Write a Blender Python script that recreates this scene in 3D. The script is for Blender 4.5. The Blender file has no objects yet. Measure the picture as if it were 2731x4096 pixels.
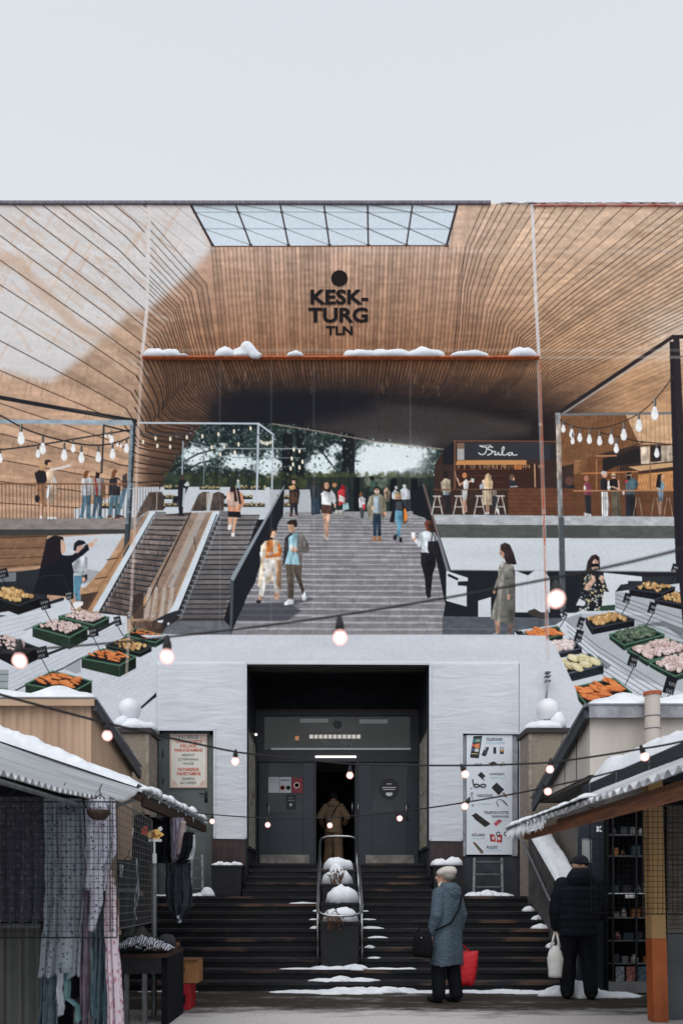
import bpy, bmesh, math, random
import numpy as np
from mathutils import Vector, Matrix, noise as mnoise

sc = bpy.context.scene
COL = sc.collection
rad = math.radians

# ---------------------------------------------------------------- camera (eye 1.3 m above the yard, shifted lens as in a corrected photo)
EYE = 1.30; FPX = 3018.0; CX = 1330.0; CY = 3584.0      # focal length and horizon in units of a 2731 x 4096 frame
cam_data = bpy.data.cameras.new("camera"); cam = bpy.data.objects.new("camera", cam_data); COL.objects.link(cam)
cam.location = (0, 0, EYE); cam.rotation_euler = (rad(90), 0, 0)
cam_data.sensor_width = 36; cam_data.sensor_fit = 'AUTO'; cam_data.lens = 36*FPX/4096
cam_data.shift_y = (CY-2048)/4096; cam_data.shift_x = (1365.5-CX)/4096
cam_data.clip_start = .05; cam_data.clip_end = 2000
cam_data.dof.use_dof = True; cam_data.dof.focus_distance = 13.5; cam_data.dof.aperture_fstop = 2.0
sc.camera = cam

# ---------------------------------------------------------------- overcast sky, one very soft sun, exposure
SUN_EL, SUN_AZ = rad(52), rad(198)
world = bpy.data.worlds.new("World"); sc.world = world; world.use_nodes = True
wn = world.node_tree; wn.nodes.clear()
wo = wn.nodes.new("ShaderNodeOutputWorld"); wb = wn.nodes.new("ShaderNodeBackground"); wm = wn.nodes.new("ShaderNodeMixRGB")
ws = wn.nodes.new("ShaderNodeTexSky"); ws.sky_type = 'NISHITA'; ws.sun_disc = False
ws.sun_elevation = SUN_EL; ws.sun_rotation = SUN_AZ; ws.air_density = 1.0; ws.dust_density = 4.0; ws.ozone_density = 1.0
wt = wn.nodes.new("ShaderNodeTexCoord"); wx = wn.nodes.new("ShaderNodeSeparateXYZ"); wr = wn.nodes.new("ShaderNodeValToRGB")
wn.links.new(wt.outputs['Generated'], wx.inputs[0]); wn.links.new(wx.outputs['Z'], wr.inputs[0])
wr.color_ramp.elements[0].position = .0; wr.color_ramp.elements[0].color = (.825, .84, .875, 1)       # cloud layer, brighter low down
wr.color_ramp.elements[1].position = .85; wr.color_ramp.elements[1].color = (.68, .725, .775, 1)
e = wr.color_ramp.elements.new(.42); e.color = (.81, .83, .865, 1)
wv = wn.nodes.new("ShaderNodeVectorMath"); wv.operation = 'SCALE'; wv.inputs['Scale'].default_value = 8.0
wn.links.new(wr.outputs[0], wv.inputs[0])
wm.inputs[0].default_value = .96
wn.links.new(ws.outputs[0], wm.inputs[1]); wn.links.new(wv.outputs[0], wm.inputs[2])
wn.links.new(wm.outputs[0], wb.inputs[0]); wb.inputs[1].default_value = .130
wn.links.new(wb.outputs[0], wo.inputs[0])
sun_data = bpy.data.lights.new("sun", 'SUN'); sun_data.energy = 1.45; sun_data.angle = rad(60); sun_data.color = (1, .97, .93)
sun = bpy.data.objects.new("sun", sun_data); COL.objects.link(sun)
sun.rotation_euler = (rad(90)-SUN_EL, 0, rad(-18))       # from behind the camera, high
sc.view_settings.view_transform = 'Standard'; sc.view_settings.look = 'None'; sc.view_settings.gamma = 1; sc.view_settings.exposure = 0.0
sc.cycles.use_denoising = True
sc.cycles.max_bounces = 8; sc.cycles.transparent_max_bounces = 16

def W(u, v, Y):
    """point at depth Y seen at (u, v) of the photograph"""
    return Vector(((u-CX)*Y/FPX, Y, EYE+(CY-v)*Y/FPX))

# ---------------------------------------------------------------- materials
def lin(c):
    return tuple(((x/255)/12.92 if x/255 <= .04045 else ((x/255+.055)/1.055)**2.4) for x in c)

def mat(name, col, rough=.6, metal=0., col2=None, scale=6., stretch=(1, 1, 1), contrast=.5, bump=0., bscale=None, spec=.4, emit=None, estr=0., alpha=1., detail=4., trans=0.):
    m = bpy.data.materials.new(name); m.use_nodes = True; nt = m.node_tree; b = nt.nodes['Principled BSDF']
    b.inputs['Roughness'].default_value = rough; b.inputs['Metallic'].default_value = metal; b.inputs['Specular IOR Level'].default_value = spec
    b.inputs['Alpha'].default_value = alpha
    tc = nt.nodes.new('ShaderNodeTexCoord'); mp = nt.nodes.new('ShaderNodeMapping'); mp.inputs['Scale'].default_value = stretch
    nt.links.new(tc.outputs['Object'], mp.inputs[0])
    nz = nt.nodes.new('ShaderNodeTexNoise'); nz.inputs['Scale'].default_value = scale; nz.inputs['Detail'].default_value = detail; nz.inputs['Roughness'].default_value = .6
    nt.links.new(mp.outputs[0], nz.inputs['Vector'])
    cr = nt.nodes.new('ShaderNodeValToRGB'); c2 = col2 if col2 is not None else tuple(x*.8 for x in col)
    cr.color_ramp.elements[0].position = .5-contrast/2*.5; cr.color_ramp.elements[0].color = (*col, 1)
    cr.color_ramp.elements[1].position = .5+contrast/2*.5; cr.color_ramp.elements[1].color = (*c2, 1)
    nt.links.new(nz.outputs['Fac'], cr.inputs[0]); nt.links.new(cr.outputs[0], b.inputs['Base Color'])
    if bump:
        n2 = nt.nodes.new('ShaderNodeTexNoise'); n2.inputs['Scale'].default_value = bscale or scale*3; n2.inputs['Detail'].default_value = 5
        nt.links.new(mp.outputs[0], n2.inputs['Vector'])
        bp = nt.nodes.new('ShaderNodeBump'); bp.inputs['Strength'].default_value = min(1, bump); bp.inputs['Distance'].default_value = .02
        nt.links.new(n2.outputs['Fac'], bp.inputs['Height']); nt.links.new(bp.outputs[0], b.inputs['Normal'])
    if emit: b.inputs['Emission Color'].default_value = (*emit, 1); b.inputs['Emission Strength'].default_value = estr
    if trans: b.inputs['Transmission Weight'].default_value = trans
    return m

def dots(name, base, dot, scale, size=.35, rough=.85, col3=None):
    """printed cloth: spots scattered on a plain ground"""
    m = bpy.data.materials.new(name); m.use_nodes = True; nt = m.node_tree; b = nt.nodes['Principled BSDF']; b.inputs['Roughness'].default_value = rough; b.inputs['Specular IOR Level'].default_value = .15
    tc = nt.nodes.new('ShaderNodeTexCoord'); vo = nt.nodes.new('ShaderNodeTexVoronoi'); vo.inputs['Scale'].default_value = scale
    nt.links.new(tc.outputs['Object'], vo.inputs['Vector'])
    cr = nt.nodes.new('ShaderNodeValToRGB'); cr.color_ramp.elements[0].position = size; cr.color_ramp.elements[0].color = (*dot, 1); cr.color_ramp.elements[1].position = size+.06; cr.color_ramp.elements[1].color = (*base, 1)
    nt.links.new(vo.outputs['Distance'], cr.inputs[0])
    src = cr.outputs[0]
    if col3:
        v2 = nt.nodes.new('ShaderNodeTexVoronoi'); v2.inputs['Scale'].default_value = scale*.55; nt.links.new(tc.outputs['Object'], v2.inputs['Vector'])
        c2 = nt.nodes.new('ShaderNodeValToRGB'); c2.color_ramp.elements[0].position = .19; c2.color_ramp.elements[0].color = (1, 1, 1, 1); c2.color_ramp.elements[1].position = .26; c2.color_ramp.elements[1].color = (0, 0, 0, 1)
        nt.links.new(v2.outputs['Distance'], c2.inputs[0])
        mx = nt.nodes.new('ShaderNodeMixRGB'); nt.links.new(c2.outputs[0], mx.inputs[0]); nt.links.new(src, mx.inputs[1]); mx.inputs[2].default_value = (*col3, 1); src = mx.outputs[0]
    nt.links.new(src, b.inputs['Base Color'])
    return m

M = {}
M['snow'] = mat('snow', (.80, .83, .88), .9, col2=(.70, .74, .80), scale=7, bump=.35, bscale=26, spec=.2)
M['black_metal'] = mat('black_metal', (.012, .013, .016), .45, col2=(.022, .023, .026), scale=9, spec=.4)
M['dark'] = mat('dark', (.006, .007, .010), .8, col2=(.012, .013, .016), scale=5, spec=.1)
M['steel'] = mat('steel', (.42, .43, .45), .28, metal=1., col2=(.32, .33, .34), scale=20)
M['galv'] = mat('galvanised', (.20, .215, .23), .5, metal=.6, col2=(.13, .14, .15), scale=9)
M['door_grey'] = mat('door_grey', lin((94, 102, 102)), .5, col2=lin((84, 92, 93)), scale=3, spec=.4)
M['door_dark'] = mat('door_dark', lin((45, 52, 62)), .4, col2=lin((39, 46, 55)), scale=3, spec=.4)
M['wood_dark'] = mat('wood_dark', (.045, .022, .014), .6, col2=(.025, .012, .008), scale=4, stretch=(6, 6, 1))
M['white'] = mat('white', (.72, .74, .77), .6, col2=(.66, .68, .72), scale=4)
M['skin'] = mat('skin', (.50, .30, .22), .55, col2=(.44, .25, .18), scale=14, spec=.3)
M['glass'] = mat('window_glass', (.20, .215, .21), .08, col2=(.17, .185, .18), scale=.8, alpha=.42, spec=.5)
M['lamp'] = mat('lit_lamp', (.9, .9, .9), .5, emit=(1, .94, .85), estr=1.5)

# ---------------------------------------------------------------- object helpers
def tag(o, label=None, cat=None, group=None, kind=None):
    if label: o['label'] = label
    if cat: o['category'] = cat
    if group: o['group'] = group
    if kind: o['kind'] = kind
    return o

def thing(name, label, cat, loc=(0, 0, 0), group=None, kind=None):
    o = bpy.data.objects.new(name, None); COL.objects.link(o); o.location = loc; o.empty_display_size = .2
    return tag(o, label, cat, group, kind)

def origin_of(o):
    v = Vector((0, 0, 0))
    while o is not None: v += o.location; o = o.parent
    return v

class MB:
    def __init__(s): s.v = []; s.f = []; s.mi = []; s.k = 0
    def mat(s, k): s.k = k; return s
    def add(s, vs, fs):
        n = len(s.v); s.v += [tuple(p) for p in vs]; s.f += [tuple(n+i for i in f) for f in fs]; s.mi += [s.k]*len(fs); return s
    def box(s, x0, y0, z0, x1, y1, z1):
        return s.add([(x0, y0, z0), (x1, y0, z0), (x1, y1, z0), (x0, y1, z0), (x0, y0, z1), (x1, y0, z1), (x1, y1, z1), (x0, y1, z1)],
                     [(3, 2, 1, 0), (4, 5, 6, 7), (0, 1, 5, 4), (1, 2, 6, 5), (2, 3, 7, 6), (3, 0, 4, 7)])
    def bar(s, a, b, w, h=None, up=(0, 0, 1)):
        a, b = Vector(a), Vector(b); d = (b-a).normalized(); u = Vector(up)
        if abs(d.dot(u)) > .95: u = Vector((0, 1, 0))
        x = d.cross(u).normalized()*w/2; y = x.cross(d).normalized()*(h or w)/2
        c = [-x-y, x-y, x+y, -x+y]
        return s.add([a+q for q in c]+[b+q for q in c], [(3, 2, 1, 0), (4, 5, 6, 7), (0, 1, 5, 4), (1, 2, 6, 5), (2, 3, 7, 6), (3, 0, 4, 7)])
    def tube(s, pts, r, n=8, closed=False):
        P = [Vector(p) for p in pts]; N = len(P); rs = r if isinstance(r, (list, tuple)) else [r]*N
        vs = []; prev = None
        for i in range(N):
            if closed: d = P[(i+1) % N]-P[i-1]
            else: d = P[min(i+1, N-1)]-P[max(i-1, 0)]
            d.normalize()
            if prev is None:
                u = Vector((0, 0, 1)) if abs(d.z) < .9 else Vector((1, 0, 0)); x = d.cross(u).normalized()
            else:
                x = prev-d*prev.dot(d); x = x.normalized() if x.length > 1e-6 else d.orthogonal().normalized()
            prev = x; y = d.cross(x)
            vs += [P[i]+(x*math.cos(k*2*math.pi/n)+y*math.sin(k*2*math.pi/n))*rs[i] for k in range(n)]
        fs = []
        for i in range(N if closed else N-1):
            j = (i+1) % N
            fs += [(i*n+k, i*n+(k+1) % n, j*n+(k+1) % n, j*n+k) for k in range(n)]
        if not closed: fs += [tuple(range(n))[::-1], tuple((N-1)*n+k for k in range(n))]
        return s.add(vs, fs)
    def lathe(s, prof, c, n=20):
        c = Vector(c); vs = [c+Vector((r*math.cos(k*2*math.pi/n), r*math.sin(k*2*math.pi/n), z)) for r, z in prof for k in range(n)]
        fs = [(i*n+k, i*n+(k+1) % n, (i+1)*n+(k+1) % n, (i+1)*n+k) for i in range(len(prof)-1) for k in range(n)]
        fs += [tuple(range(n))[::-1], tuple((len(prof)-1)*n+k for k in range(n))]
        return s.add(vs, fs)
    def sphere(s, c, rx, ry=None, rz=None, n=16, m=10, rot=None):
        ry = ry or rx; rz = rz or rx; c = Vector(c); vs = []
        for i in range(m+1):
            t = math.pi*i/m
            for k in range(n):
                p = Vector((rx*math.sin(t)*math.cos(2*math.pi*k/n), ry*math.sin(t)*math.sin(2*math.pi*k/n), rz*math.cos(t)))
                if rot: p = rot @ p
                vs.append(c+p)
        fs = [(i*n+k, (i+1)*n+k, (i+1)*n+(k+1) % n, i*n+(k+1) % n) for i in range(m) for k in range(n)]
        return s.add(vs, fs)
    def prism(s, pts, d):
        """closed polygon pts swept by vector d"""
        n = len(pts); d = Vector(d); P = [Vector(p) for p in pts]
        return s.add(P+[p+d for p in P], [tuple(range(n))[::-1], tuple(range(n, 2*n))]+[(i, (i+1) % n, n+(i+1) % n, n+i) for i in range(n)])
    def grid(s, fn, nu, nv):
        vs = [fn(i/nu, j/nv) for j in range(nv+1) for i in range(nu+1)]
        return s.add(vs, [(j*(nu+1)+i, j*(nu+1)+i+1, (j+1)*(nu+1)+i+1, (j+1)*(nu+1)+i) for j in range(nv) for i in range(nu)])
    def rings(s, rs):
        n = len(rs[0]); vs = [p for r in rs for p in r]
        fs = [(i*n+k, i*n+(k+1) % n, (i+1)*n+(k+1) % n, (i+1)*n+k) for i in range(len(rs)-1) for k in range(n)]
        fs += [tuple(range(n))[::-1], tuple((len(rs)-1)*n+k for k in range(n))]
        return s.add(vs, fs)
    def build(s, name, m, parent=None, smooth=False, bevel=0, loc=None, solid=0, remesh=0, subd=0, label=None, sm=6):
        me = bpy.data.meshes.new(name); off = origin_of(parent) if parent else Vector(loc or (0, 0, 0))
        me.from_pydata([tuple(Vector(p)-off) for p in s.v], [], s.f)
        ms = m if isinstance(m, (list, tuple)) else [m]
        for q in ms: me.materials.append(M[q] if isinstance(q, str) else q)
        if len(ms) > 1: me.polygons.foreach_set('material_index', s.mi)
        bm = bmesh.new(); bm.from_mesh(me); bmesh.ops.recalc_face_normals(bm, faces=bm.faces); bm.to_mesh(me); bm.free()
        o = bpy.data.objects.new(name, me); COL.objects.link(o)
        if parent: o.parent = parent
        else: o.location = off
        if solid: q = o.modifiers.new('solid', 'SOLIDIFY'); q.thickness = solid; q.offset = 0
        if remesh:
            q = o.modifiers.new('remesh', 'REMESH'); q.mode = 'VOXEL'; q.voxel_size = remesh
            q = o.modifiers.new('smooth', 'SMOOTH'); q.factor = .5; q.iterations = sm
        if subd: q = o.modifiers.new('subd', 'SUBSURF'); q.levels = q.render_levels = subd
        if remesh or subd:
            dg = bpy.context.evaluated_depsgraph_get(); me2 = bpy.data.meshes.new_from_object(o.evaluated_get(dg)); o.modifiers.clear(); o.data = me2; me2.name = name; me = me2
        if bevel: q = o.modifiers.new('bevel', 'BEVEL'); q.width = bevel; q.segments = 2; q.limit_method = 'ANGLE'
        if smooth: me.polygons.foreach_set('use_smooth', [True]*len(me.polygons))
        if label: o['label'] = label
        return o

def lettering(name, s, size, pos, m, parent, xs=1.0, bold=0., align='CENTER', rotz=0, depth=.002):
    cu = bpy.data.curves.new(name, 'FONT'); cu.body = s; cu.size = size; cu.align_x = align; cu.align_y = 'CENTER'; cu.extrude = depth; cu.offset = bold; cu.resolution_u = 3
    t = bpy.data.objects.new(name, cu); COL.objects.link(t)
    dg = bpy.context.evaluated_depsgraph_get(); me = bpy.data.meshes.new_from_object(t.evaluated_get(dg)); bpy.data.objects.remove(t)
    me.transform(Matrix.Translation(Vector(pos)-origin_of(parent)) @ Matrix.Rotation(rotz, 4, 'Y') @ Matrix.Rotation(rad(90), 4, 'X') @ Matrix.Diagonal((xs, 1, 1, 1)))
    me.materials.clear(); me.materials.append(M[m] if isinstance(m, str) else m)
    o = bpy.data.objects.new(name, me); COL.objects.link(o); o.parent = parent
    return o

def nz(x, y=0., z=0.): return mnoise.noise(Vector((x, y, z)))

def snow_lump(mb, c, rx, ry, h, seed, rot=0., lift=None, p=.6, wob=.28):
    """irregular mound of snow sitting on a surface at c; lift(x, y) gives the height of the surface below"""
    c = Vector(c); n = 26; K = 7; cs, sn = math.cos(rot), math.sin(rot); vs = []
    def base(x, y): return lift(x, y) if lift else c.z
    for k in range(K+1):
        f = k/K
        for i in range(n):
            a = 2*math.pi*i/n; R = 1+wob*nz(seed*3.7+math.cos(a)*1.3, math.sin(a)*1.3, seed)+.5*wob*nz(seed+math.cos(a)*4, math.sin(a)*4, 2.)
            x = rx*R*f*math.cos(a); y = ry*R*f*math.sin(a); X = c.x+x*cs-y*sn; Y = c.y+x*sn+y*cs
            hh = h*max(0, 1-f*f)**p*(1+.45*nz(X*4+seed, Y*4, seed*2.)+.2*nz(X*13, Y*13, seed))
            vs.append((X, Y, base(X, Y)+max(hh, -.004)-(.006 if k == K else 0)))
    fs = [(k*n+i, k*n+(i+1) % n, (k+1)*n+(i+1) % n, (k+1)*n+i) for k in range(K) for i in range(n)]
    fs += [tuple(K*n+i for i in range(n))]
    return mb.add(vs, fs)

def blanket(mb, fn, nu, nv, th, seed, edge=.12):
    """snow lying on a roof: fn(a, b) is the roof surface; th the thickness"""
    def t(a, b):
        e = min(a, 1-a, b, 1-b)/edge; k = math.sqrt(min(1, max(0, e)))
        P = Vector(fn(a, b)); return P, th*k*(1+.5*nz(P.x*2.3+seed, P.y*2.3, P.z)+.25*nz(P.x*7, P.y*7, seed))
    def top(a, b): P, h = t(a, b); return P+Vector((0, 0, h+.004))
    def bot(a, b): P, h = t(a, b); return P+Vector((0, 0, .002))
    mb.grid(top, nu, nv); mb.grid(bot, nu, nv); return mb
# ---------------------------------------------------------------- the printed artwork of the banner
# Painted with numpy into per-vertex colours of the banner cloth (a real, flat print).
# Units: u to the right and v downwards, 211 units per metre of facade.
PU0, PV0, PU1, PV1, PC = -150.0, 818.0, 2881.0, 2958.0, 2.5

class Canvas:
    def __init__(s):
        s.w = int((PU1-PU0)/PC)+1; s.h = int((PV1-PV0)/PC)+1
        s.u = PU0+np.arange(s.w)*PC; s.v = PV0+np.arange(s.h)*PC
        s.U, s.V = np.meshgrid(s.u, s.v)
        s.im = np.zeros((s.h, s.w, 3)); s.rng = np.random.default_rng(5)
        s.ctx = (0, 0, 1)
        s.tex = 1+0.10*(s.noise(11, 5)-.5)+0.16*(s.noise(26, 14)-.5)
        s.fold = 1+.42*(s.noise(9, 34)-.5)+.24*(s.noise(18, 11)-.5)
    def use(s, x0, y0, k): s.ctx = (x0, y0, k)
    def T(s, p):
        x0, y0, k = s.ctx
        return np.array([(x0+q[0]*k, y0+q[1]*k) for q in p], float)
    def noise(s, su, sv, seed=None):
        r = s.rng if seed is None else np.random.default_rng(seed)
        nu = int((PU1-PU0)/su)+3; nv = int((PV1-PV0)/sv)+3
        g = r.random((nv, nu))
        fu = (s.u-PU0)/su; fv = (s.v-PV0)/sv
        iu = fu.astype(int); iv = fv.astype(int); a = fu-iu; b = fv-iv
        a = (a*a*(3-2*a))[None, :]; b = (b*b*(3-2*b))[:, None]
        return ((g[np.ix_(iv, iu)]*(1-a)+g[np.ix_(iv, iu+1)]*a)*(1-b)+(g[np.ix_(iv+1, iu)]*(1-a)+g[np.ix_(iv+1, iu+1)]*a)*b)
    def box(s, p, m=3):
        i0 = max(0, int((p[:, 0].min()-m-PU0)/PC)); i1 = min(s.w, int((p[:, 0].max()+m-PU0)/PC)+2)
        j0 = max(0, int((p[:, 1].min()-m-PV0)/PC)); j1 = min(s.h, int((p[:, 1].max()+m-PV0)/PC)+2)
        return (i0, i1, j0, j1) if i1 > i0 and j1 > j0 else None
    def cov(s, p, b):
        i0, i1, j0, j1 = b; k = 3; n = len(p)
        us = PU0+(i0+(np.arange((i1-i0)*k)+.5)/k-.5)*PC
        vs = PV0+(j0+(np.arange((j1-j0)*k)+.5)/k-.5)*PC
        c = np.zeros((len(vs), len(us)), bool)
        for a in range(n):
            x1, y1 = p[a]; x2, y2 = p[(a+1) % n]
            if y1 == y2: continue
            r = (vs >= min(y1, y2)) & (vs < max(y1, y2))
            if not r.any(): continue
            xs = x1+(vs[r]-y1)*(x2-x1)/(y2-y1)
            c[r] ^= us[None, :] < xs[:, None]
        return c.reshape(j1-j0, k, i1-i0, k).mean((1, 3))
    def put(s, b, m, col, a=1.0, tex=False):
        i0, i1, j0, j1 = b
        if callable(col): col = col(s.U[j0:j1, i0:i1], s.V[j0:j1, i0:i1])
        col = np.asarray(col, float)
        if col.ndim == 1: col = np.broadcast_to(col, (j1-j0, i1-i0, 3))
        if tex:
            U = s.U[j0:j1, i0:i1]; wd = U.max()-U.min()
            if wd < 150:
                V = s.V[j0:j1, i0:i1]; tu = (U-U.min())/max(wd, 1); tv = (V-V.min())/max(V.max()-V.min(), 1)
                col = col*(s.fold[j0:j1, i0:i1]*(1.12-.30*tu**1.5-.10*tv))[..., None]
            else: col = col*s.tex[j0:j1, i0:i1, None]
        m = (m*a)[..., None]
        s.im[j0:j1, i0:i1] = s.im[j0:j1, i0:i1]*(1-m)+col*m
    def poly(s, pts, col, a=1.0, tex=False):
        p = s.T(pts); b = s.box(p)
        if b: s.put(b, s.cov(p, b), col, a, tex)
    def soft(s, pts, col, a, r):
        p = s.T(pts); b = s.box(p, 3*r)
        if not b: return
        m = s.cov(p, b); n = max(1, int(r/PC))
        k = np.ones(2*n+1)/(2*n+1)
        for _ in range(2):
            m = np.apply_along_axis(lambda q: np.convolve(q, k, 'same'), 0, m)
            m = np.apply_along_axis(lambda q: np.convolve(q, k, 'same'), 1, m)
        s.put(b, m, col, a)
    def line(s, pts, w, col, a=1.0):
        p = s.T(pts); w = w*s.ctx[2]
        for q1, q2 in zip(p[:-1], p[1:]):
            b = s.box(np.array([q1, q2]), w+3)
            if not b: continue
            i0, i1, j0, j1 = b
            X = s.U[j0:j1, i0:i1]-q1[0]; Y = s.V[j0:j1, i0:i1]-q1[1]
            d = q2-q1; L = max(1e-6, d@d); t = np.clip((X*d[0]+Y*d[1])/L, 0, 1)
            D = np.hypot(X-t*d[0], Y-t*d[1])
            s.put(b, np.clip((w/2-D)/PC+.5, 0, 1)*min(1, max(w/PC, .35)), col, a)
    def ell(s, x, y, rx, ry, col, a=1.0, rot=0, tex=False):
        n = 14; c, d = math.cos(rot), math.sin(rot)
        s.poly([(x+rx*math.cos(i*6.2832/n)*c-ry*math.sin(i*6.2832/n)*d, y+rx*math.cos(i*6.2832/n)*d+ry*math.sin(i*6.2832/n)*c) for i in range(n)], col, a, tex)
    def quadpt(s, q, a, b):
        q = np.array(q, float)
        return (q[0]*(1-a)+q[1]*a)*(1-b)+(q[3]*(1-a)+q[2]*a)*b

def lerp(a, b, t):
    t = np.clip(t, 0, 1)
    if isinstance(t, np.ndarray): t = t[..., None]
    return np.asarray(a, float)*(1-t)+np.asarray(b, float)*t

def rows_at(rows, t):
    i = min(int(t), len(rows)-2); f = t-i
    return [((1-f)*a[0]+f*b[0], (1-f)*a[1]+f*b[1]) for a, b in zip(rows[i], rows[i+1])]

def smooth_poly(pts, n=3):
    p = np.array(pts, float)
    for _ in range(n):
        q = [p[0]]
        for a, b in zip(p[:-1], p[1:]): q += [a*.75+b*.25, a*.25+b*.75]
        q.append(p[-1]); p = np.array(q)
    return [tuple(x) for x in p]

def paint_wood(c):
    R = c.rng
    F = [(836, 1032), (749, 1085), (697, 1154), (671, 1207), (636, 1294), (605, 1365), (570, 1440), (531, 1512), (505, 1607), (490, 1690), (470, 1800), (440, 1900), (430, 1980), (430, 2060), (430, 2160)]
    S = [.80, .79, .775, .77, .76, .75, .70, .64, .56, .42, .30, .20, .12, .04, -.05]
    N = [[(885, 1424), (905, 1500), (935, 1580), (990, 1660)], [(820, 1424), (850, 1500), (865, 1560), (930, 1640)], [(770, 1424), (800, 1500), (800, 1550), (880, 1640)],
         [(735, 1424), (760, 1510), (745, 1557), (860, 1650)], [(690, 1424), (720, 1530), (697, 1602), (840, 1690)], [(640, 1424), (680, 1540), (665, 1651), (810, 1700)],
         [(590, 1480), (650, 1600), (639, 1680), (790, 1715)], [(560, 1560), (620, 1660), (605, 1717), (770, 1735)], [(530, 1650), (570, 1710), (582, 1745), (745, 1775)],
         [(510, 1720), (540, 1760), (560, 1785), (720, 1810)], [(490, 1815), (530, 1825), (560, 1835), (690, 1860)], [(460, 1905), (520, 1910), (560, 1915), (655, 1915)],
         [(450, 1983), (520, 1985), (560, 1985), (640, 1975)], [(450, 2060), (520, 2060), (560, 2060), (640, 2060)], [(450, 2160), (520, 2160), (560, 2160), (640, 2160)]]
    left = [[(-160, f[1]-s*(f[0]+160)), f]+n for f, s, n in zip(F, S, N)]
    RF = [((1841, 1032), (1935, 815), (1815, 1424), (1790, 1520), (1700, 1620)), ((1889, 1085), (2040, 815), (1860, 1424), (1830, 1530), (1720, 1630)),
          ((1958, 1172), (2190, 815), (1920, 1424), (1880, 1540), (1740, 1640)), ((2010, 1242), (2360, 812), (1975, 1424), (1930, 1545), (1760, 1650)),
          ((2063, 1303), (2660, 812), (2040, 1424), (1990, 1545), (1790, 1660)), ((2106, 1355), (2890, 790), (2085, 1424), (2040, 1540), (1820, 1670)),
          ((2141, 1407), (2890, 940), (2120, 1440), (2080, 1540), (1850, 1680)), ((2176, 1450), (2890, 1055), (2160, 1470), (2130, 1540), (1900, 1690)),
          ((2237, 1477), (2890, 1150), (2200, 1500), (2150, 1560), (1950, 1700)), ((2260, 1530), (2890, 1228), (2220, 1550), (2150, 1600), (2000, 1720)),
          ((2230, 1610), (2890, 1312), (2200, 1625), (2150, 1650), (2050, 1735)), ((2200, 1700), (2890, 1410), (2190, 1703), (2150, 1720), (2100, 1740)),
          ((2200, 1790), (2890, 1510), (2190, 1790), (2150, 1790), (2100, 1790))]
    right = [[r[1], r[0], r[2], r[3], r[4]] for r in RF]
    U, V = c.U, c.V
    # overall colours of the timber as printed
    im = lerp((196, 168, 150), (146, 106, 80), (V-960)/450)
    im = np.where((V > 1424)[..., None], lerp((116, 82, 60), (28, 27, 32), (V-1430-np.clip((U-1350)/700, 0, 1)*55)/165), im)
    u0 = np.where(V < 1424, 640-(V-1200)*.25, np.interp(V, [1424, 1520, 1640, 1720, 1800, 1930], [700, 860, 850, 810, 760, 660]))
    wl = 1/(1+np.exp((U-u0)/38))
    im = im*(1-wl[..., None])+lerp(lerp((182, 154, 132), (180, 146, 120), (V-1400)/500), lerp((106, 78, 60), (88, 66, 54), (V-1450)/400), 1/(1+np.exp(-(U-575)/14))*(V > 1424))*wl[..., None]
    wr = 1/(1+np.exp(-(U-2000-(V-1150)*.42)/60))
    rc = lerp((206, 178, 154), (190, 148, 112), (V-900)/600)
    rc = lerp(rc, (222, 204, 188), np.exp(-((U-2750)/220)**2-((V-1330)/130)**2)*.8)
    rc = lerp(rc, (70, 50, 42), np.clip((V-1500-(U-2140)*-.45)/180, 0, 1)*np.clip((2500-U)/300, 0, 1))
    im = im*(1-wr[..., None])+rc*wr[..., None]
    c.im[:] = im
    def strips(fam, ts, a):
        for t0, t1 in zip(ts[:-1], ts[1:]):
            A = smooth_poly(rows_at(fam, t0), 1); B = smooth_poly(rows_at(fam, t1), 1)
            p = c.T(A+B[::-1]); b = c.box(p)
            if b:
                i0, i1, j0, j1 = b; k = 1+R.uniform(-a, a)
                m = c.cov(p, b)[..., None]*(k-1)+1
                c.im[j0:j1, i0:i1] *= m
    strips(left, np.arange(0, 14, .25), .10)
    strips(right, np.arange(0, 12, .25), .08)
    cs = np.arange(885, 1830, 15.5)
    ctr = [[(1330+(u-1330)*1.13, 815), (1330+(u-1330)*1.09, 990), (u, 1424), (u+(1380-u)*.09, 1530), (u+(1450-u)*.30, 1640)] for u in cs]
    for A, B in zip(ctr[:-1], ctr[1:]):
        p = c.T(A+B[::-1]); b = c.box(p); i0, i1, j0, j1 = b
        c.im[j0:j1, i0:i1] *= c.cov(p, b)[..., None]*R.uniform(-.09, .09)+1
    # grain
    c.im *= (1+.16*(c.noise(9, 60)-.5)*np.exp(-((U-1350)/520)**2)+.14*(c.noise(60, 12)-.5)+.10*(c.noise(14, 14)-.5))[..., None]
    # board ends and knots
    for _ in range(500):
        u = R.uniform(700, 2150); v = R.uniform(1000, 1560)
        c.line([(u, v), (u+R.uniform(-2, 2), v+R.uniform(10, 34))], R.uniform(5, 11), np.array((190, 150, 120))*(1 if v < 1430 else .7), R.uniform(.10, .4))
    for _ in range(220):
        u = R.uniform(-100, 560); v = R.uniform(1200, 2040); L = R.uniform(15, 70)
        c.line([(u, v), (u+L*.25, v-L)], 4, (110, 84, 66), R.uniform(.12, .35))
        c.line([(u, v), (u+L, v+L*.4)], R.uniform(4, 10), (206, 172, 142), R.uniform(.1, .3))
    for _ in range(150):
        u = R.uniform(2150, 2800); v = R.uniform(880, 1500)
        c.line([(u, v), (u+26, v-20)], R.uniform(4, 9), (150, 112, 84), R.uniform(.12, .35))
    # the sunlit patch of the picture, with the printed pattern of roof shadows
    sun = [(-160, 815), (770, 815), (850, 1000), (770, 1085), (690, 1160), (600, 1240), (523, 1250), (418, 1355), (331, 1433), (200, 1534), (70, 1503), (-160, 1440)]
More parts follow.
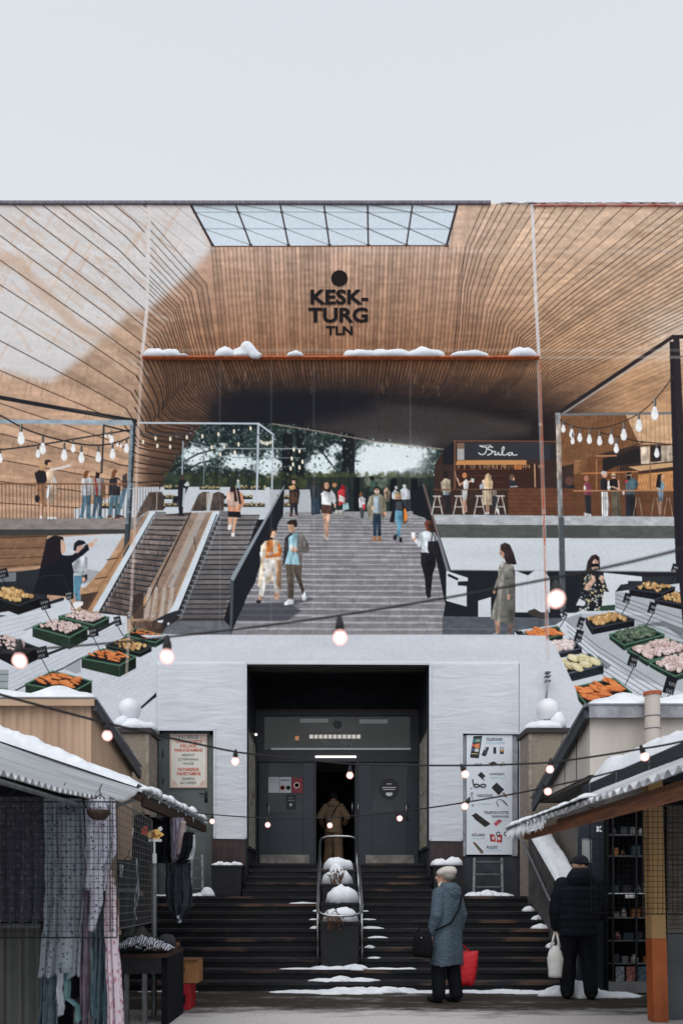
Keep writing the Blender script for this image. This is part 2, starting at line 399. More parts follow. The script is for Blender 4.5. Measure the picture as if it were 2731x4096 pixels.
    c.soft(sun, (216, 220, 225), .80, 13)
    for t in np.arange(0, 7, .375):
        pl = rows_at(left, t); a_, b_ = pl[0], pl[1]
        for _ in range(26):
            f = R.random(); u = a_[0]+(b_[0]-a_[0])*f; v = a_[1]+(b_[1]-a_[1])*f
            c.line([(u, v), (u+R.uniform(20, 90), v+R.uniform(14, 62))], R.uniform(4, 14), [(188, 160, 138), (226, 230, 234), (206, 182, 162)][R.integers(3)], R.uniform(.06, .3))
    for _ in range(60):
        u = R.uniform(-100, 700); v = R.uniform(850, 1450)
        if v < 1500-(u-100)*.75:
            L = R.uniform(60, 180); d = R.choice([-1, 1, 1])
            c.line([(u, v), (u+L*.5*d, v-L*.8)], R.uniform(6, 16), (204, 170, 144), R.uniform(.12, .36))
    for _ in range(26):
        u = R.uniform(-150, 430); v = 930+(u*.62)+R.uniform(-120, 300)
        c.line([(u, v), (u+150, v+95)], R.uniform(10, 26), (202, 172, 146), .22)
    c.soft([(-160, 960), (80, 1030), (320, 1290), (420, 1340), (420, 1370), (300, 1330), (60, 1080), (-160, 1010)], (190, 152, 122), .5, 12)
    # joints
    def lines(fam, ts, w, a, cut=None, col=(36, 30, 30)):
        for t in ts:
            p = smooth_poly(rows_at(fam, t), 1)
            if cut:
                d = []
                for a_, b_ in zip(p[:-1], p[1:]): d += [(a_[0]+(b_[0]-a_[0])*k/12, a_[1]+(b_[1]-a_[1])*k/12) for k in range(12)]
                p = [q for q in d if cut(q)]
            if len(p) > 1: c.line(p, w, col, a)
    lines(left, np.arange(0, 14.01, .75), 4.2, .78, lambda q: q[0] < 600, (66, 48, 40))
    lines(left, np.arange(0.25, 5.6, .25), 3.4, .62, lambda q: q[0] > 585 and q[1] < 1680)
    lines(left, np.arange(5.75, 12.01, .5), 4.5, .75, lambda q: q[0] > 540)
    lines(right, np.arange(0, 4.6, .25), 3.2, .62, lambda q: q[1] < 1640)
    lines(right, np.arange(4.5, 9, .2), 3.6, .62)
    lines(right, np.arange(9, 12, .2), 2.4, .3)
    for i, A in enumerate(ctr):
        c.line(A[1:3], 2.6, (50, 34, 28), .55); c.line(A[2:4], 3.2, (30, 20, 18), .75); c.line(A[3:], 2.2, (10, 11, 15), .5)
    for k in range(7):
        u = 765-95*(k+1)*.8
        c.line([(u, 815), (u+240, 815+192)] if u > 400 else [(u, 815), (u+150, 935)], 3, (150, 130, 116), .5)
    # pale ceiling band in the depth
    c.soft([(1190, 1690), (1500, 1610), (1800, 1640), (2120, 1700), (2120, 1740), (1770, 1792), (1500, 1764), (1290, 1726)], (104, 92, 84), .42, 16)
    for k in range(90):
        u = R.uniform(1200, 1760); v = 1600+R.random()*(150 if u > 1450 else 90); d = (u-1450)/700
        c.line([(u, v), (u+d*60, v+R.uniform(20, 60))], 2, [(140, 132, 126), (24, 24, 28)][R.integers(2)], R.uniform(.08, .22))
    for k in range(46):
        u = 1230+k*20
        c.line([(1460+(u-1460)*.55, 1640), (u, 1800)], 2, (40, 38, 40), .45)
    c.soft([(900, 1580), (1440, 1575), (1540, 1640), (1300, 1700), (860, 1720), (830, 1650)], (24, 26, 34), .7, 18)

def foliage(c, poly, base, dark, light, n, rmin, rmax):
    R = c.rng; p = np.array(poly, float); x0, y0 = p.min(0); x1, y1 = p.max(0)
    for _ in range(n):
        c.ell(R.uniform(x0, x1), R.uniform(y0, y1), R.uniform(rmin, rmax), R.uniform(rmin, rmax), lerp(dark, light, R.random()**2), R.uniform(.3, .8), R.uniform(0, 3))

def paint_depth(c):
    """trees and the far market seen through the hall"""
    R = c.rng
    op = [(815, 1690), (1040, 1695), (1180, 1700), (1300, 1730), (1500, 1768), (1770, 1795), (1780, 1960), (1800, 2070), (640, 2070), (660, 1925), (700, 1850), (760, 1770)]
    c.poly(op, lambda U, V: lerp((24, 34, 38), (36, 46, 44), (V-1700)/240))
    n1 = c.noise(10, 10); n2 = c.noise(30, 26); n3 = c.noise(70, 60)
    p = c.T(op); b = c.box(p); i0, i1, j0, j1 = b; m = c.cov(p, b)
    U = c.U[j0:j1, i0:i1]; V = c.V[j0:j1, i0:i1]
    f = (.45*n1+.35*n2+.2*n3)[j0:j1, i0:i1]
    bright = np.zeros_like(U)
    for (x, y, rx, ry, k) in [(1570, 1830, 150, 70, 1.2), (1290, 1860, 75, 60, 1.05), (790, 1830, 80, 55, .85), (960, 1850, 90, 45, .8), (1080, 1860, 60, 60, .9), (1340, 1800, 50, 30, .7), (1460, 1880, 90, 40, 1.0), (880, 1800, 60, 40, .5)]:
        bright = np.maximum(bright, k*np.exp(-((U-x)/rx)**2-((V-y)/ry)**2))
    sky = 1/(1+np.exp(-(bright*1.15+f*.9-1.0)/.05))
    c.put(b, m*sky, (218, 230, 233))
    lf = 1/(1+np.exp(-(n2[j0:j1, i0:i1]-.55+.25*(n1[j0:j1, i0:i1]-.5))/.05))
    c.put(b, m*lf*(1-sky)*.55, (58, 76, 66))
    fg = 1/(1+np.exp(-(c.noise(7, 7)[j0:j1, i0:i1]-.7)/.05))
    c.put(b, m*fg*(1-sky)*.5*(V < 1900), (120, 140, 138))
    # glow round the brightest gap
    c.soft([(1420, 1770), (1720, 1785), (1720, 1900), (1430, 1900)], (224, 232, 232), .45, 34)
    for x, w in [(1130, 40), (1185, 30), (1370, 46)]:
        c.poly([(x, 1730), (x+w, 1740), (x+w+4, 1990), (x-4, 1990)], (22, 26, 30), .95)
    for q in [[(1150, 1840), (1090, 1770), (1040, 1740)], [(1190, 1840), (1270, 1775), (1340, 1750)], [(1340, 1880), (1280, 1800), (1240, 1780)], [(1380, 1850), (1440, 1780)], [(700, 1870), (790, 1820), (860, 1800)], [(720, 1900), (800, 1855), (870, 1840)]]:
        c.line(q, 7, (28, 34, 36), .85)
    # hedge
    foliage(c, [(660, 1895), (1780, 1955)], 0, (34, 44, 36), (92, 98, 62), 420, 5, 16)
    c.soft([(1230, 1900), (1720, 1905), (1720, 1950), (1230, 1950)], (112, 116, 66), .25, 14)
    c.poly([(1230, 1912), (1790, 1912), (1790, 2070), (1230, 2070)], (36, 44, 46), .75)
    for x in range(1250, 1790, 36): c.line([(x, 1912), (x, 2050)], 3, (20, 24, 28), .7)
    for x, w in [(1415, 24), (1560, 26), (1640, 30), (1745, 44)]: c.poly([(x, 1915), (x+w, 1915), (x+w, 2050), (x, 2050)], (18, 22, 28), .9)
    foliage(c, [(1455, 1915), (1560, 1950)], 0, (70, 84, 74), (130, 140, 120), 50, 5, 12)
    # white produce counters
    c.poly([(645, 1950), (1080, 1950), (1100, 2080), (600, 2080)], (196, 202, 208))
    c.poly([(1080, 1960), (1250, 1960), (1290, 2060), (1080, 2070)], (176, 182, 186))
    for y, xs in [(1948, [(660, 720), (800, 880), (940, 1060)]), (1985, [(655, 700), (860, 910), (955, 1010), (1110, 1170)]), (2016, [(640, 715), (885, 960), (970, 1060), (1130, 1190)])]:
        for x0, x1 in xs:
            c.poly([(x0, y), (x1, y), (x1, y+14), (x0, y+14)], (40, 46, 44))
            for _ in range(int((x1-x0)/5)): c.ell(R.uniform(x0, x1), y+R.uniform(-3, 7), 4, 4, lerp((120, 96, 66), (190, 180, 140), R.random()))
    for _ in range(900):
        x = R.uniform(700, 1760); y = R.uniform(1715, 1905)
        if 1430 < x < 1715 and 1795 < y < 1895 and R.random() < .9: continue
        if y > 1700+max(0, x-1180)*.16: c.ell(x, y, R.uniform(2, 6), R.uniform(2, 5), (26, 36, 36) if R.random() < .5 else lerp((70, 92, 84), (206, 220, 222), R.random()**2), R.uniform(.3, .85), R.uniform(0, 3))
    c.soft([(1440, 1785), (1700, 1800), (1690, 1890), (1450, 1890)], (228, 236, 237), .5, 22)
    # pergola and bulbs
    W = (188, 198, 208)
    c.line([(557, 1694), (1035, 1697)], 7, W); c.line([(1035, 1697), (1093, 1740)], 7, W)
    c.line([(1034, 1700), (1028, 1965)], 8, W); c.line([(1092, 1742), (1088, 1960)], 6, W)
    c.line([(734, 1770), (730, 1900)], 6, (150, 160, 168)); c.line([(818, 1800), (816, 1940)], 4, (110, 122, 124))
    c.line([(850, 1796), (1220, 1797)], 4, (150, 162, 170)); c.line([(930, 1832), (1200, 1834)], 3, (120, 132, 138))
    c.line([(560, 1741), (1090, 1741)], 4, (60, 66, 74)); c.line([(760, 1770), (850, 1796)], 3, (150, 160, 168))
    for q in [(624, 1756), (683, 1758), (749, 1752), (811, 1748), (875, 1740), (937, 1728), (1003, 1716), (574, 1770), (631, 1786), (682, 1790), (848, 1792), (955, 1780), (898, 1790), (940, 1812), (882, 1820), (1068, 1776), (1175, 1800), (1198, 1806), (1167, 1836), (1210, 1850), (1172, 1860), (1198, 1872), (1163, 1876)]:
        c.line([(q[0], q[1]-12), (q[0], q[1]-4)], 2, (60, 60, 60)); c.ell(q[0], q[1], 4.5, 9, (236, 228, 206))
    for k in range(9): c.ell(915+k*5, 1866+6*math.sin(k*.39*1.0), 2.4, 5, (216, 222, 216)); c.ell(1042+k*6, 1768+8*math.sin(k*.4), 2.6, 7, (236, 232, 214))
    # ceiling edge
    c.line([(1090, 1698), (1300, 1732), (1500, 1770), (1780, 1800)], 5, (150, 138, 124), .8)
def paint_hall(c):
    R = c.rng
    Z3 = (0, 1650, .6378); Z4 = (900, 1650, .6378); Z5 = (1731, 1650, .6378); E = (380, 1900, .4464); L1 = (0, 2150, .5102); R1 = (1931, 2150, .5102)
    c.use(*Z3)
    # ---- left upper gallery
    c.poly([(-250, 668), (790, 668), (830, 640), (1000, 650), (1000, 740), (-250, 740)], (136, 128, 126), 1, True)
    c.poly([(470, 610), (640, 560), (800, 480), (860, 470), (1000, 470), (1000, 640), (840, 660), (470, 668)], (196, 202, 208))
    for x in (630, 900): c.poly([(x, 575), (x+140, 575), (x+140, 605), (x, 605)], (40, 40, 40)); [c.ell(x+R.uniform(4, 136), 578+R.uniform(-4, 8), 8, 7, (196, 168, 120)) for _ in range(18)]
    c.poly([(-250, 736), (800, 736), (800, 765), (640, 765), (300, 775), (-250, 800)], (46, 50, 52), .9)
    c.poly([(300, 790), (640, 768), (785, 764), (600, 1060), (560, 1100), (300, 1100)], (196, 202, 208))
    c.poly([(540, 985), (640, 1000), (590, 1060), (520, 1080)], (150, 152, 154), .8)
    # lower left: dim timber and dark base
    c.poly([(-250, 780), (300, 770), (300, 960), (-250, 1010)], (112, 82, 62), .75, True)
    for y0, y1 in [(800, 778), (860, 850), (930, 905), (985, 950)]: c.line([(-250, y0), (300, y1)], 5, (50, 36, 30), .8)
    for _ in range(70):
        x = R.uniform(-150, 270); y = R.uniform(800, 990); c.line([(x, y), (x+R.uniform(10, 40), y-R.uniform(2, 14))], R.uniform(4, 12), (164, 126, 96), R.uniform(.15, .4))
    c.poly([(-250, 1010), (110, 1000), (240, 985), (300, 960), (300, 1240), (-250, 1240)], (34, 40, 46), .95)
    c.poly([(-60, 1010), (105, 1005), (105, 1060), (-60, 1070)], (130, 138, 142), .8)
    for x in range(-240, 300, 17): c.line([(x, 1075), (x, 1180)], 4, (20, 24, 30), .8)
    # people on the gallery (behind the railing)
    sk = (206, 164, 140)
    def person_a():
        c.poly([(228, 380), (262, 360), (296, 378), (300, 420), (285, 450), (290, 580), (262, 650), (250, 580), (236, 480)], (150, 112, 84), 1, True)
        c.poly([(222, 385), (250, 365), (290, 375), (306, 420), (286, 450), (240, 462)], (36, 34, 38)); c.ell(272, 346, 17, 22, (170, 130, 96))
        c.poly([(250, 340), (262, 318), (284, 322), (280, 345), (262, 370)], (186, 152, 112)); c.line([(262, 580), (258, 665)], 12, sk); c.ell(262, 660, 10, 9, (220, 220, 220))
        c.ell(240, 545, 16, 26, (34, 34, 38))
        c.poly([(292, 375), (330, 350), (352, 400), (366, 455), (345, 575), (300, 575), (305, 460)], (202, 176, 152), 1, True)
        c.line([(335, 362), (395, 350), (452, 330)], 15, (214, 206, 200)); c.ell(452, 330, 10, 7, sk); c.ell(312, 328, 15, 21, (206, 160, 130))
        c.poly([(282, 322), (290, 302), (318, 300), (330, 316), (308, 316), (300, 340)], (44, 36, 34)); c.poly([(300, 575), (318, 575), (324, 655), (306, 655)], sk)
        c.poly([(304, 655), (360, 660), (362, 670), (300, 672)], (225, 225, 225)); c.poly([(340, 400), (362, 440), (352, 450), (338, 430)], (190, 198, 200))
        c.poly([(325, 460), (305, 545), (290, 535), (308, 460)], (230, 232, 232))
    person_a()
    def walker(x, hair, top, leg, shoe, rev=1, topy=365):
        c.poly([(x-32, 420), (x, 400), (x+34, 420), (x+36, 520), (x+8, 532), (x-36, 520)], top, 1, True)
        c.poly([(x-26, 520), (x+10, 525), (x-10, 600), (x-22, 655), (x-40, 650), (x-34, 590)], leg, 1, True)
        c.poly([(x-4, 525), (x+28, 520), (x+22, 590), (x+18, 655), (x-2, 655), (x+2, 590)], lerp(leg, (20, 30, 40), .2), 1, True)
        c.ell(x+8, 390, 15, 20, sk); c.poly([(x-22, 415), (x-18, 375), (x, topy), (x+20, 372), (x+8, 385), (x+2, 415)], hair)
        c.poly([(x-46, 650), (x-20, 650), (x-18, 662), (x-44, 662)], shoe); c.poly([(x, 652), (x+28, 656), (x+28, 668), (x, 668)], shoe)
    walker(548, (120, 72, 48), (196, 200, 204), (84, 120, 138), (60, 110, 130)); walker(622, (42, 34, 34), (150, 146, 146), (60, 84, 100), (64, 120, 140), topy=380)
    c.line([(600, 420), (612, 520)], 10, (150, 42, 36)); c.poly([(635, 440), (660, 450), (662, 530), (640, 540)], (110, 84, 64))
    walker(722, (116, 76, 52), (40, 42, 48), (88, 126, 140), (90, 50, 40), topy=355); c.poly([(738, 420), (758, 430), (750, 470), (736, 460)], (196, 150, 132))
    c.poly([(770, 400), (800, 380), (800, 480), (770, 470)], (70, 60, 58)); c.poly([(770, 480), (800, 480), (780, 560), (750, 640), (738, 640), (752, 560)], (80, 112, 128), 1, True); c.poly([(735, 640), (780, 652), (780, 662), (735, 656)], (40, 40, 44))
    # railing
    for x in range(-235, 800, 23): c.line([(x, 455), (x, 668)], 5, (82, 66, 60), .8)
    c.line([(-250, 452), (800, 452)], 9, (120, 82, 60))
    for x in range(850, 1000, 17): c.line([(x, 450), (x-4, 650)], 4, (84, 68, 62), .8)
    c.line([(860, 448), (1000, 448)], 7, (120, 88, 66))
    # large woman in black and boy pointing (bottom left)
    c.use(*L1)
    c.poly([(640, 0), (760, 0), (975, 0), (700, 580), (560, 560), (600, 300)], (178, 142, 108), .0)
    c.poly([(985, 60), (1040, 0), (1040, 60), (720, 585), (690, 575), (640, 430), (760, 300)], (176, 138, 104), 1, True)
    for a, b in [((845, 180), (955, 160)), ((752, 328), (860, 312)), ((640, 455), (775, 432))]: c.line([a, b], 9, (50, 40, 36), .9)
    c.line([(1010, 30), (700, 580)], 7, (120, 84, 58)); c.poly([(640, 455), (775, 432), (690, 575), (640, 560)], (50, 42, 40), .85)
    c.poly([(370, 20), (440, -12), (500, 0), (512, 60), (490, 140), (560, 150), (690, 52), (705, 100), (600, 190), (580, 300), (580, 470), (260, 440), (300, 330), (340, 150)], (24, 26, 34))
    c.poly([(480, 14), (508, 30), (524, 80), (516, 122), (488, 132), (476, 90)], (206, 170, 152)); c.poly([(368, 20), (430, -14), (492, 6), (480, 30), (482, 120), (470, 170), (340, 240)], (32, 28, 34))
    c.line([(690, 66), (712, 60), (764, 20)], 12, sk); c.poly([(690, 56), (720, 42), (748, 56), (730, 78), (700, 80)], sk)
    c.ell(628, 92, 44, 40, (190, 158, 146)); c.poly([(580, 105), (586, 50), (620, 22), (664, 30), (680, 52), (610, 74), (600, 108)], (30, 30, 38)); c.poly([(520, 145), (600, 140), (690, 55), (704, 92), (630, 150), (580, 200)], (24, 26, 34))
    c.poly([(570, 205), (640, 150), (690, 160), (690, 260), (650, 300), (585, 280)], (176, 182, 188), 1, True); c.ell(660, 195, 36, 40, (186, 190, 196), 1, 0, True)
    c.poly([(585, 300), (650, 300), (690, 320), (640, 370), (630, 430), (640, 500), (600, 500), (580, 420)], (88, 128, 150), 1, True)
    c.poly([(650, 300), (690, 290), (690, 330), (670, 358), (645, 345)], (40, 40, 46)); c.ell(660, 332, 14, 20, sk); c.poly([(580, 510), (655, 505), (655, 530), (590, 570), (570, 560)], (226, 226, 228))
    c.line([(300, 330), (360, 300), (500, 300), (560, 470)], 5, (60, 66, 76), .5)
    # left frame with bulbs
    c.use(*Z3)
    c.line([(-250, -190), (0, -90), (850, 58)], 26, (32, 34, 40)); c.line([(-250, -178), (845, 70)], 5, (176, 140, 112), .4)
    c.poly([(-250, 45), (830, 52), (840, 85), (-250, 70)], (150, 164, 174), 1, True)
    c.line([(655, 85), (640, 380)], 12, (54, 56, 60))
    def strand(p): c.line(smooth_poly(p), 9, (38, 38, 42))
    strand([(-250, -80), (0, 15), (130, 95), (300, 160), (560, 215), (720, 200), (830, 155)]); strand([(-250, 260), (0, 240), (260, 208), (500, 165), (840, 110)]); strand([(655, 85), (760, 110), (830, 130)])
    def bulb(x, y, s=1.0):
        c.poly([(x-6*s, y-70*s), (x+7*s, y-70*s), (x+8*s, y-28*s), (x-8*s, y-28*s)], (70, 66, 64)); c.line([(x-3*s, y-68*s), (x-3*s, y-30*s)], 3*s, (190, 176, 160))
        c.ell(x, y+8*s, 18*s, 26*s, (232, 234, 236)); c.poly([(x-8*s, y-32*s), (x+8*s, y-32*s), (x+17*s, y+6*s), (x-17*s, y+6*s)], (226, 228, 230)); c.ell(x-5*s, y+6*s, 6*s, 14*s, (244, 242, 234))
    for x, y, s in [(137, 165, 1.25), (273, 230, 1.1), (243, 262, .8), (407, 270, 1.1), (463, 228, .8), (514, 285, 1.05), (620, 282, 1), (703, 172, .8), (709, 262, 1), (796, 226, .9), (6, 290, .9), (-120, 150, 1.2), (665, 150, .35), (688, 150, .35), (740, 205, .4), (762, 210, .4)]: bulb(x, y, s)
    c.poly([(820, 80), (840, 80), (800, 1240), (765, 1240)], (118, 132, 142), 1, True); c.poly([(840, 60), (856, 60), (830, 600), (790, 1240), (770, 1240), (815, 620)], (40, 44, 50))
    for _ in range(60):
        y = R.uniform(120, 660); c.line([(812, y), (840, y)], R.uniform(2, 5), (168, 180, 188), .4)
    c.poly([(790, 700), (818, 700), (790, 1240), (752, 1240)], (52, 62, 66), .85)
    # ---- escalators
    c.use(*E)
    def steps(pl, pr, n, c1, c2):
        for i in range(n):
            def at(p, t): return ((1-t)*p[0][0]+t*p[1][0], (1-t)*p[0][1]+t*p[1][1])
            t0, t1 = i/n, (i+1)/n; k = R.uniform(.9, 1.1); tm = t0+.72*(t1-t0)
            A, B, C_, D = at(pl, t0), at(pr, t0), at(pr, t1), at(pl, t1); M, N = at(pl, tm), at(pr, tm)
            c.poly([A, B, N, M], np.array(lerp(c1, c2, i/n))*k, 1, True); c.poly([M, N, C_, D], (38, 44, 52)); c.line([A, B], 3, (168, 166, 166), .5)
            c.line([(M[0]-26, M[1]-30), (M[0]+10, M[1]-26), (M[0]+6, M[1]+6)], 9, (170, 182, 190), .55); c.line([(N[0]-10, N[1]-26), (N[0]+10, N[1]-26)], 7, (170, 182, 190), .45)
    c.poly([(520, 365), (860, 340), (345, 1290), (40, 1290), (40, 1215)], (70, 60, 58))
    steps([(540, 372), (70, 1230)], [(845, 372), (330, 1290)], 20, (124, 114, 111), (98, 84, 78))
    c.poly([(1110, 360), (1480, 360), (1220, 940), (1160, 1310), (735, 1310)], (70, 68, 70))
    steps([(1135, 372), (760, 1300)], [(1465, 372), (1150, 1300)], 21, (122, 118, 118), (92, 86, 86))
    c.poly([(735, 1310), (1160, 1310), (1240, 1390), (1240, 1430), (600, 1430), (640, 1370)], (104, 106, 112), 1, True)
    # balustrades
    c.poly([(500, 330), (560, 335), (40, 1225), (-20, 1225)], (204, 214, 222)); c.line([(530, 365), (50, 1220)], 9, (28, 32, 38)); c.line([(480, 330), (-60, 1225)], 12, (168, 128, 96)); c.line([(455, 345), (-90, 1225)], 6, (120, 90, 70), .7)
    c.poly([(850, 345), (1060, 335), (720, 1240), (600, 1330), (345, 1290), (400, 1180)], (150, 128, 112), .93, True)
    c.poly([(930, 340), (1000, 340), (700, 1010), (620, 1010)], (176, 172, 170), .7); c.line([(1060, 340), (740, 1080)], 24, (176, 138, 100)); c.line([(935, 350), (620, 1030)], 5, (186, 140, 96)); c.line([(700, 900), (560, 1180)], 20, (120, 100, 88), .5)
    c.line([(860, 345), (455, 1180), (345, 1285)], 13, (44, 36, 36)); c.line([(480, 1080), (420, 1200), (345, 1280)], 26, (186, 148, 110)); c.line([(890, 555), (912, 715)], 6, (44, 40, 40)); c.line([(560, 940), (575, 1060)], 6, (44, 40, 40))
    c.poly([(345, 1090), (440, 1050), (440, 1290), (345, 1290)], (56, 46, 44), .8)
    for x in (480, 540, 610, 680): c.poly([(x, 1010), (x+34, 1010), (x+6, 1270), (x-40, 1300)], (206, 200, 194), .55)
    for _ in range(14): x = R.uniform(470, 700); y = R.uniform(1020, 1200); c.line([(x, y), (x-12, y+60)], R.uniform(4, 11), (150, 110, 84), .5)
    c.poly([(1055, 335), (1120, 335), (740, 1235), (640, 1285), (650, 1250), (700, 1180)], (206, 216, 224)); c.line([(1095, 360), (752, 1225), (690, 1300)], 10, (26, 30, 36))
    c.poly([(510, 1320), (640, 1250), (745, 1215), (725, 1290), (640, 1370), (345, 1370), (345, 1315)], (44, 44, 50)); c.poly([(345, 1315), (610, 1315), (600, 1375), (345, 1375)], (92, 74, 66), 1, True)
    c.poly([(560, 1310), (620, 1300), (605, 1328), (570, 1325)], (210, 214, 218)); c.poly([(650, 1330), (672, 1322), (668, 1345), (652, 1350)], (210, 214, 218))
    c.poly([(545, 335), (640, 335), (638, 368), (530, 372)], (120, 118, 118)); c.poly([(1120, 325), (1190, 330), (1190, 366), (1110, 366)], (110, 110, 112))
    for q in [[(370, 385), (440, 240), (490, 160), (600, 155), (625, 200), (620, 320), (480, 325), (390, 385)], [(860, 330), (930, 180), (970, 155), (1030, 160), (1000, 325)], [(1030, 325), (1060, 170), (1110, 152), (1160, 175), (1155, 325)]]:
        c.poly(q, (88, 76, 70), 1, True)
        x0 = min(a[0] for a in q); x1 = max(a[0] for a in q)
        for x in np.arange(x0+20, x1-6, 11): c.line([(x+20, 190+max(0, (x0+110-x))*1.2), (x, 322)], 3, (48, 42, 42), .8)
    c.line([(560, 160), (556, 318)], 8, (178, 160, 142)); c.poly([(1000, 165), (1050, 165), (1040, 260), (1000, 300)], (190, 182, 172), .8)
    # woman with backpack on escalator
    c.use(*Z4)
    c.poly([(22, 640), (55, 640), (45, 690), (42, 735), (25, 740), (20, 690)], sk); c.poly([(50, 645), (82, 650), (66, 720), (58, 765), (44, 765), (50, 700)], sk); c.poly([(20, 712), (45, 705), (35, 742), (18, 738)], (226, 226, 226)); c.poly([(42, 758), (62, 760), (60, 782), (40, 780)], (230, 230, 230))
    c.poly([(18, 618), (96, 622), (102, 662), (20, 658)], (28, 28, 34)); c.poly([(15, 510), (60, 490), (100, 505), (110, 575), (96, 626), (20, 622)], (222, 160, 128), 1, True); c.poly([(8, 540), (40, 500), (75, 510), (90, 570), (70, 600), (14, 580)], (214, 182, 168), 1, True)
    c.line([(100, 510), (115, 560), (112, 590)], 12, (206, 140, 110)); c.ell(48, 482, 16, 20, (70, 50, 44)); c.poly([(30, 500), (40, 465), (66, 470), (80, 560), (60, 560), (55, 500)], (40, 34, 36)); c.poly([(74, 440), (92, 440), (96, 480), (72, 484)], (150, 170, 170)); c.ell(83, 432, 8, 9, (214, 208, 200)); c.line([(80, 480), (96, 570)], 14, (36, 36, 42))
    c.use(*E)
    c.poly([(750, 60), (800, 40), (850, 100), (830, 140), (800, 200), (790, 360), (755, 360), (745, 200)], (32, 34, 40)); c.poly([(800, 95), (835, 60), (852, 100), (820, 110)], (190, 196, 196)); c.poly([(795, 120), (815, 130), (800, 300), (784, 290)], (176, 190, 190)); c.ell(790, 25, 20, 24, (70, 56, 52)); c.poly([(750, 355), (805, 362), (805, 374), (750, 372)], (30, 30, 34)); c.poly([(705, 195), (750, 195), (745, 260), (698, 255)], (30, 32, 38))
    # ---- grand stair
    c.use(*Z4)
    c.poly([(365, 652), (380, 628), (1180, 622), (1255, 662)], (150, 150, 152), 1, True)
    top = [(355, 655), (1258, 662)]; bot = [(38, 1393), (1432, 1400)]; n = 25
    ys = [0.0]
    for i in range(n): ys.append(ys[-1]+17+i*1.35)
    ys = np.array(ys)/ys[-1]
    for i in range(n):
        def row(t): return ((top[0][0]*(1-t)+bot[0][0]*t), (top[0][1]*(1-t)+bot[0][1]*t)), ((top[1][0]*(1-t)+bot[1][0]*t), (top[1][1]*(1-t)+bot[1][1]*t))
        t0, t1 = ys[i], ys[i+1]; tm = t0+(t1-t0)*.40
        a, b = row(t0); m_, n_ = row(tm); d, e = row(t1)
        c.poly([a, b, n_, m_], (166, 166, 170), 1, True); c.poly([m_, n_, e, d], np.array((130, 128, 132))*R.uniform(.94, 1.04), 1, True)
    for _ in range(900):
        x = R.uniform(80, 1400); y = R.uniform(680, 1390)
        c.line([(x, y), (x, y+R.uniform(8, 30))], R.uniform(3, 12), R.choice([84, 100, 156, 166])*np.ones(3), R.uniform(.06, .24))
    c.soft([(640, 830), (900, 830), (900, 900), (640, 880)], (176, 174, 174), .3, 16)
    c.soft([(110, 1200), (380, 1190), (540, 1165), (560, 1175), (420, 1210), (480, 1245), (390, 1310), (70, 1310)], (60, 62, 70), .75, 4)
    c.poly([(365, 650), (330, 700), (326, 740), (210, 990), (190, 1070), (135, 1160), (118, 1215), (75, 1300), (50, 1365), (38, 1060), (374, 452)], (28, 32, 38)); c.poly([(376, 450), (368, 480), (55, 1060), (36, 1052), (40, 1030)], (140, 150, 158)); c.poly([(36, 1050), (56, 1056), (46, 1390), (30, 1390)], (74, 80, 86))
    c.poly([(1175, 490), (1240, 455), (1250, 460), (1430, 1060), (1440, 1400), (1412, 1370), (1400, 1300), (1362, 1130), (1300, 800), (1255, 665), (1176, 640)], (26, 30, 36)); c.poly([(1236, 452), (1250, 456), (1425, 1070), (1405, 1070)], (120, 122, 128)); c.line([(1245, 460), (1330, 780)], 7, (100, 66, 52))
    # people on the stair and behind it
    def fig(parts):
        for col, pts in parts: c.poly(pts, col, 1, True)
    jean = (70, 92, 112)
    fig([((40, 36, 40), [(404, 470), (430, 452), (462, 470), (470, 510), (458, 580), (400, 575)]), ((84, 62, 52), [(405, 500), (458, 505), (462, 572), (402, 572)]), ((44, 44, 50), [(408, 572), (455, 572), (455, 640), (440, 640), (432, 590), (424, 640), (408, 640)]), ((190, 150, 110), [(400, 468), (436, 456), (448, 480), (410, 492)]), (sk, [(420, 425), (440, 422), (442, 450), (424, 452)]), ((36, 30, 30), [(416, 430), (424, 416), (444, 420), (440, 430)]), ((90, 52, 40), [(405, 640), (424, 640), (424, 654), (404, 654)]), ((90, 52, 40), [(440, 636), (460, 640), (460, 650), (440, 650)])])
    fig([((50, 58, 64), [(530, 470), (560, 450), (600, 470), (606, 560), (590, 640), (545, 648), (540, 560)]), ((44, 60, 74), [(540, 545), (590, 550), (600, 640), (585, 640), (560, 580), (552, 648), (540, 640)]), ((70, 54, 50), [(545, 440), (560, 436), (572, 450), (556, 462)])])
    fig([((190, 60, 66), [(705, 500), (730, 475), (758, 490), (756, 570), (712, 590)]), ((214, 206, 204), [(716, 520), (754, 540), (750, 570), (712, 560)]), ((140, 30, 40), [(724, 470), (736, 456), (752, 466), (750, 486), (726, 486)]), ((60, 60, 70), [(756, 480), (770, 470), (778, 520), (770, 610), (752, 600)]), ((150, 180, 186), [(740, 575), (772, 570), (778, 610), (735, 618)]), ((180, 176, 172), [(690, 615), (748, 615), (748, 642), (690, 642)])])
    c.ell(686, 460, 14, 14, (180, 130, 90))
    fig([((196, 196, 198), [(838, 540), (858, 528), (880, 545), (876, 606), (840, 604)]), ((60, 66, 70), [(842, 600), (872, 600), (868, 665), (850, 665)]), ((190, 70, 84), [(860, 580), (878, 578), (878, 612), (862, 612)]), ((120, 84, 60), [(840, 530), (846, 500), (862, 505), (864, 530)])])
    fig([((60, 80, 70), [(908, 440), (930, 425), (956, 445), (950, 500), (910, 500)]), ((40, 36, 36), [(900, 410), (912, 402), (936, 404), (936, 430), (914, 432)])])
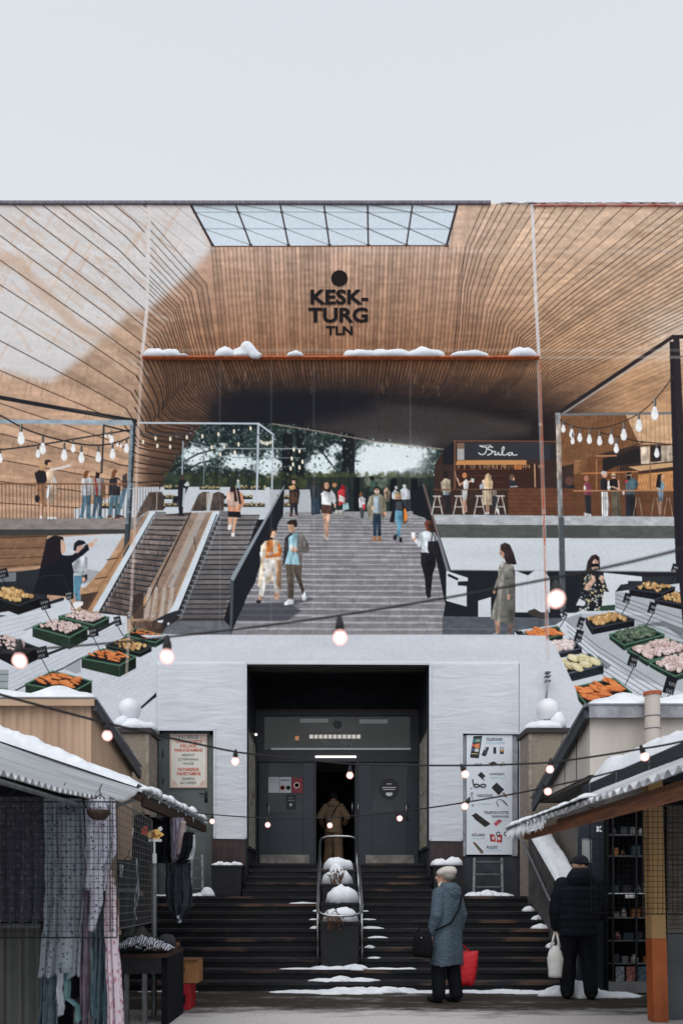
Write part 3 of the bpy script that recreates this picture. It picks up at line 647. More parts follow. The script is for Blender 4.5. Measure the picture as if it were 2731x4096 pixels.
    fig([((196, 160, 140), [(994, 490), (1014, 470), (1034, 500), (1030, 550), (1000, 545)]), ((120, 110, 96), [(1004, 500), (1028, 500), (1028, 560), (1006, 560)])])
    fig([((196, 202, 206), [(1044, 510), (1064, 486), (1094, 505), (1096, 550), (1046, 545)]), ((214, 208, 202), [(1062, 466), (1076, 462), (1084, 480), (1066, 488)]), ((200, 206, 210), [(1096, 490), (1124, 470), (1156, 490), (1160, 540), (1150, 550), (1104, 550)]), ((226, 226, 228), [(1112, 460), (1122, 452), (1136, 460), (1134, 474), (1114, 474)]), ((50, 54, 60), [(1106, 548), (1150, 548), (1150, 625), (1108, 620)])])
    # woman in white blouse, brown skirt
    fig([(sk, [(612, 628), (640, 630), (640, 690), (634, 745), (640, 790), (622, 782), (622, 720)]), (sk, [(640, 632), (662, 632), (650, 700), (648, 790), (634, 798), (632, 720)]), ((206, 196, 186), [(618, 770), (630, 765), (634, 788), (620, 788)]), ((206, 196, 186), [(634, 785), (650, 788), (652, 802), (632, 802)]), ((84, 62, 56), [(606, 575), (670, 580), (672, 642), (604, 634)]), ((206, 208, 212), [(598, 520), (618, 492), (668, 490), (690, 520), (698, 560), (682, 580), (668, 560), (664, 586), (606, 580), (606, 545)]), ((62, 46, 42), [(602, 480), (616, 440), (640, 432), (656, 450), (664, 500), (650, 505), (620, 495), (610, 510)]), (sk, [(622, 448), (640, 440), (652, 452), (650, 478), (636, 488), (624, 476)]), ((40, 36, 38), [(592, 520), (604, 520), (604, 560), (590, 556)]), (sk, [(684, 575), (696, 575), (694, 604), (684, 600)])])
    # young man, khaki jacket
    fig([((44, 58, 74), [(924, 630), (978, 632), (976, 700), (978, 775), (956, 780), (954, 700), (948, 780), (928, 775)]), ((150, 104, 70), [(924, 782), (950, 780), (950, 808), (922, 806)]), ((150, 104, 70), [(956, 782), (978, 782), (980, 812), (958, 812)]), ((134, 130, 112), [(886, 590), (906, 530), (940, 512), (970, 512), (1000, 535), (1012, 600), (1008, 650), (985, 672), (978, 640), (930, 636), (920, 676), (900, 670)]), ((150, 164, 172), [(930, 530), (966, 525), (972, 630), (928, 632)]), (sk, [(934, 478), (952, 470), (966, 480), (966, 506), (952, 518), (936, 506)]), ((40, 34, 34), [(930, 490), (934, 472), (952, 465), (970, 474), (968, 488), (950, 478)]), (sk, [(916, 590), (938, 596), (930, 612), (916, 606)]), ((150, 50, 50), [(990, 632), (1004, 636), (1004, 650), (990, 648)]), (sk, [(994, 628), (1012, 630), (1008, 652), (998, 650)])])
    c.line([(938, 500), (962, 500)], 5, (240, 240, 236))
    # woman in black coat, jeans
    fig([((100, 150, 176), [(1066, 612), (1116, 614), (1112, 670), (1098, 740), (1094, 785), (1070, 780), (1080, 720), (1066, 670)]), ((34, 32, 36), [(1055, 775), (1078, 768), (1072, 806), (1052, 800)]), ((34, 32, 36), [(1092, 785), (1108, 790), (1110, 818), (1090, 816)]), ((30, 32, 38), [(1030, 690), (1050, 600), (1056, 560), (1082, 545), (1110, 555), (1130, 610), (1140, 690), (1116, 700), (1110, 620), (1066, 616), (1060, 695)]), ((74, 78, 84), [(1072, 560), (1106, 560), (1110, 612), (1070, 614)]), ((206, 168, 112), [(1062, 550), (1068, 512), (1086, 502), (1104, 520), (1106, 552), (1096, 540), (1078, 540)]), (sk, [(1074, 520), (1088, 514), (1098, 524), (1096, 545), (1084, 550), (1074, 540)]), ((214, 128, 60), [(1118, 606), (1130, 606), (1146, 660), (1130, 690), (1120, 690)])])
    # couple
    fig([((50, 48, 52), [(196, 1185), (228, 1155), (238, 1165), (222, 1200), (196, 1198)]), (sk, [(206, 1160), (236, 1150), (232, 1180), (212, 1180)]), (sk, [(310, 1130), (340, 1130), (340, 1170), (312, 1176)]), ((224, 204, 180), [(225, 850), (250, 810), (330, 800), (350, 860), (356, 1000), (350, 1120), (326, 1110), (300, 1060), (260, 1080), (220, 1100), (205, 1090), (222, 960)]), ((216, 212, 206), [(246, 920), (320, 930), (322, 1000), (338, 1130), (312, 1136), (296, 1000), (266, 1040), (240, 1160), (210, 1152), (238, 1020)]), ((196, 116, 56), [(258, 822), (284, 800), (302, 806), (304, 912), (256, 918)]), ((196, 116, 56), [(336, 812), (358, 862), (352, 905), (306, 914), (304, 892), (336, 880), (330, 840)]), ((160, 124, 96), [(326, 930), (354, 930), (350, 1120), (322, 1080)]), ((226, 206, 182), [(226, 840), (262, 806), (256, 920), (225, 960)]), (sk, [(262, 880), (296, 876), (306, 896), (270, 904)]), (sk, [(284, 745), (312, 740), (322, 765), (306, 790), (286, 786)]), ((44, 36, 38), [(268, 760), (278, 732), (306, 726), (318, 742), (296, 750), (286, 780), (270, 772)]), ((226, 226, 226), [(218, 878), (240, 878), (236, 912), (222, 912)])])
    fig([((226, 230, 232), [(372, 1196), (400, 1175), (432, 1178), (428, 1205), (372, 1212)]), ((220, 228, 232), [(482, 1150), (500, 1124), (512, 1170), (500, 1186), (484, 1180)]), ((84, 76, 68), [(378, 955), (484, 960), (478, 1040), (498, 1120), (488, 1150), (462, 1080), (434, 1010), (430, 1170), (394, 1170), (390, 1060)]), ((58, 56, 58), [(360, 970), (376, 790), (412, 756), (440, 770), (420, 840), (384, 940)]), ((110, 106, 104), [(446, 760), (492, 770), (520, 820), (530, 864), (510, 884), (486, 880), (484, 958), (458, 960), (450, 880)]), ((160, 200, 214), [(398, 790), (430, 762), (458, 760), (452, 860), (470, 958), (376, 952), (400, 860)]), (sk, [(406, 850), (446, 848), (462, 866), (440, 880), (410, 874)]), ((226, 224, 222), [(406, 834), (432, 836), (428, 866), (408, 864)]), (sk, [(394, 700), (418, 690), (440, 710), (440, 748), (416, 756), (398, 740)]), ((48, 38, 36), [(388, 694), (410, 676), (448, 676), (456, 710), (440, 726), (426, 704), (396, 706)])])
    c.line([(450, 878), (500, 866), (525, 862)], 14, (100, 96, 96))
    # woman in white shirt and black trousers (right)
    fig([((28, 28, 34), [(1254, 1130), (1284, 1120), (1290, 1160), (1268, 1168)]), ((30, 30, 36), [(1226, 880), (1316, 880), (1320, 960), (1300, 1020), (1288, 1140), (1258, 1140), (1250, 1040), (1226, 950)]), ((204, 212, 218), [(1210, 800), (1216, 762), (1256, 745), (1310, 755), (1332, 790), (1330, 850), (1316, 884), (1230, 882), (1232, 830), (1212, 850), (1180, 800), (1190, 790)]), ((220, 224, 226), [(1166, 756), (1192, 754), (1190, 796), (1170, 796)]), (sk, [(1172, 790), (1194, 786), (1196, 806), (1178, 808)]), ((110, 66, 50), [(1246, 700), (1262, 676), (1290, 682), (1302, 740), (1296, 756), (1262, 745)]), ((60, 44, 42), [(1268, 700), (1296, 710), (1310, 755), (1290, 760)]), ((36, 36, 42), [(1270, 812), (1330, 808), (1350, 890), (1340, 930), (1290, 900), (1268, 870)])])
    c.line([(1300, 760), (1292, 815)], 6, (34, 34, 40)); c.line([(1304, 760), (1330, 840)], 5, (34, 34, 40))
def paint_right(c):
    R = c.rng; sk = (206, 164, 140)
    c.use(1731, 1650, .6378)
    # upper gallery with the bar
    c.poly([(60, 240), (140, 180), (700, 180), (780, 190), (1800, 150), (1800, 660), (10, 660), (10, 330)], (58, 44, 40), 1, True)
    c.poly([(760, 10), (1500, 10), (1500, 210), (1240, 215), (1020, 270), (860, 330), (800, 340)], (120, 84, 58), 1, True); c.poly([(1200, 10), (1500, 10), (1500, 200), (1290, 205)], (206, 168, 132), 1, True)
    for k in range(26): c.line([(820+k*27, 20), (760+k*30, 300)], 4, (80, 54, 40), .35)
    c.poly([(1000, 270), (1150, 270), (1150, 385), (1500, 380), (1500, 660), (880, 660), (880, 330)], (104, 68, 46), 1, True); c.poly([(880, 300), (960, 300), (960, 390), (880, 390)], (150, 108, 76), .8, True)
    c.poly([(1060, 290), (1160, 270), (1300, 220), (1300, 320), (1160, 335), (1060, 380)], (38, 34, 36)); c.poly([(1295, 220), (1500, 210), (1500, 310), (1300, 330)], (196, 178, 158), 1, True); c.poly([(1358, 210), (1425, 210), (1425, 310), (1358, 315)], (44, 38, 38))
    c.poly([(1220, 345), (1500, 318), (1500, 345), (1290, 372)], (196, 156, 116)); c.poly([(1280, 395), (1500, 370), (1500, 490), (1280, 490)], (196, 140, 92), 1, True)
    for k in range(14): c.line([(1285+k*17, 395), (1270+k*17, 490)], 4, (130, 86, 54), .5)
    c.line([(930, 385), (1280, 375)], 9, (180, 120, 76)); c.line([(1020, 275), (1145, 275)], 7, (190, 140, 100)); c.line([(1355, 205), (1358, 490)], 6, (120, 90, 66)); c.line([(1022, 300), (1022, 490)], 7, (190, 140, 98), .7); c.line([(1160, 340), (1160, 490)], 6, (150, 100, 66), .7)
    # bar front and sign
    c.poly([(150, 330), (690, 330), (690, 480), (150, 480)], (58, 38, 34)); c.poly([(470, 478), (880, 478), (880, 645), (470, 645)], (104, 66, 48), 1, True)
    for y in (500, 525, 550, 576, 602, 625): c.line([(470, y), (880, y)], 3, (60, 38, 32), .7)
    for y in (360, 400, 440): c.line([(150, y), (440, y)], 5, (92, 54, 40), .8)
    for _ in range(60): x = R.uniform(150, 690); c.line([(x, 335), (x, R.uniform(342, 362))], 4, (216, 170, 120), R.uniform(.3, .9))
    c.poly([(505, 335), (555, 335), (555, 362), (505, 362)], (196, 120, 66), .8); c.line([(634, 330), (638, 470)], 8, (190, 150, 116))
    c.poly([(60, 240), (135, 180), (135, 330), (60, 330)], (30, 32, 38)); c.poly([(150, 195), (195, 195), (195, 300), (150, 300)], (170, 168, 166)); c.poly([(150, 195), (195, 195), (195, 232), (150, 232)], (120, 96, 80))
    c.line([(130, 182), (780, 186)], 7, (110, 76, 60)); c.line([(135, 180), (135, 480)], 7, (130, 92, 70))
    c.poly([(195, 196), (730, 196), (730, 300), (195, 302)], (50, 52, 58)); c.poly([(150, 303), (583, 303), (583, 332), (140, 332)], (196, 140, 88)); c.poly([(730, 210), (770, 195), (770, 300), (730, 310)], (44, 42, 44))
    W = (220, 222, 222)
    c.line(smooth_poly([(292, 212), (310, 222), (336, 218), (332, 250), (318, 268), (296, 268), (285, 258)]), 5, W); c.line([(290, 212), (362, 210)], 4, W)
    c.line(smooth_poly([(372, 222), (352, 216), (338, 234), (372, 244), (366, 262), (340, 272)]), 5, W); c.line(smooth_poly([(372, 250), (395, 248), (380, 272), (404, 268), (408, 250), (408, 272), (428, 268)]), 4.5, W)
    c.line(smooth_poly([(428, 268), (448, 222), (432, 220), (428, 262), (444, 276), (466, 262)]), 4.5, W); c.line(smooth_poly([(494, 256), (474, 256), (466, 274), (490, 272), (494, 256), (498, 274), (524, 270)]), 4.5, W)
    # people at the bar
    def p(col, pts): c.poly(pts, col, 1, True)
    p((196, 182, 156), [(48, 440), (76, 415), (106, 425), (110, 500), (54, 500)]); c.ell(78, 392, 20, 24, (40, 36, 38)); p((44, 44, 50), [(62, 520), (104, 520), (112, 640), (80, 640)]); p((150, 170, 176), [(62, 500), (102, 500), (100, 522), (62, 520)])
    p((206, 208, 206), [(188, 440), (206, 420), (224, 440), (218, 490), (190, 490)]); p((200, 200, 198), [(178, 490), (216, 490), (208, 555), (182, 550)]); p(sk, [(180, 550), (204, 552), (214, 625), (182, 640), (180, 600)]); c.ell(196, 398, 14, 18, (196, 130, 90)); c.line([(190, 440), (166, 460), (152, 418)], 8, sk); c.line([(220, 440), (244, 430)], 9, sk); p((226, 228, 228), [(236, 418), (256, 418), (254, 442), (238, 442)]); c.line([(152, 432), (134, 374)], 4, (190, 160, 140))
    p((206, 186, 158), [(306, 430), (340, 415), (372, 435), (372, 584), (310, 584)]); p((190, 164, 128), [(324, 400), (344, 384), (362, 400), (366, 470), (322, 474)]); p(sk, [(328, 584), (352, 584), (350, 630), (332, 630)]); p((226, 226, 226), [(328, 628), (352, 628), (352, 642), (328, 642)]); p((170, 176, 180), [(290, 460), (318, 440), (318, 485), (290, 490)]); p((150, 140, 130), [(372, 490), (398, 495), (395, 530), (372, 528)])
    p((44, 46, 54), [(368, 530), (400, 530), (408, 610), (370, 610)]); p((226, 226, 226), [(392, 606), (408, 606), (416, 646), (402, 640)])
    p((50, 52, 60), [(474, 440), (490, 420), (515, 440), (518, 470), (476, 470)]); c.ell(492, 412, 17, 20, (104, 82, 70)); c.line([(484, 470), (526, 468)], 5, (214, 214, 212)); c.ell(503, 422, 6, 10, sk)
    c.ell(852, 432, 25, 30, (96, 68, 58)); p((40, 42, 50), [(824, 462), (880, 458), (888, 478), (820, 478)])
    c.line([(286, 490), (400, 490)], 6, (34, 34, 40))
    for x in (25, 160, 290, 420):
        for d in (-24, 24): c.line([(x+d*.4, 530), (x+d*1.4, 642)], 7, (206, 198, 188))
        c.line([(x-22, 528), (x+22, 528)], 9, (206, 198, 188)); c.line([(x-26, 595), (x+26, 595)], 6, (206, 198, 188))
    p((150, 76, 92), [(944, 450), (968, 435), (990, 460), (988, 522), (948, 520)]); p((40, 46, 56), [(950, 520), (986, 520), (988, 640), (956, 640)]); c.ell(958, 416, 15, 20, (170, 120, 96)); p((220, 220, 220), [(944, 630), (988, 640), (988, 654), (944, 652)]); p((214, 214, 212), [(942, 462), (956, 466), (954, 492), (942, 490)])
    p((36, 36, 42), [(1046, 430), (1066, 412), (1088, 430), (1090, 500), (1050, 500)]); p((226, 228, 230), [(1052, 500), (1090, 500), (1102, 580), (1092, 658), (1056, 658)]); c.ell(1072, 392, 17, 20, sk); p((206, 206, 202), [(1046, 386), (1062, 368), (1086, 376), (1084, 384), (1060, 392)])
    p((226, 222, 216), [(1092, 440), (1100, 425), (1106, 500), (1092, 490)]); p((30, 30, 36), [(1102, 430), (1130, 416), (1158, 430), (1150, 490), (1106, 490)]); p((104, 98, 84), [(1116, 490), (1160, 490), (1180, 655), (1118, 655)]); c.ell(1128, 400, 15, 19, sk); p((190, 164, 120), [(1112, 398), (1128, 382), (1144, 396), (1128, 394)]); c.line([(1116, 402), (1142, 402)], 6, (28, 28, 32)); c.line([(1158, 432), (1164, 486), (1120, 468)], 9, sk); c.ell(1100, 472, 12, 10, (226, 226, 226))
    p((80, 104, 112), [(1204, 440), (1236, 410), (1276, 430), (1284, 465), (1250, 490), (1264, 516), (1206, 520)]); p((38, 40, 48), [(1204, 518), (1262, 518), (1270, 655), (1204, 655)]); c.ell(1222, 398, 18, 24, sk); p((34, 30, 32), [(1206, 398), (1210, 378), (1240, 378), (1236, 392)]); p((34, 30, 32), [(1206, 400), (1238, 398), (1230, 426), (1212, 424)]); c.ell(1208, 436, 9, 8, (196, 60, 80)); p((214, 214, 212), [(1182, 500), (1196, 496), (1196, 518), (1184, 520)])
    p((130, 160, 176), [(1402, 450), (1430, 430), (1446, 460), (1440, 500), (1404, 500)]); p((120, 140, 156), [(1404, 500), (1440, 500), (1436, 560), (1408, 560)]); p((34, 30, 34), [(1392, 470), (1402, 395), (1426, 388), (1440, 410), (1424, 420), (1420, 480)]); c.ell(1432, 408, 8, 13, sk); p(sk, [(1410, 560), (1432, 560), (1430, 640), (1412, 640)])
    for x in (1280, 1390, 1470):
        for d in (-18, 18): c.line([(x+d*.4, 540), (x+d*1.5, 650)], 6, (170, 150, 130), .8)
    # railing
    for x in range(10, 800, 17): c.line([(x, 485), (x+2, 655)], 3, (60, 48, 44), .75)
    for x in range(885, 1800, 15): c.line([(x, 495), (x+1, 658)], 3.4, (64, 52, 48), .8)
    c.line([(0, 486), (460, 487)], 6, (110, 76, 60), .9); c.line([(880, 494), (1800, 494)], 8, (180, 130, 98))
    # slabs and white lower wall
    c.poly([(0, 643), (1800, 660), (1800, 716), (20, 706)], (176, 180, 184), 1, True); c.poly([(20, 706), (1800, 716), (1800, 795), (45, 788)], (84, 88, 86), 1, True); c.poly([(700, 712), (1040, 714), (1040, 794), (700, 792)], (70, 72, 70), .6)
    c.poly([(45, 788), (1800, 795), (1800, 1005), (110, 992)], (202, 208, 214)); c.line([(110, 992), (1800, 1003)], 6, (120, 126, 130)); c.poly([(110, 996), (1800, 1006), (1800, 1300), (60, 1300)], (30, 34, 40))
    # white counters at the bottom
    c.use(1931, 2150, .5102)
    c.poly([(-320, 620), (640, 635), (640, 780), (-320, 772)], (86, 92, 100), 1, True); c.line([(-320, 720), (640, 722)], 5, (120, 126, 132), .8)
    w = (206, 212, 218)
    c.poly([(-290, 265), (-120, 320), (-120, 345), (-200, 350), (-200, 380), (-130, 385), (-130, 545), (-290, 500)], w); c.line([(-270, 300), (-205, 330)], 20, (30, 34, 38))
    for q in [[(250, 262), (350, 300), (400, 262), (470, 262), (520, 320), (520, 590), (250, 590)], [(-40, 500), (60, 470), (60, 625), (-40, 625)], [(600, 600), (760, 590), (800, 640), (620, 640)]]: c.poly(q, w)
    for x in (300, 345, 410, 450, 500): c.line([(x, 300), (x+4, 560)], 3, (150, 156, 162), .8)
    c.poly([(345, 580), (400, 560), (470, 600), (510, 560), (515, 640), (440, 640), (370, 610)], (60, 56, 54)); c.line([(440, 640), (445, 780)], 6, (60, 60, 62))
    c.poly([(940, 280), (1240, 310), (1240, 345), (1130, 345), (1130, 370), (1075, 372), (1030, 430), (940, 430)], w); c.poly([(1240, 310), (1700, 300), (1700, 440), (1075, 430), (1075, 375), (1240, 345)], (44, 48, 52))
    # frame on the right with bulbs
    c.use(1731, 1650, .6378)
    c.line([(790, 5), (1500, -470), (1850, -470)], 24, (40, 36, 40)); c.line([(795, 22), (1480, -430)], 10, (176, 178, 178), .7); c.line([(790, 18), (1500, 8), (1850, 2)], 16, (110, 112, 114))
    c.poly([(765, 5), (795, 5), (828, 1250), (795, 1250)], (130, 132, 134), 1, True); c.poly([(768, 80), (798, 80), (806, 420), (775, 420)], (176, 158, 142), .7, True); c.poly([(785, 660), (820, 660), (832, 1260), (798, 1260)], (70, 78, 82), .8)
    c.poly([(1478, -440), (1528, -440), (1620, 1750), (1530, 1250), (1505, 640)], (36, 34, 40)); c.poly([(1500, -470), (1540, -470), (1650, 1750), (1600, 1750)], (44, 40, 44)); c.line([(1480, -340), (1850, -360)], 10, (60, 56, 60), .8)
    c.line(smooth_poly([(795, 50), (840, 80), (960, 112), (1100, 95), (1250, 40), (1380, -60), (1500, -220)]), 7, (60, 50, 46)); c.line([(1040, 130), (1280, 185), (1480, 205)], 7, (50, 42, 40)); c.line([(1160, 245), (1320, 190)], 6, (60, 50, 46))
    def bulb(x, y, s=1.0):
        c.poly([(x-6*s, y-70*s), (x+7*s, y-70*s), (x+8*s, y-28*s), (x-8*s, y-28*s)], (80, 76, 74)); c.line([(x-3*s, y-68*s), (x-3*s, y-30*s)], 3*s, (206, 196, 184))
        c.ell(x, y+8*s, 18*s, 26*s, (232, 234, 236)); c.poly([(x-8*s, y-32*s), (x+8*s, y-32*s), (x+17*s, y+6*s), (x-17*s, y+6*s)], (226, 228, 230)); c.ell(x-5*s, y+6*s, 6*s, 14*s, (244, 242, 234))
    for x, y, s in [(814, 105, .75), (866, 135, .85), (872, 180, .7), (917, 160, .85), (977, 170, .9), (1041, 180, .9), (1113, 172, .95), (1145, 228, .9), (1192, 142, 1.1), (1286, 85, 1.2), (1385, 8, 1.3), (1398, 258, .9)]: bulb(x, y, s)

def crate(c, q, drop, col, kind, n):
    """an open crate: q = rim corners (far-left, far-right, near-right, near-left)"""
    R = c.rng; q = [np.array(a, float) for a in q]; d = np.array((0, drop))
    dk = np.array(col)*.55
    c.poly([q[3], q[2], q[2]+d, q[3]+d], dk, 1, True); c.poly([q[2], q[1], q[1]+d, q[2]+d], np.array(col)*.4, 1, True); c.poly([q[0], q[3], q[3]+d, q[0]+d*.8], dk, 1, True)
    for t in np.linspace(.08, .9, 11):
        a = q[3]*(1-t)+q[2]*t
        c.line([a+d*.25, a+d*.85], 5, np.array(col)*.3, .8)
    c.poly(q, (26, 30, 30)); c.line(q+[q[0]], 11, np.array(col)*1.25)
    pal = {'carrot': ((226, 142, 86), (196, 108, 62)), 'garlic': ((222, 206, 200), (176, 150, 146)), 'potato': ((214, 180, 128), (160, 120, 76)), 'green': ((110, 128, 104), (46, 60, 52)), 'gourd': ((224, 214, 172), (176, 164, 116)), 'onion': ((230, 220, 216), (196, 176, 172))}[kind]
    for i in range(n):
        b = .12+.76*(i+R.random())/n; a = R.uniform(.10, .90); p = c.quadpt(q, a, b)-np.array((0, 10*math.sin(math.pi*a)+drop*.12))
        k = np.linalg.norm(q[1]-q[0])/300; col2 = lerp(pal[0], pal[1], R.random())
        if kind == 'carrot':
            r = R.uniform(-.15, .5); c.ell(p[0], p[1]+4*k, 54*k, 14*k, (120, 58, 34), .7, r); c.ell(p[0], p[1], 52*k, 12*k, col2, 1, r); c.ell(p[0], p[1]-4*k, 36*k, 4*k, (236, 150, 92), .6, r)
        elif kind == 'gourd':
            r = R.uniform(.1, .6); c.ell(p[0], p[1]+5*k, 52*k, 28*k, (70, 64, 46), .7, r); c.ell(p[0], p[1], 50*k, 26*k, col2, 1, r); c.ell(p[0]-6*k, p[1]-8*k, 30*k, 10*k, (240, 234, 206), .6, r)
        elif kind == 'green':
            r = R.uniform(-.8, .8); c.ell(p[0], p[1], 34*k, 12*k, col2, 1, r); c.ell(p[0], p[1]-4*k, 20*k, 4*k, (150, 166, 140), .5, r)
        else:
            s = 1.0 if kind == 'garlic' else 1.25; s *= R.uniform(.85, 1.15)
            c.ell(p[0], p[1]+5*k, 19*k*s, 17*k*s, np.array(pal[1])*.45, .7); c.ell(p[0], p[1], 18*k*s, 16*k*s, col2); c.ell(p[0]-5*k, p[1]-5*k, 9*k*s, 7*k*s, np.minimum(245, np.array(col2)*1.12), .8)
            if kind == 'garlic' and R.random() < .3: c.ell(p[0], p[1], 6*k, 6*k, (110, 78, 70), .8)

def ticket(c, x, y, w, h, sx, sy, lean=.25):
    R = c.rng
    c.line([(x, y+h*.4), (sx, sy)], 6, (24, 26, 30))
    c.poly([(x-w/2, y-h/2+w*lean*.5), (x+w/2, y-h/2-w*lean*.5), (x+w/2+h*lean, y+h/2-w*lean*.5), (x-w/2+h*lean, y+h/2+w*lean*.5)], (26, 28, 34))
    for r in range(2):
        for k in range(4 if r == 0 else 3):
            px = x-w*.32+k*w*.2+(h*lean*.5 if r else 0); py = y-h*.2+r*h*.42-k*w*lean*.2
            c.line([(px, py), (px+w*.06, py+h*.2), (px+w*.12, py)], 4, (206, 206, 206), .8)

def paint_stalls(c):
    R = c.rng; g = (66, 94, 78); w = (200, 206, 213); dk = (46, 50, 54)
    # ---- left stall
    c.use(0, 0, 1); c.poly([(-200, 2600), (2900, 2600), (2900, 3000), (-200, 3000)], (205, 209, 217))
    c.use(0, 2150, .5102)
    c.poly([(-320, 640), (480, 480), (560, 480), (560, 575), (1000, 620), (1000, 745), (1560, 770), (1650, 790), (1340, 1100), (1120, 1290), (1000, 1400), (-320, 1400)], (204, 209, 217))
    c.poly([(-320, 600), (560, 478), (556, 560), (470, 600), (420, 640), (250, 700), (180, 790), (0, 800), (-320, 860)], w)
    for k in range(7): c.line([(-320, 660+k*42), (470-k*44, 500+k*42)], 4, (150, 156, 164), .8)
    c.line([(-320, 560), (300, 545), (495, 485)], 26, (34, 38, 42)); c.poly([(0, 610), (60, 612), (-60, 650), (-300, 660)], (30, 32, 36), .7)
    c.poly([(320, 860), (1000, 640), (1000, 735), (830, 830), (640, 950), (460, 1040), (60, 1240), (70, 1040), (320, 940)], w)
    for k in range(5): c.line([(80, 1075+k*38), (560, 845+k*36), (985, 675+k*20)], 4, (150, 156, 164), .75)
    c.line([(330, 935), (560, 850), (905, 665)], 20, (30, 34, 38)); c.line([(75, 1230), (300, 1110), (500, 1030), (650, 945)], 10, (34, 38, 42))
    c.poly([(500, 1030), (640, 960), (640, 1060), (600, 1070)], (160, 166, 172)); c.poly([(-320, 1020), (75, 1040), (65, 1232), (-320, 1232)], (150, 160, 160), .9)
    for y in (1075, 1130, 1185): c.line([(-320, y), (70, y)], 5, (70, 76, 76))
    for k in range(9):  # slat joints of the low front fading into the white cloth
        c.line([(720-k*4, 1200+k*30-k*4), (1070+k*50, 940+k*22)], 3.2, (150, 156, 166), .75-.05*k)
    for k in range(7): c.line([(1000+k*30, 1400-k*14), (1330+k*40, 1120-k*34)], 3, (160, 166, 176), .4)
    c.poly([(180, 735), (330, 665), (340, 672), (215, 730)], (60, 64, 68), .5)
    for _ in range(3): crate(c, [(-200, 420), (60, 390), (330, 480), (-60, 540)], 60, (44, 46, 52), 'potato', 1)
    crate(c, [(-160, 430), (100, 400), (325, 475), (150, 535)], 75, (40, 42, 48), 'potato', 46)
    crate(c, [(465, 622), (640, 575), (860, 630), (740, 690)], 50, g, 'garlic', 120)
    crate(c, [(260, 705), (440, 645), (690, 710), (550, 785)], 95, g, 'garlic', 130)
    crate(c, [(-150, 800), (40, 770), (300, 865), (150, 935)], 95, (40, 42, 48), 'garlic', 60)
    crate(c, [(985, 770), (1070, 715), (1310, 775), (1220, 825)], 40, g, 'carrot', 22)
    crate(c, [(835, 850), (990, 785), (1190, 860), (1100, 905)], 36, (44, 52, 50), 'potato', 50)
    crate(c, [(645, 950), (815, 875), (1070, 935), (940, 1005)], 92, g, 'carrot', 26)
    crate(c, [(205, 1150), (420, 1050), (725, 1130), (570, 1215)], 90, g, 'carrot', 28)
    for t in [(20, 285, 80, 70, 60, 390), (350, 525, 74, 80, 410, 670), (540, 455, 56, 66, 598, 580), (918, 658, 52, 70, 978, 785), (730, 745, 66, 72, 795, 900), (325, 905, 84, 90, 405, 1085), (1012, 600, 30, 50, 1068, 740)]: ticket(c, *t)
    # ---- right stall
    c.use(1931, 2150, .5102)
    c.poly([(245, 745), (280, 730), (560, 690), (640, 640), (1030, 430), (1700, 340), (1700, 1400), (440, 1400), (255, 1080)], (202, 207, 214))
    for k in range(10): c.line([(250+k*6, 790+k*40), (470+k*30, 1240+k*26)], 3.4, (146, 152, 160), .8-.05*k)
    for k in range(9): c.line([(262+k*26, 800+k*46), (740, 1420+k*10)], 3.4, (140, 146, 154), .6)
    c.poly([(630, 640), (760, 600), (1550, 620), (1700, 640), (1700, 1250), (1160, 1100), (900, 900)], (174, 180, 186))
    for k in range(6): c.line([(640+k*10, 650+k*44), (900, 860+k*40), (1420, 1180+k*44)], 5, (70, 76, 82), .8)
    c.poly([(1030, 430), (1700, 480), (1700, 660), (1540, 640), (1030, 560)], (168, 174, 180))
    for k in range(5): c.line([(1030, 450+k*32), (1560, 640+k*40)], 5, (74, 80, 86), .8)
    c.poly([(1190, 690), (1430, 700), (1560, 800), (1560, 720), (1400, 660)], (60, 66, 70), .5); c.poly([(900, 930), (1000, 1010), (960, 1040), (880, 960)], (60, 66, 70), .5)
    c.poly([(245, 738), (300, 735), (760, 1370), (690, 1370)], (30, 34, 38)); c.poly([(640, 640), (760, 600), (800, 640), (720, 720)], (150, 156, 162))
    k_ = (44, 46, 56)
    crate(c, [(1140, 410), (1290, 352), (1500, 395), (1400, 440)], 60, k_, 'potato', 40); crate(c, [(1340, 490), (1500, 430), (1700, 470), (1560, 530)], 40, k_, 'potato', 40)
    crate(c, [(800, 640), (1030, 592), (1180, 650), (850, 715)], 50, k_, 'potato', 46); crate(c, [(985, 765), (1260, 690), (1415, 765), (1100, 845)], 44, g, 'green', 60)
    crate(c, [(1125, 875), (1420, 790), (1720, 880), (1280, 970)], 40, g, 'garlic', 150); crate(c, [(1300, 985), (1600, 890), (1750, 1000), (1500, 1090)], 40, g, 'garlic', 120)
    crate(c, [(320, 745), (580, 700), (620, 760), (370, 830)], 40, g, 'carrot', 26); crate(c, [(430, 850), (690, 800), (770, 870), (480, 935)], 40, (66, 70, 84), 'onion', 90)
    crate(c, [(530, 990), (830, 915), (940, 1000), (620, 1080)], 70, (70, 80, 92), 'gourd', 16); crate(c, [(690, 1180), (1020, 1105), (1160, 1215), (810, 1310)], 50, g, 'carrot', 30)
    for t in [(650, 600, 36, 62, 590, 720), (775, 670, 46, 80, 712, 790), (760, 775, 56, 90, 700, 850), (1135, 480, 50, 76, 1080, 610), (1332, 555, 54, 84, 1275, 690), (1185, 965, 70, 90, 1110, 1160), (1480, 1160, 84, 130, 1440, 1250), (1505, 240, 40, 60, 1470, 360)]: ticket(c, *t, lean=-.3)
    # dark edge of the stall's post
    c.poly([(1505, 0), (1560, 0), (1700, 900), (1700, 1250), (1590, 1250), (1560, 700)], (34, 34, 40))
    # woman in trench coat, seen from the side
    def p(col, pts): c.poly(pts, col, 1, True)
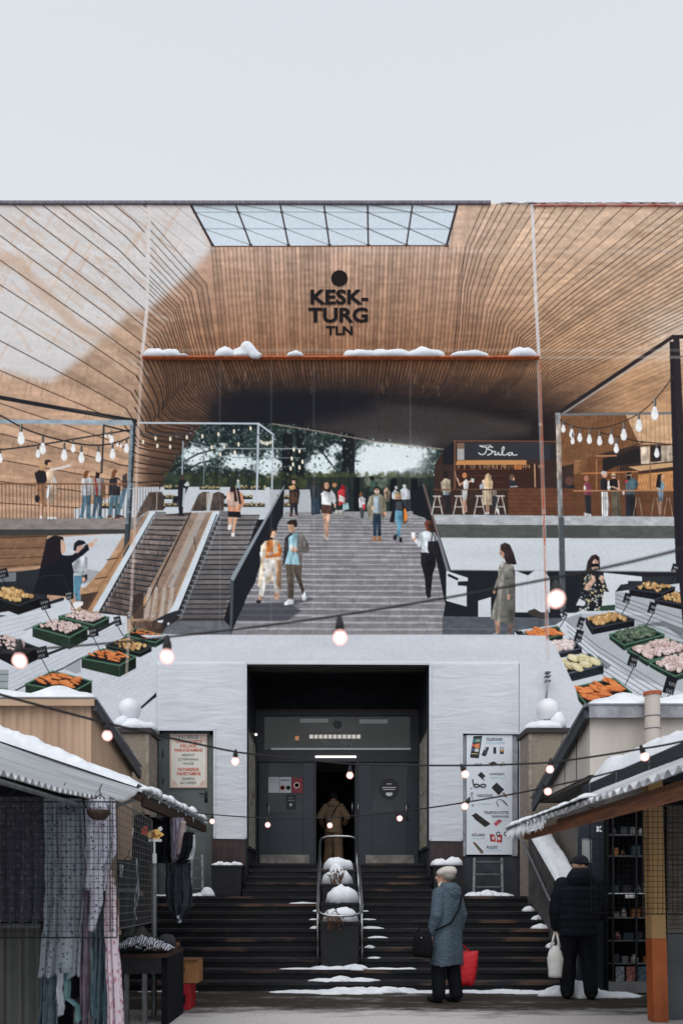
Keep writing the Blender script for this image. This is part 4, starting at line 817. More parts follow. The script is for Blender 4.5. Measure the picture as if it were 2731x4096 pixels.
    p((190, 150, 130), [(90, 650), (130, 660), (130, 750), (100, 760)]); p((120, 100, 92), [(190, 670), (240, 670), (215, 760), (190, 760)]); p((150, 156, 158), [(34, 800), (90, 750), (134, 770), (138, 812), (60, 815)]); p((130, 138, 142), [(140, 795), (190, 755), (212, 770), (210, 812), (150, 812)])
    p((134, 132, 124), [(118, 240), (150, 190), (190, 205), (240, 230), (250, 340), (240, 470), (246, 660), (200, 680), (120, 660), (58, 640), (78, 540), (108, 440), (115, 330)]); p((104, 104, 100), [(170, 300), (210, 240), (248, 260), (246, 660), (190, 676), (150, 560)]); p((206, 202, 196), [(140, 200), (165, 195), (150, 240), (136, 234)])
    for a, b in [((150, 420), (140, 640)), ((120, 360), (90, 620)), ((190, 500), (196, 660)), ((165, 300), (160, 420))]: c.line([a, b], 9, (90, 90, 86), .5)
    for a, b in [((135, 400), (118, 640)), ((150, 280), (150, 330))]: c.line([a, b], 10, (170, 168, 160), .5)
    c.line([(115, 330), (96, 390), (82, 430)], 18, (128, 126, 118)); p((200, 150, 124), [(76, 415), (98, 410), (96, 440), (80, 446)]); p((200, 150, 124), [(190, 450), (214, 450), (208, 490), (192, 488)]); p((196, 150, 128), [(128, 90), (150, 70), (160, 120), (150, 150), (130, 140)]); p((50, 40, 42), [(134, 60), (170, 42), (208, 60), (236, 120), (262, 210), (240, 216), (180, 210), (160, 150), (150, 110), (136, 100)]); p((196, 150, 128), [(150, 110), (166, 130), (160, 170), (146, 160)])
    # woman in flowered dress with phone
    p((34, 34, 40), [(760, 290), (850, 260), (910, 270), (940, 320), (990, 450), (1000, 520), (930, 560), (900, 580), (810, 580), (800, 500), (740, 480)])
    for _ in range(120):
        x = R.uniform(750, 990); y = R.uniform(290, 580)
        if abs(x-870) < 60+(y-280)*.35: c.ell(x, y, R.uniform(4, 13), R.uniform(4, 10), [(226, 222, 216), (206, 196, 150), (150, 160, 140), (90, 110, 120)][R.integers(4)], .85, R.uniform(0, 3))
    p((206, 170, 150), [(790, 390), (850, 320), (880, 340), (830, 410), (800, 420)]); p((206, 170, 150), [(920, 300), (945, 310), (930, 370), (905, 330)]); p((40, 40, 46), [(850, 292), (905, 290), (895, 322), (860, 325)]); p((206, 170, 150), [(845, 300), (870, 306), (880, 345), (850, 340)])
    p((206, 170, 152), [(846, 190), (876, 170), (904, 190), (902, 240), (876, 268), (852, 250)]); p((52, 40, 42), [(800, 270), (815, 190), (846, 145), (880, 136), (908, 160), (912, 250), (900, 260), (900, 190), (872, 172), (850, 200), (848, 262)]); p((24, 24, 28), [(844, 208), (902, 210), (900, 236), (876, 232), (848, 240)])
    c.poly([(725, 535), (750, 480), (800, 510), (790, 540)], (206, 210, 214)); c.poly([(940, 430), (1030, 430), (1030, 570), (920, 575)], (206, 211, 216)); c.poly([(915, 540), (1030, 530), (1030, 575), (915, 580)], (50, 70, 60))

def paint_seams(c):
    U, V = c.U, c.V; c.use(0, 0, 1)
    # bottom cloth of the print, plain white
    c.poly([(700, 2540), (2058, 2540), (2180, 2545), (2220, 2590), (2300, 2760), (2420, 3300), (560, 3300), (660, 2720), (760, 2600)], (205, 209, 217))
    c.soft([(940, 2440), (2052, 2540), (2052, 2546), (660, 2552)], (205, 209, 217), .0, 4)
    c.use(0, 2150, .5102); c.poly([(1104, 1332), (1250, 1198), (1290, 1160), (1296, 1178), (1286, 1212), (1200, 1272), (1112, 1346)], (26, 28, 34)); c.use(0, 0, 1); c.poly([(560, 2541), (2050, 2541), (2050, 2556), (600, 2556)], (205, 209, 217))
    # logo disc is separate lettering; skylight
    c.poly([(767, 826), (1828, 826), (1792, 986), (853, 990)], (206, 218, 228))
    c.poly([(767, 826), (1828, 826), (1824, 842), (775, 842)], (196, 206, 214)); 
    tops = [767, 945, 1122, 1296, 1470, 1648, 1826]; bots = [853, 1005, 1155, 1318, 1472, 1624, 1784]
    for v in (852, 919): c.line([(790+(v-852)*.55, v), (1818-(v-852)*.3, v+1)], 5, (150, 166, 178), .8)
    for i, (a, b) in enumerate(zip(tops, bots)):
        c.line([(a, 828), (b, 988)], 6 if i not in (0, 6) else 9, (46, 34, 36))
        for t in (.16, .57, .97): c.ell(a+(b-a)*t, 828+160*t, 8, 4, (44, 44, 50))
        if i:
            for t0, t1 in ((-.05, .16), (.16, .57), (.57, .97)):
                a0 = tops[i-1]; b0 = bots[i-1]
                c.line([(a0+(b0-a0)*t0, 828+160*t0), (a+(b-a)*t1, 828+160*t1)], 3 if i < 5 else 5, (104, 104, 108), .75)
    c.line([(853, 990), (1792, 986)], 5, (90, 60, 44))
    # light seams between the cloths
    c.line([(601, 818), (588, 1250), (570, 1430)], 13, (216, 212, 212), .8); c.line([(570, 1430), (556, 1700), (545, 2000), (528, 2400), (515, 2560), (508, 2700)], 11, (206, 186, 176), .55)
    c.line([(2126, 818), (2140, 1200), (2153, 1430)], 13, (214, 214, 218), .8); c.line([(2152, 1430), (2160, 1700), (2172, 2050), (2180, 2320), (2188, 2640)], 16, (200, 190, 190), .5)
    R = c.rng; prev = (2157, 1440)
    for k in range(60):
        v = 1440+k*19; q = (2157+(v-1440)*.024+R.uniform(-2, 2), v)
        c.line([prev, q], R.uniform(3, 7) if v < 2200 else 3, (180, 84, 50), R.uniform(.5, .95)); prev = q
    for v, a in ((1008, .30), (1404, .35), (1432, .5)):
        c.line([(590 if v > 1400 else 1300, v), (2890, v)], 16 if v < 1400 else 12, (206, 196, 190), a*.6)
    for u in (880, 1085, 1255, 1640): c.line([(u, 1440), (u, 2600)], 9, (206, 206, 212), .10)
    # printing grain and slight fading
    c.im *= (1+.05*(c.noise(6, 6)-.5)+.04*(c.noise(300, 40)-.5))[..., None]
    c.im[:] = np.clip(c.im, 0, 250)

def paint_print():
    c = Canvas(); paint_wood(c); paint_depth(c); paint_hall(c); paint_right(c); paint_stalls(c); paint_seams(c)
    return c
# ================================================================ THE SETTING
FY = 14.30                                   # plane of the facade
def FX(u): return (u-CX)*FY/FPX
def FZ(v): return EYE+(CY-v)*FY/FPX

# yard: worn, partly icy asphalt
m = mat('yard_ice', lin((52, 50, 49)), .75, spec=.12); nt = m.node_tree; b = nt.nodes['Principled BSDF']
tc = nt.nodes['Texture Coordinate']
def nnode(scale, stretch, det=6, rough=.65):
    mp = nt.nodes.new('ShaderNodeMapping'); mp.inputs['Scale'].default_value = stretch; nt.links.new(tc.outputs['Object'], mp.inputs[0])
    q = nt.nodes.new('ShaderNodeTexNoise'); q.inputs['Scale'].default_value = scale; q.inputs['Detail'].default_value = det; q.inputs['Roughness'].default_value = rough
    nt.links.new(mp.outputs[0], q.inputs['Vector']); return q
def ramp(src, p0, c0, p1, c1):
    q = nt.nodes.new('ShaderNodeValToRGB'); q.color_ramp.elements[0].position = p0; q.color_ramp.elements[0].color = (*c0, 1); q.color_ramp.elements[1].position = p1; q.color_ramp.elements[1].color = (*c1, 1)
    nt.links.new(src, q.inputs[0]); return q
n1 = nnode(1.6, (.5, 1.6, 1), 7, .7); n2 = nnode(9, (.5, 1.8, 1), 9, .8); n3 = nnode(55, (1, 1, 1), 3)
sx = nt.nodes.new('ShaderNodeSeparateXYZ'); nt.links.new(tc.outputs['Object'], sx.inputs[0])
mr = nt.nodes.new('ShaderNodeMapRange'); mr.inputs[1].default_value = 8.9; mr.inputs[2].default_value = 7.8; mr.inputs[3].default_value = -.16; mr.inputs[4].default_value = .34
nt.links.new(sx.outputs['Y'], mr.inputs[0])
ad = nt.nodes.new('ShaderNodeMath'); ad.operation = 'ADD'; nt.links.new(n1.outputs['Fac'], ad.inputs[0]); nt.links.new(mr.outputs[0], ad.inputs[1])
a2 = nt.nodes.new('ShaderNodeMath'); a2.operation = 'MULTIPLY_ADD'; nt.links.new(n2.outputs['Fac'], a2.inputs[0]); a2.inputs[1].default_value = .62; nt.links.new(ad.outputs[0], a2.inputs[2])
cr = ramp(a2.outputs[0], .70, (.050, .041, .035), 1.0, (.62, .60, .60))
mx = nt.nodes.new('ShaderNodeMixRGB'); mx.blend_type = 'MULTIPLY'; mx.inputs[0].default_value = .75; c3 = ramp(n3.outputs['Fac'], .32, (.5, .46, .44), .55, (1, 1, 1))
nt.links.new(cr.outputs[0], mx.inputs[1]); nt.links.new(c3.outputs[0], mx.inputs[2]); nt.links.new(mx.outputs[0], b.inputs['Base Color'])
bp = nt.nodes.new('ShaderNodeBump'); bp.inputs['Strength'].default_value = .5; bp.inputs['Distance'].default_value = .02; nt.links.new(n2.outputs['Fac'], bp.inputs['Height']); nt.links.new(bp.outputs[0], b.inputs['Normal'])
g = MB(); g.add([(-250, -150, 0), (250, -150, 0), (250, 350, 0), (-250, 350, 0)], [(0, 1, 2, 3)])
tag(g.build('ground', m), kind='structure')

# ---------------------------------------------------------------- market hall
XL, XR = FX(985), FX(1717)                   # doorway recess
BY = 16.05                                   # plane of the doors
def BX(u): return (u-CX)*BY/FPX
def BZ(v): return EYE+(CY-v)*BY/FPX
NL0, NL1, NR0, NR1 = FX(628), FX(858), FX(1845), FX(2072)
NZ = FZ(2922); NZR = FZ(2935); NB = FZ(3425); TOPZ = FZ(822); RZ = FZ(2660); UPL = 1.95; SIDE = 1.30

hall = thing('market_hall', 'market hall with recessed entrance, almost hidden behind a huge printed banner', 'building', (0, FY, 0))
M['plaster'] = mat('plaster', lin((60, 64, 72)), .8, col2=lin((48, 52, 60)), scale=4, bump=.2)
M['plaster_light'] = mat('plaster_light', lin((168, 170, 178)), .8, col2=lin((132, 134, 142)), scale=5, bump=.2)
w = MB(); y0, y1 = FY+.03, FY+.40
for a in [(-12, y0, 0, NL0, y1, RZ), (NL1, y0, 0, XL, y1, RZ), (XR, y0, 0, NR0, y1, RZ), (NR1, y0, 0, 12, y1, RZ), (-12, y0, RZ, 12, y1, TOPZ),
          (NL0, y0, NZ, NL1, y1, RZ), (NR0, y0, NZR, NR1, y1, RZ), (NR0, y0, 0, NR1, y1, NB), (NR0, y0+.16, NB, NR1, y1, NZR), (NL0, y0+.22, 0, NL1, y1, NZ)]: w.box(*a)
w.box(-12, y1, 0, -9, 40, TOPZ); w.box(9, y1, 0, 12, 40, TOPZ)
w.build('wall', 'plaster', hall)
w = MB(); w.box(-12.05, FY-.0, TOPZ, 12.05, 40, TOPZ+.03); rf = w.build('roof', 'galv', hall)
M['coping'] = mat('coping', lin((120, 116, 128)), .6, metal=.2, col2=lin((84, 82, 92)), scale=7, stretch=(8, 1, 1)); M['coping_red'] = mat('coping_red', lin((170, 90, 78)), .6, col2=lin((190, 150, 146)), scale=3)
w = MB(); w.box(-12.05, FY-.06, TOPZ-.012, FX(1960), FY+.02, TOPZ+.048); w.build('roof_edge', 'coping', hall, bevel=.01)
w = MB(); w.box(FX(2130), FY-.06, TOPZ-.045, 12.05, FY+.02, TOPZ-.022); w.build('roof_edge', 'coping_red', hall)
w = MB(); w.box(FX(1600)-.0, FY-.13, TOPZ-.05, FX(1960), FY+.01, TOPZ-.012)
# recess: side walls, soffit, back wall with openings for the doors
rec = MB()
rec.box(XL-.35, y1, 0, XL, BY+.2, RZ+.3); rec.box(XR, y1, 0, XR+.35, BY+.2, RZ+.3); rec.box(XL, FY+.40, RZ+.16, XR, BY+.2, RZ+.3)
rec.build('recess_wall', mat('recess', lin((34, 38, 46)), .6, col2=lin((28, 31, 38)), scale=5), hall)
w = MB(); w.box(XL, FY+.03, RZ-.02, XR, FY+.40, RZ+.16); w.build('lintel', mat('lintel', lin((84, 78, 76)), .7, col2=lin((58, 54, 54)), scale=3, stretch=(1, 8, 8)), hall)
TZ0, TZ1 = BZ(3000), BZ(2863)
w = MB(); w.box(XL, BY, TZ1+.06, XR, BY+.12, RZ+.16); w.build('upper_panel', 'dark', hall)
fr = MB(); f0, f1 = BX(1056), BX(1642)
fr.box(XL, BY-.03, TZ1, XR, BY+.10, TZ1+.07)
fr.box(XL, BY-.02, UPL, BX(1030), BY+.10, TZ1); fr.box(BX(1674), BY-.02, UPL, XR, BY+.10, TZ1)
fr.box(BX(1030), BY-.02, TZ0, f0, BY+.1, TZ1); fr.box(f1, BY-.02, TZ0, BX(1674), BY+.1, TZ1)
fr.box(BX(1030), BY-.03, BZ(3048), BX(1674), BY+.1, TZ0)
fr.box(BX(1258), BY-.02, UPL, BX(1264), BY+.1, BZ(3048)); fr.box(BX(1424), BY-.03, UPL, BX(1431), BY+.1, BZ(3048))
M['frame_dark'] = mat('frame_dark', lin((44, 49, 58)), .5, col2=lin((38, 42, 50)), scale=4); M['trim_brown'] = mat('trim_brown', lin((62, 44, 42)), .6, scale=5)
fr.build('door_frame', 'frame_dark', hall)
w = MB(); w.box(XL+.02, BY-.05, TZ1+.07, XR-.02, BY+.02, TZ1+.12); w.build('trim', 'trim_brown', hall)
w = MB(); w.box(f0, BY+.03, TZ0, f1, BY+.04, TZ1); tw = w.build('transom_window', 'glass', hall)
M['grey_letters'] = mat('grey_letters', lin((112, 118, 118)), .6)
cxm = (f0+f1)/2
lettering('lettering', 'TALLINN', .15, (BX(1350), BY+.012, BZ(2976)), 'grey_letters', tw, 1.05, .006)
w = MB(); w.lathe([(0.0, 0), (.087, 0), (.087, .012), (0, .012)], (0, 0, 0), 24)
w.v = [(x+BX(1350), BY+.02-z*.8, y+BZ(2898)) for x, y, z in w.v]; w.build('disc_logo', mat('disc', lin((66, 70, 74)), .6), tw)
w = MB(); w.box(f0+.15, BY+.015, TZ0, f1, BY+.03, TZ0+.045); w.build('window_snow', 'snow', tw)
# doors
def door(u0, u1, gl, kick, hand, label=None):
    z0, z1 = UPL+.015, BZ(3050); x0, x1 = BX(u0), BX(u1); gx0, gx1, gz0, gz1 = BX(gl[0]), BX(gl[1]), BZ(gl[3]), BZ(gl[2])
    d = MB(); d.box(x0, BY, z0, gx0, BY+.05, z1); d.box(gx1, BY, z0, x1, BY+.05, z1); d.box(gx0, BY, z0, gx1, BY+.05, gz0); d.box(gx0, BY, gz1, gx1, BY+.05, z1)
    o = d.build('door', 'door_dark', hall, bevel=.004)
    d = MB(); d.box(gx0, BY+.02, gz0, gx1, BY+.03, gz1); d.build('window', mat('door_glass', lin((62, 68, 74)), .1, col2=lin((44, 49, 56)), scale=1.0, alpha=.8), o)
    d = MB(); d.box(BX(kick[0]), BY-.006, BZ(kick[3]), BX(kick[1]), BY, BZ(kick[2])); d.build('kick_plate', mat('kick_plate', lin((136, 132, 128)), .45, metal=.3, col2=lin((108, 104, 102)), scale=6), o)
    hx, hz0, hz1 = BX(hand[0]), BZ(hand[2]), BZ(hand[1]); q = .05*hand[3]
    d = MB(); d.tube([(hx-q, BY, hz1), (hx-q, BY-.05, hz1), (hx, BY-.06, hz1-.02), (hx, BY-.06, hz0+.02), (hx-q, BY-.05, hz0), (hx-q, BY, hz0)], .012, 8); d.build('handle', 'steel', o, smooth=True)
    return o
dl = door(1034, 1257, (1074, 1212, 3045, 3246), (1041, 1237, 3419, 3453), (1077, 3219, 3272, 1))
dr = door(1432, 1672, (1487, 1628, 3046, 3246), (1462, 1655, 3420, 3455), (1623, 3222, 3278, -1))
# open middle leaf, folded inwards
w = MB(); w.box(BX(1425)-.03, BY+.10, UPL+.02, BX(1425)+.012, BY+.95, BZ(3052)); od = w.build('door', 'door_dark', hall, label='open middle door leaf turned inwards')
w = MB()
for q in (-.075, .05): w.tube([(BX(1422)+q, BY-.02, BZ(3208)), (BX(1422)+q, BY-.06, BZ(3208)), (BX(1422)+q, BY-.06, BZ(3262)), (BX(1422)+q, BY-.02, BZ(3262))], .010, 8)
w.build('handle', 'steel', od, smooth=True)
# vestibule behind the doors with its ceiling lamps
w = MB()
w.box(-4.2, 23.0, UPL-.1, 4.2, 23.2, 6.2); w.box(-4.3, BY+.2, UPL-.1, -4.2, 23, 6.2); w.box(4.2, BY+.2, UPL-.1, 4.3, 23, 6.2); w.box(-4.2, BY+.2, 6.05, 4.2, 23, 6.2); w.box(-4.2, BY+.12, UPL-.1, 4.2, 23, UPL-.004)
w.box(XL-2.4, BY+.12, UPL, XL-.35, BY+.2, 6.1); w.box(XR+.35, BY+.12, UPL, XR+2.4, BY+.2, 6.1)
w.build('vestibule', mat('vestibule', lin((70, 74, 76)), .8, scale=2), hall)
w = MB(); w.box(BX(1230), 18.2, UPL, BX(1450), 18.26, 4.3); w.build('inner_door', 'dark', hall)
for u0, u1, v, y in [(1200, 1313, 2881, 19.0), (1437, 1550, 2884, 19.0), (1236, 1444, 2945, 21.5)]:
    a, b_ = W(u0, v, y), W(u1, v, y); l = MB()
    if y > 20:
        n = 11
        for i in range(n): q = a.lerp(b_, (i+.08)/n); r_ = a.lerp(b_, (i+.85)/n); l.box(q.x, q.y, q.z-.045, r_.x, q.y+.1, q.z+.045)
    else: l.box(a.x, a.y, a.z-.04, b_.x, a.y+.1, a.z+.04)
    l.build('ceiling_lamp', 'lamp' if y > 20 else mat('dim_lamp', (.8, .8, .8), .5, emit=(.9, .95, 1), estr=.22), hall)
l = MB(); a = W(1261, 3027, BY-.06); b_ = W(1424, 3027, BY-.06); l.tube([a, b_], .022, 8); l.build('ceiling_lamp', 'lamp', hall)
l = MB(); a = W(1188, 2952, 19.5); l.box(a.x-.05, a.y, a.z-.05, a.x+.05, a.y+.04, a.z+.05); l.build('ceiling_lamp', mat('orange_lamp', (.8, .3, .1), .5, emit=(1, .42, .16), estr=1.0), hall)
l = MB(); a = W(1024, 2938, 15.7); l.sphere(a, .028, n=10, m=8); l.build('wall_lamp', 'lamp', hall)
# glazed side walls of the recess with pale glazing bars
for sx_, x in ((1, XL), (-1, XR)):
    z0, z1 = W(0, 3387, 14.8).z, W(0, 2938, 14.8).z
    f = MB(); f.box(x, 14.45, z0-.06, x+.03*sx_, 15.95, z0); f.box(x, 14.45, z1, x+.03*sx_, 15.95, z1+.06); f.box(x, 14.39, z0-.06, x+.03*sx_, 14.45, z1+.06); f.box(x, 15.95, z0-.06, x+.03*sx_, 16.0, z1+.06)
    win = f.build('side_window', 'frame_dark', hall)
    f = MB(); f.box(x, 14.45, z0, x+.008*sx_, 15.95, z1); f.build('pane', mat('side_pane', lin((44, 50, 58)), .12, col2=lin((60, 66, 72)), scale=1), win)
    f = MB()
    for y in (14.48, 14.62, 14.78, 14.96, 15.16, 15.40, 15.66): f.box(x+.008*sx_, y, z0, x+.03*sx_, y+.03, z1)
    f.box(x+.008*sx_, 14.45, (z0+z1)/2-.02, x+.024*sx_, 15.95, (z0+z1)/2+.02)
    f.build('glazing_bars', mat('pale_bars', lin((150, 148, 140)), .5, col2=lin((120, 112, 100)), scale=6), win)
# dark red tile piers below the cloth
tile = mat('pier_tile', lin((56, 40, 42)), .35, spec=.5); nt = tile.node_tree; bk = nt.nodes.new('ShaderNodeTexBrick'); bk.offset = 0; bk.inputs['Color1'].default_value = (*lin((62, 42, 42)), 1); bk.inputs['Color2'].default_value = (*lin((46, 34, 38)), 1); bk.inputs['Mortar'].default_value = (*lin((34, 28, 32)), 1)
bk.inputs['Scale'].default_value = 1; bk.inputs['Brick Width'].default_value = .11; bk.inputs['Row Height'].default_value = .22; bk.inputs['Mortar Size'].default_value = .006
mp = nt.nodes.new('ShaderNodeMapping'); mp.inputs['Rotation'].default_value = (rad(90), 0, 0); nt.links.new(nt.nodes['Texture Coordinate'].outputs['Object'], mp.inputs[0]); nt.links.new(mp.outputs[0], bk.inputs['Vector']); nt.links.new(bk.outputs['Color'], nt.nodes['Principled BSDF'].inputs['Base Color'])
for a, b_ in ((FX(848), XL-.005), (XR+.005, FX(1850)), (FX(2075), FX(2120)), (FX(590), FX(626))):
    w = MB(); w.box(a, FY-.02, SIDE, b_, FY+.03, FZ(3345)); w.build('tile_pier', tile, hall)
# grey side door in its niche, left
w = MB(); sy = FY+.14; w.box(NL0+.02, sy, SIDE, NL1-.02, sy+.08, NZ-.05); sd = w.build('side_door', 'door_grey', hall)
w = MB(); w.box(NL0, sy-.03, SIDE, NL0+.07, sy+.10, NZ); w.box(NL1-.11, sy-.03, SIDE, NL1, sy+.1, NZ); w.box(NL0, sy-.03, NZ-.07, NL1, sy+.1, NZ); w.build('frame', 'door_grey', sd, bevel=.006)
w = MB()
x0, x1 = NL0+.16, NL1-.17
for z0, z1 in ((SIDE+.12, FZ(3320)), (FZ(3270), NZ-.25)):
    for q in [(x0, z0, x1, z0), (x0, z1, x1, z1), (x0, z0, x0, z1), (x1, z0, x1, z1)]: w.bar((q[0], sy-.004, q[1]), (q[2], sy-.004, q[3]), .016, .012, up=(0, 1, 0))
w.build('panel_moulding', 'door_grey', sd)
w = MB(); hz = FZ(3172); hx = FX(820); w.box(hx-.028, sy-.012, hz-.16, hx+.028, sy, hz+.05); w.tube([(hx, sy-.01, hz), (hx, sy-.05, hz), (hx-.12, sy-.055, hz)], .012); w.build('handle', 'black_metal', sd, smooth=True)
for v in (3010, 3120, 3330): w = MB(); w.tube([(NL0+.085, sy-.012, FZ(v)-.06), (NL0+.085, sy-.012, FZ(v)+.06)], .012); w.build('hinge', 'black_metal', sd)
# pale reveals of the right niche
w = MB(); w.box(NR0+.01, FY-.0, NB, NR0+.08, FY+.19, NZR-.03); w.box(NR1-.13, FY-.0, NB, NR1-.01, FY+.19, NZR-.03); w.build('niche_frame', 'plaster_light', hall, bevel=.006)

# ---------------------------------------------------------------- the printed banner
ALB = 1.02
cv = paint_print()
rgb = cv.im/255.0
alb = np.where(rgb <= .04045, rgb/12.92, ((rgb+.055)/1.055)**2.4)*ALB
bann = thing('mural_banner', 'huge printed banner of a timber market hall interior stretched over the whole facade', 'banner', (0, FY, 0))
pm = bpy.data.materials.new('printed_cloth'); pm.use_nodes = True; nt = pm.node_tree; b = nt.nodes['Principled BSDF']; b.inputs['Roughness'].default_value = .7; b.inputs['Specular IOR Level'].default_value = .06
vc = nt.nodes.new('ShaderNodeVertexColor'); vc.layer_name = 'print'; nt.links.new(vc.outputs[0], b.inputs['Base Color'])
tc = nt.nodes.new('ShaderNodeTexCoord'); mp = nt.nodes.new('ShaderNodeMapping'); mp.inputs['Scale'].default_value = (.7, 1, 1.6); nt.links.new(tc.outputs['Object'], mp.inputs[0])
q = nt.nodes.new('ShaderNodeTexNoise'); q.inputs['Scale'].default_value = 1.6; q.inputs['Detail'].default_value = 5; nt.links.new(mp.outputs[0], q.inputs['Vector'])
bp = nt.nodes.new('ShaderNodeBump'); bp.inputs['Strength'].default_value = .18; bp.inputs['Distance'].default_value = .1; nt.links.new(q.outputs['Fac'], bp.inputs['Height']); nt.links.new(bp.outputs[0], b.inputs['Normal'])

def print_panel(name, i0, i1, j0, j1, dy=0.):
    us = cv.u[i0:i1+1]; vs = cv.v[j0:j1+1]; nu, nv = len(us), len(vs)
    X = (us-CX)*FY/FPX; Z = EYE+(CY-vs)*FY/FPX
    co = np.zeros((nv, nu, 3), np.float32); co[..., 0] = X[None, :]; co[..., 2] = Z[:, None]
    # slack cloth: a few millimetres of real billow
    co[..., 1] = -.02-dy+.006*np.sin(co[..., 0]*2.1+1.3*np.sin(co[..., 2]*.9))*np.cos(co[..., 2]*1.7)
    me = bpy.data.meshes.new(name); me.vertices.add(nu*nv); me.vertices.foreach_set('co', co.ravel())
    a = (np.arange(nv-1)[:, None]*nu+np.arange(nu-1)[None, :]).ravel()
    lp = np.stack([a, a+nu, a+nu+1, a+1], 1).astype(np.int32); nf = len(lp)
    me.loops.add(nf*4); me.loops.foreach_set('vertex_index', lp.ravel()); me.polygons.add(nf); me.polygons.foreach_set('loop_start', np.arange(0, nf*4, 4, dtype=np.int32))
    me.update(calc_edges=True)
    at = me.color_attributes.new('print', 'FLOAT_COLOR', 'POINT'); c4 = np.ones((nv, nu, 4), np.float32); c4[..., :3] = alb[j0:j1+1, i0:i1+1]; at.data.foreach_set('color', c4.ravel())
    me.polygons.foreach_set('use_smooth', np.ones(nf, bool)); me.materials.append(pm)
    o = bpy.data.objects.new(name, me); COL.objects.link(o); o.parent = bann
    return o
def ci(u): return int(round((u-PU0)/PC))
def cj(v): return int(round((v-PV0)/PC))
JM = cj(2655); JE = cv.h-1; JL = cj(1422)
print_panel('printed_panel', 0, ci(580), 0, JM)
print_panel('printed_panel', ci(580), ci(2147), 0, JL)
print_panel('printed_panel', ci(580), ci(2147), JL, JM)
print_panel('printed_panel', ci(2147), cv.w-1, 0, JM)
print_panel('printed_panel', 0, ci(628), JM, JE); print_panel('printed_panel', ci(2075), cv.w-1, JM, JE)

# lower white cloth, wrinkled, wrapped round the door and the niches
cloth = mat('white_cloth', lin((207, 211, 219)), .75, col2=lin((200, 204, 213)), scale=1.2, spec=.2)
nt = cloth.node_tree; b = nt.nodes['Principled BSDF']; tc = nt.nodes['Texture Coordinate']
mp = nt.nodes.new('ShaderNodeMapping'); mp.inputs['Scale'].default_value = (.55, 1, 2.6); mp.inputs['Rotation'].default_value = (0, rad(14), 0); nt.links.new(tc.outputs['Object'], mp.inputs[0])
q = nt.nodes.new('ShaderNodeTexNoise'); q.inputs['Scale'].default_value = 2.2; q.inputs['Detail'].default_value = 6; q.inputs['Distortion'].default_value = .8; nt.links.new(mp.outputs[0], q.inputs['Vector'])
bp = nt.nodes.new('ShaderNodeBump'); bp.inputs['Strength'].default_value = .28; bp.inputs['Distance'].default_value = .1; nt.links.new(q.outputs['Fac'], bp.inputs['Height']); nt.links.new(bp.outputs[0], b.inputs['Normal'])
def wrinkle(u, v, amp):
    x, z = FX(u), FZ(v)
    return amp*min(1, max(0, (v-2650)/140))*(nz(x*.9+z*.6, z*1.6, 3.)+.5*nz(x*2.1-z, z*4, 7.)+.2*nz(x*7, z*10, 1.))
OPEN = [(628, 858, 2923, 9999), (986, 1716, 2661, 9999), (1846, 2073, 2936, 9999), (596, 628, 2600, 2940), (2073, 2108, 2600, 2940), (596, 986, 3352, 9999), (1716, 2108, 3360, 9999)]
us = sorted({596, 628, 858, 986, 1716, 1846, 2073, 2108} | set(range(604, 2104, 12))); vs_ = sorted({2648, 2661, 2923, 2936, 2940, 3352, 3360} | set(range(2668, 3350, 10)))
ix = {}; s = MB()
def sv(u, v):
    if (u, v) not in ix: ix[(u, v)] = len(s.v); s.v.append((FX(u), FY-.024-.008*min(1, max(0, (v-2660)/200))-abs(wrinkle(u, v, .013)), FZ(v)))
    return ix[(u, v)]
for u0, u1 in zip(us[:-1], us[1:]):
    for v0, v1 in zip(vs_[:-1], vs_[1:]):
        cu, cw = (u0+u1)/2, (v0+v1)/2
        if not any(o[0] < cu < o[1] and o[2] < cw < o[3] for o in OPEN): s.f.append((sv(u0, v0), sv(u1, v0), sv(u1, v1), sv(u0, v1))); s.mi.append(0)
s.build('cloth_skirt', cloth, bann, smooth=True, solid=.004)
# hems
hem = MB()
for a, b_ in [((984, 2658), (984, 3354)), ((1719, 2660), (1719, 3362)), ((984, 2655), (1719, 2658)), ((860, 2923), (860, 3354)), ((626, 2920), (860, 2921)), ((1844, 2935), (1844, 3362)), ((1844, 2932), (2076, 2935)), ((860, 3351), (984, 3353)), ((1719, 3360), (1844, 3361))]:
    hem.bar((FX(a[0]), FY-.048, FZ(a[1])), (FX(b_[0]), FY-.048, FZ(b_[1])), .045, .010, up=(0, 1, 0))
hem.build('hem', cloth, bann, bevel=.004)
# lettering of the logo, printed in black on the cloth
M['logo_black'] = mat('logo_black', lin((40, 36, 38)), .8, col2=lin((36, 33, 35)), scale=3, spec=.0)
ly = FY-.032
w = MB(); n = 40; r0 = 33*FY/FPX
w.add([(FX(1357)+r0*1.0*math.cos(i*2*math.pi/n), ly, FZ(1118)+r0*.95*math.sin(i*2*math.pi/n)) for i in range(n)], [tuple(range(n))]); w.build('logo_disc', 'logo_black', bann, solid=.004)
def logo(s, u, v, cap, width):
    o = lettering('logo_lettering', s, 1.0, (0, ly, 0), 'logo_black', bann, 1, .031, depth=.001)
    me = o.data; xs = [p.co.x for p in me.vertices]; zs = [p.co.z for p in me.vertices]; off = origin_of(bann)
    wx, hz = max(xs)-min(xs), max(zs)-min(zs); k = width*FY/FPX/wx; kz = cap*FY/FPX/hz
    for p in me.vertices: p.co.x = (p.co.x-(max(xs)+min(xs))/2)*k+FX(u)-off.x; p.co.z = (p.co.z-(max(zs)+min(zs))/2)*kz+FZ(v)-off.z
logo('KESK-', 1357, 1193, 60, 230); logo('TURG', 1352, 1265, 60, 238); logo('TLN', 1357, 1327, 36, 106)

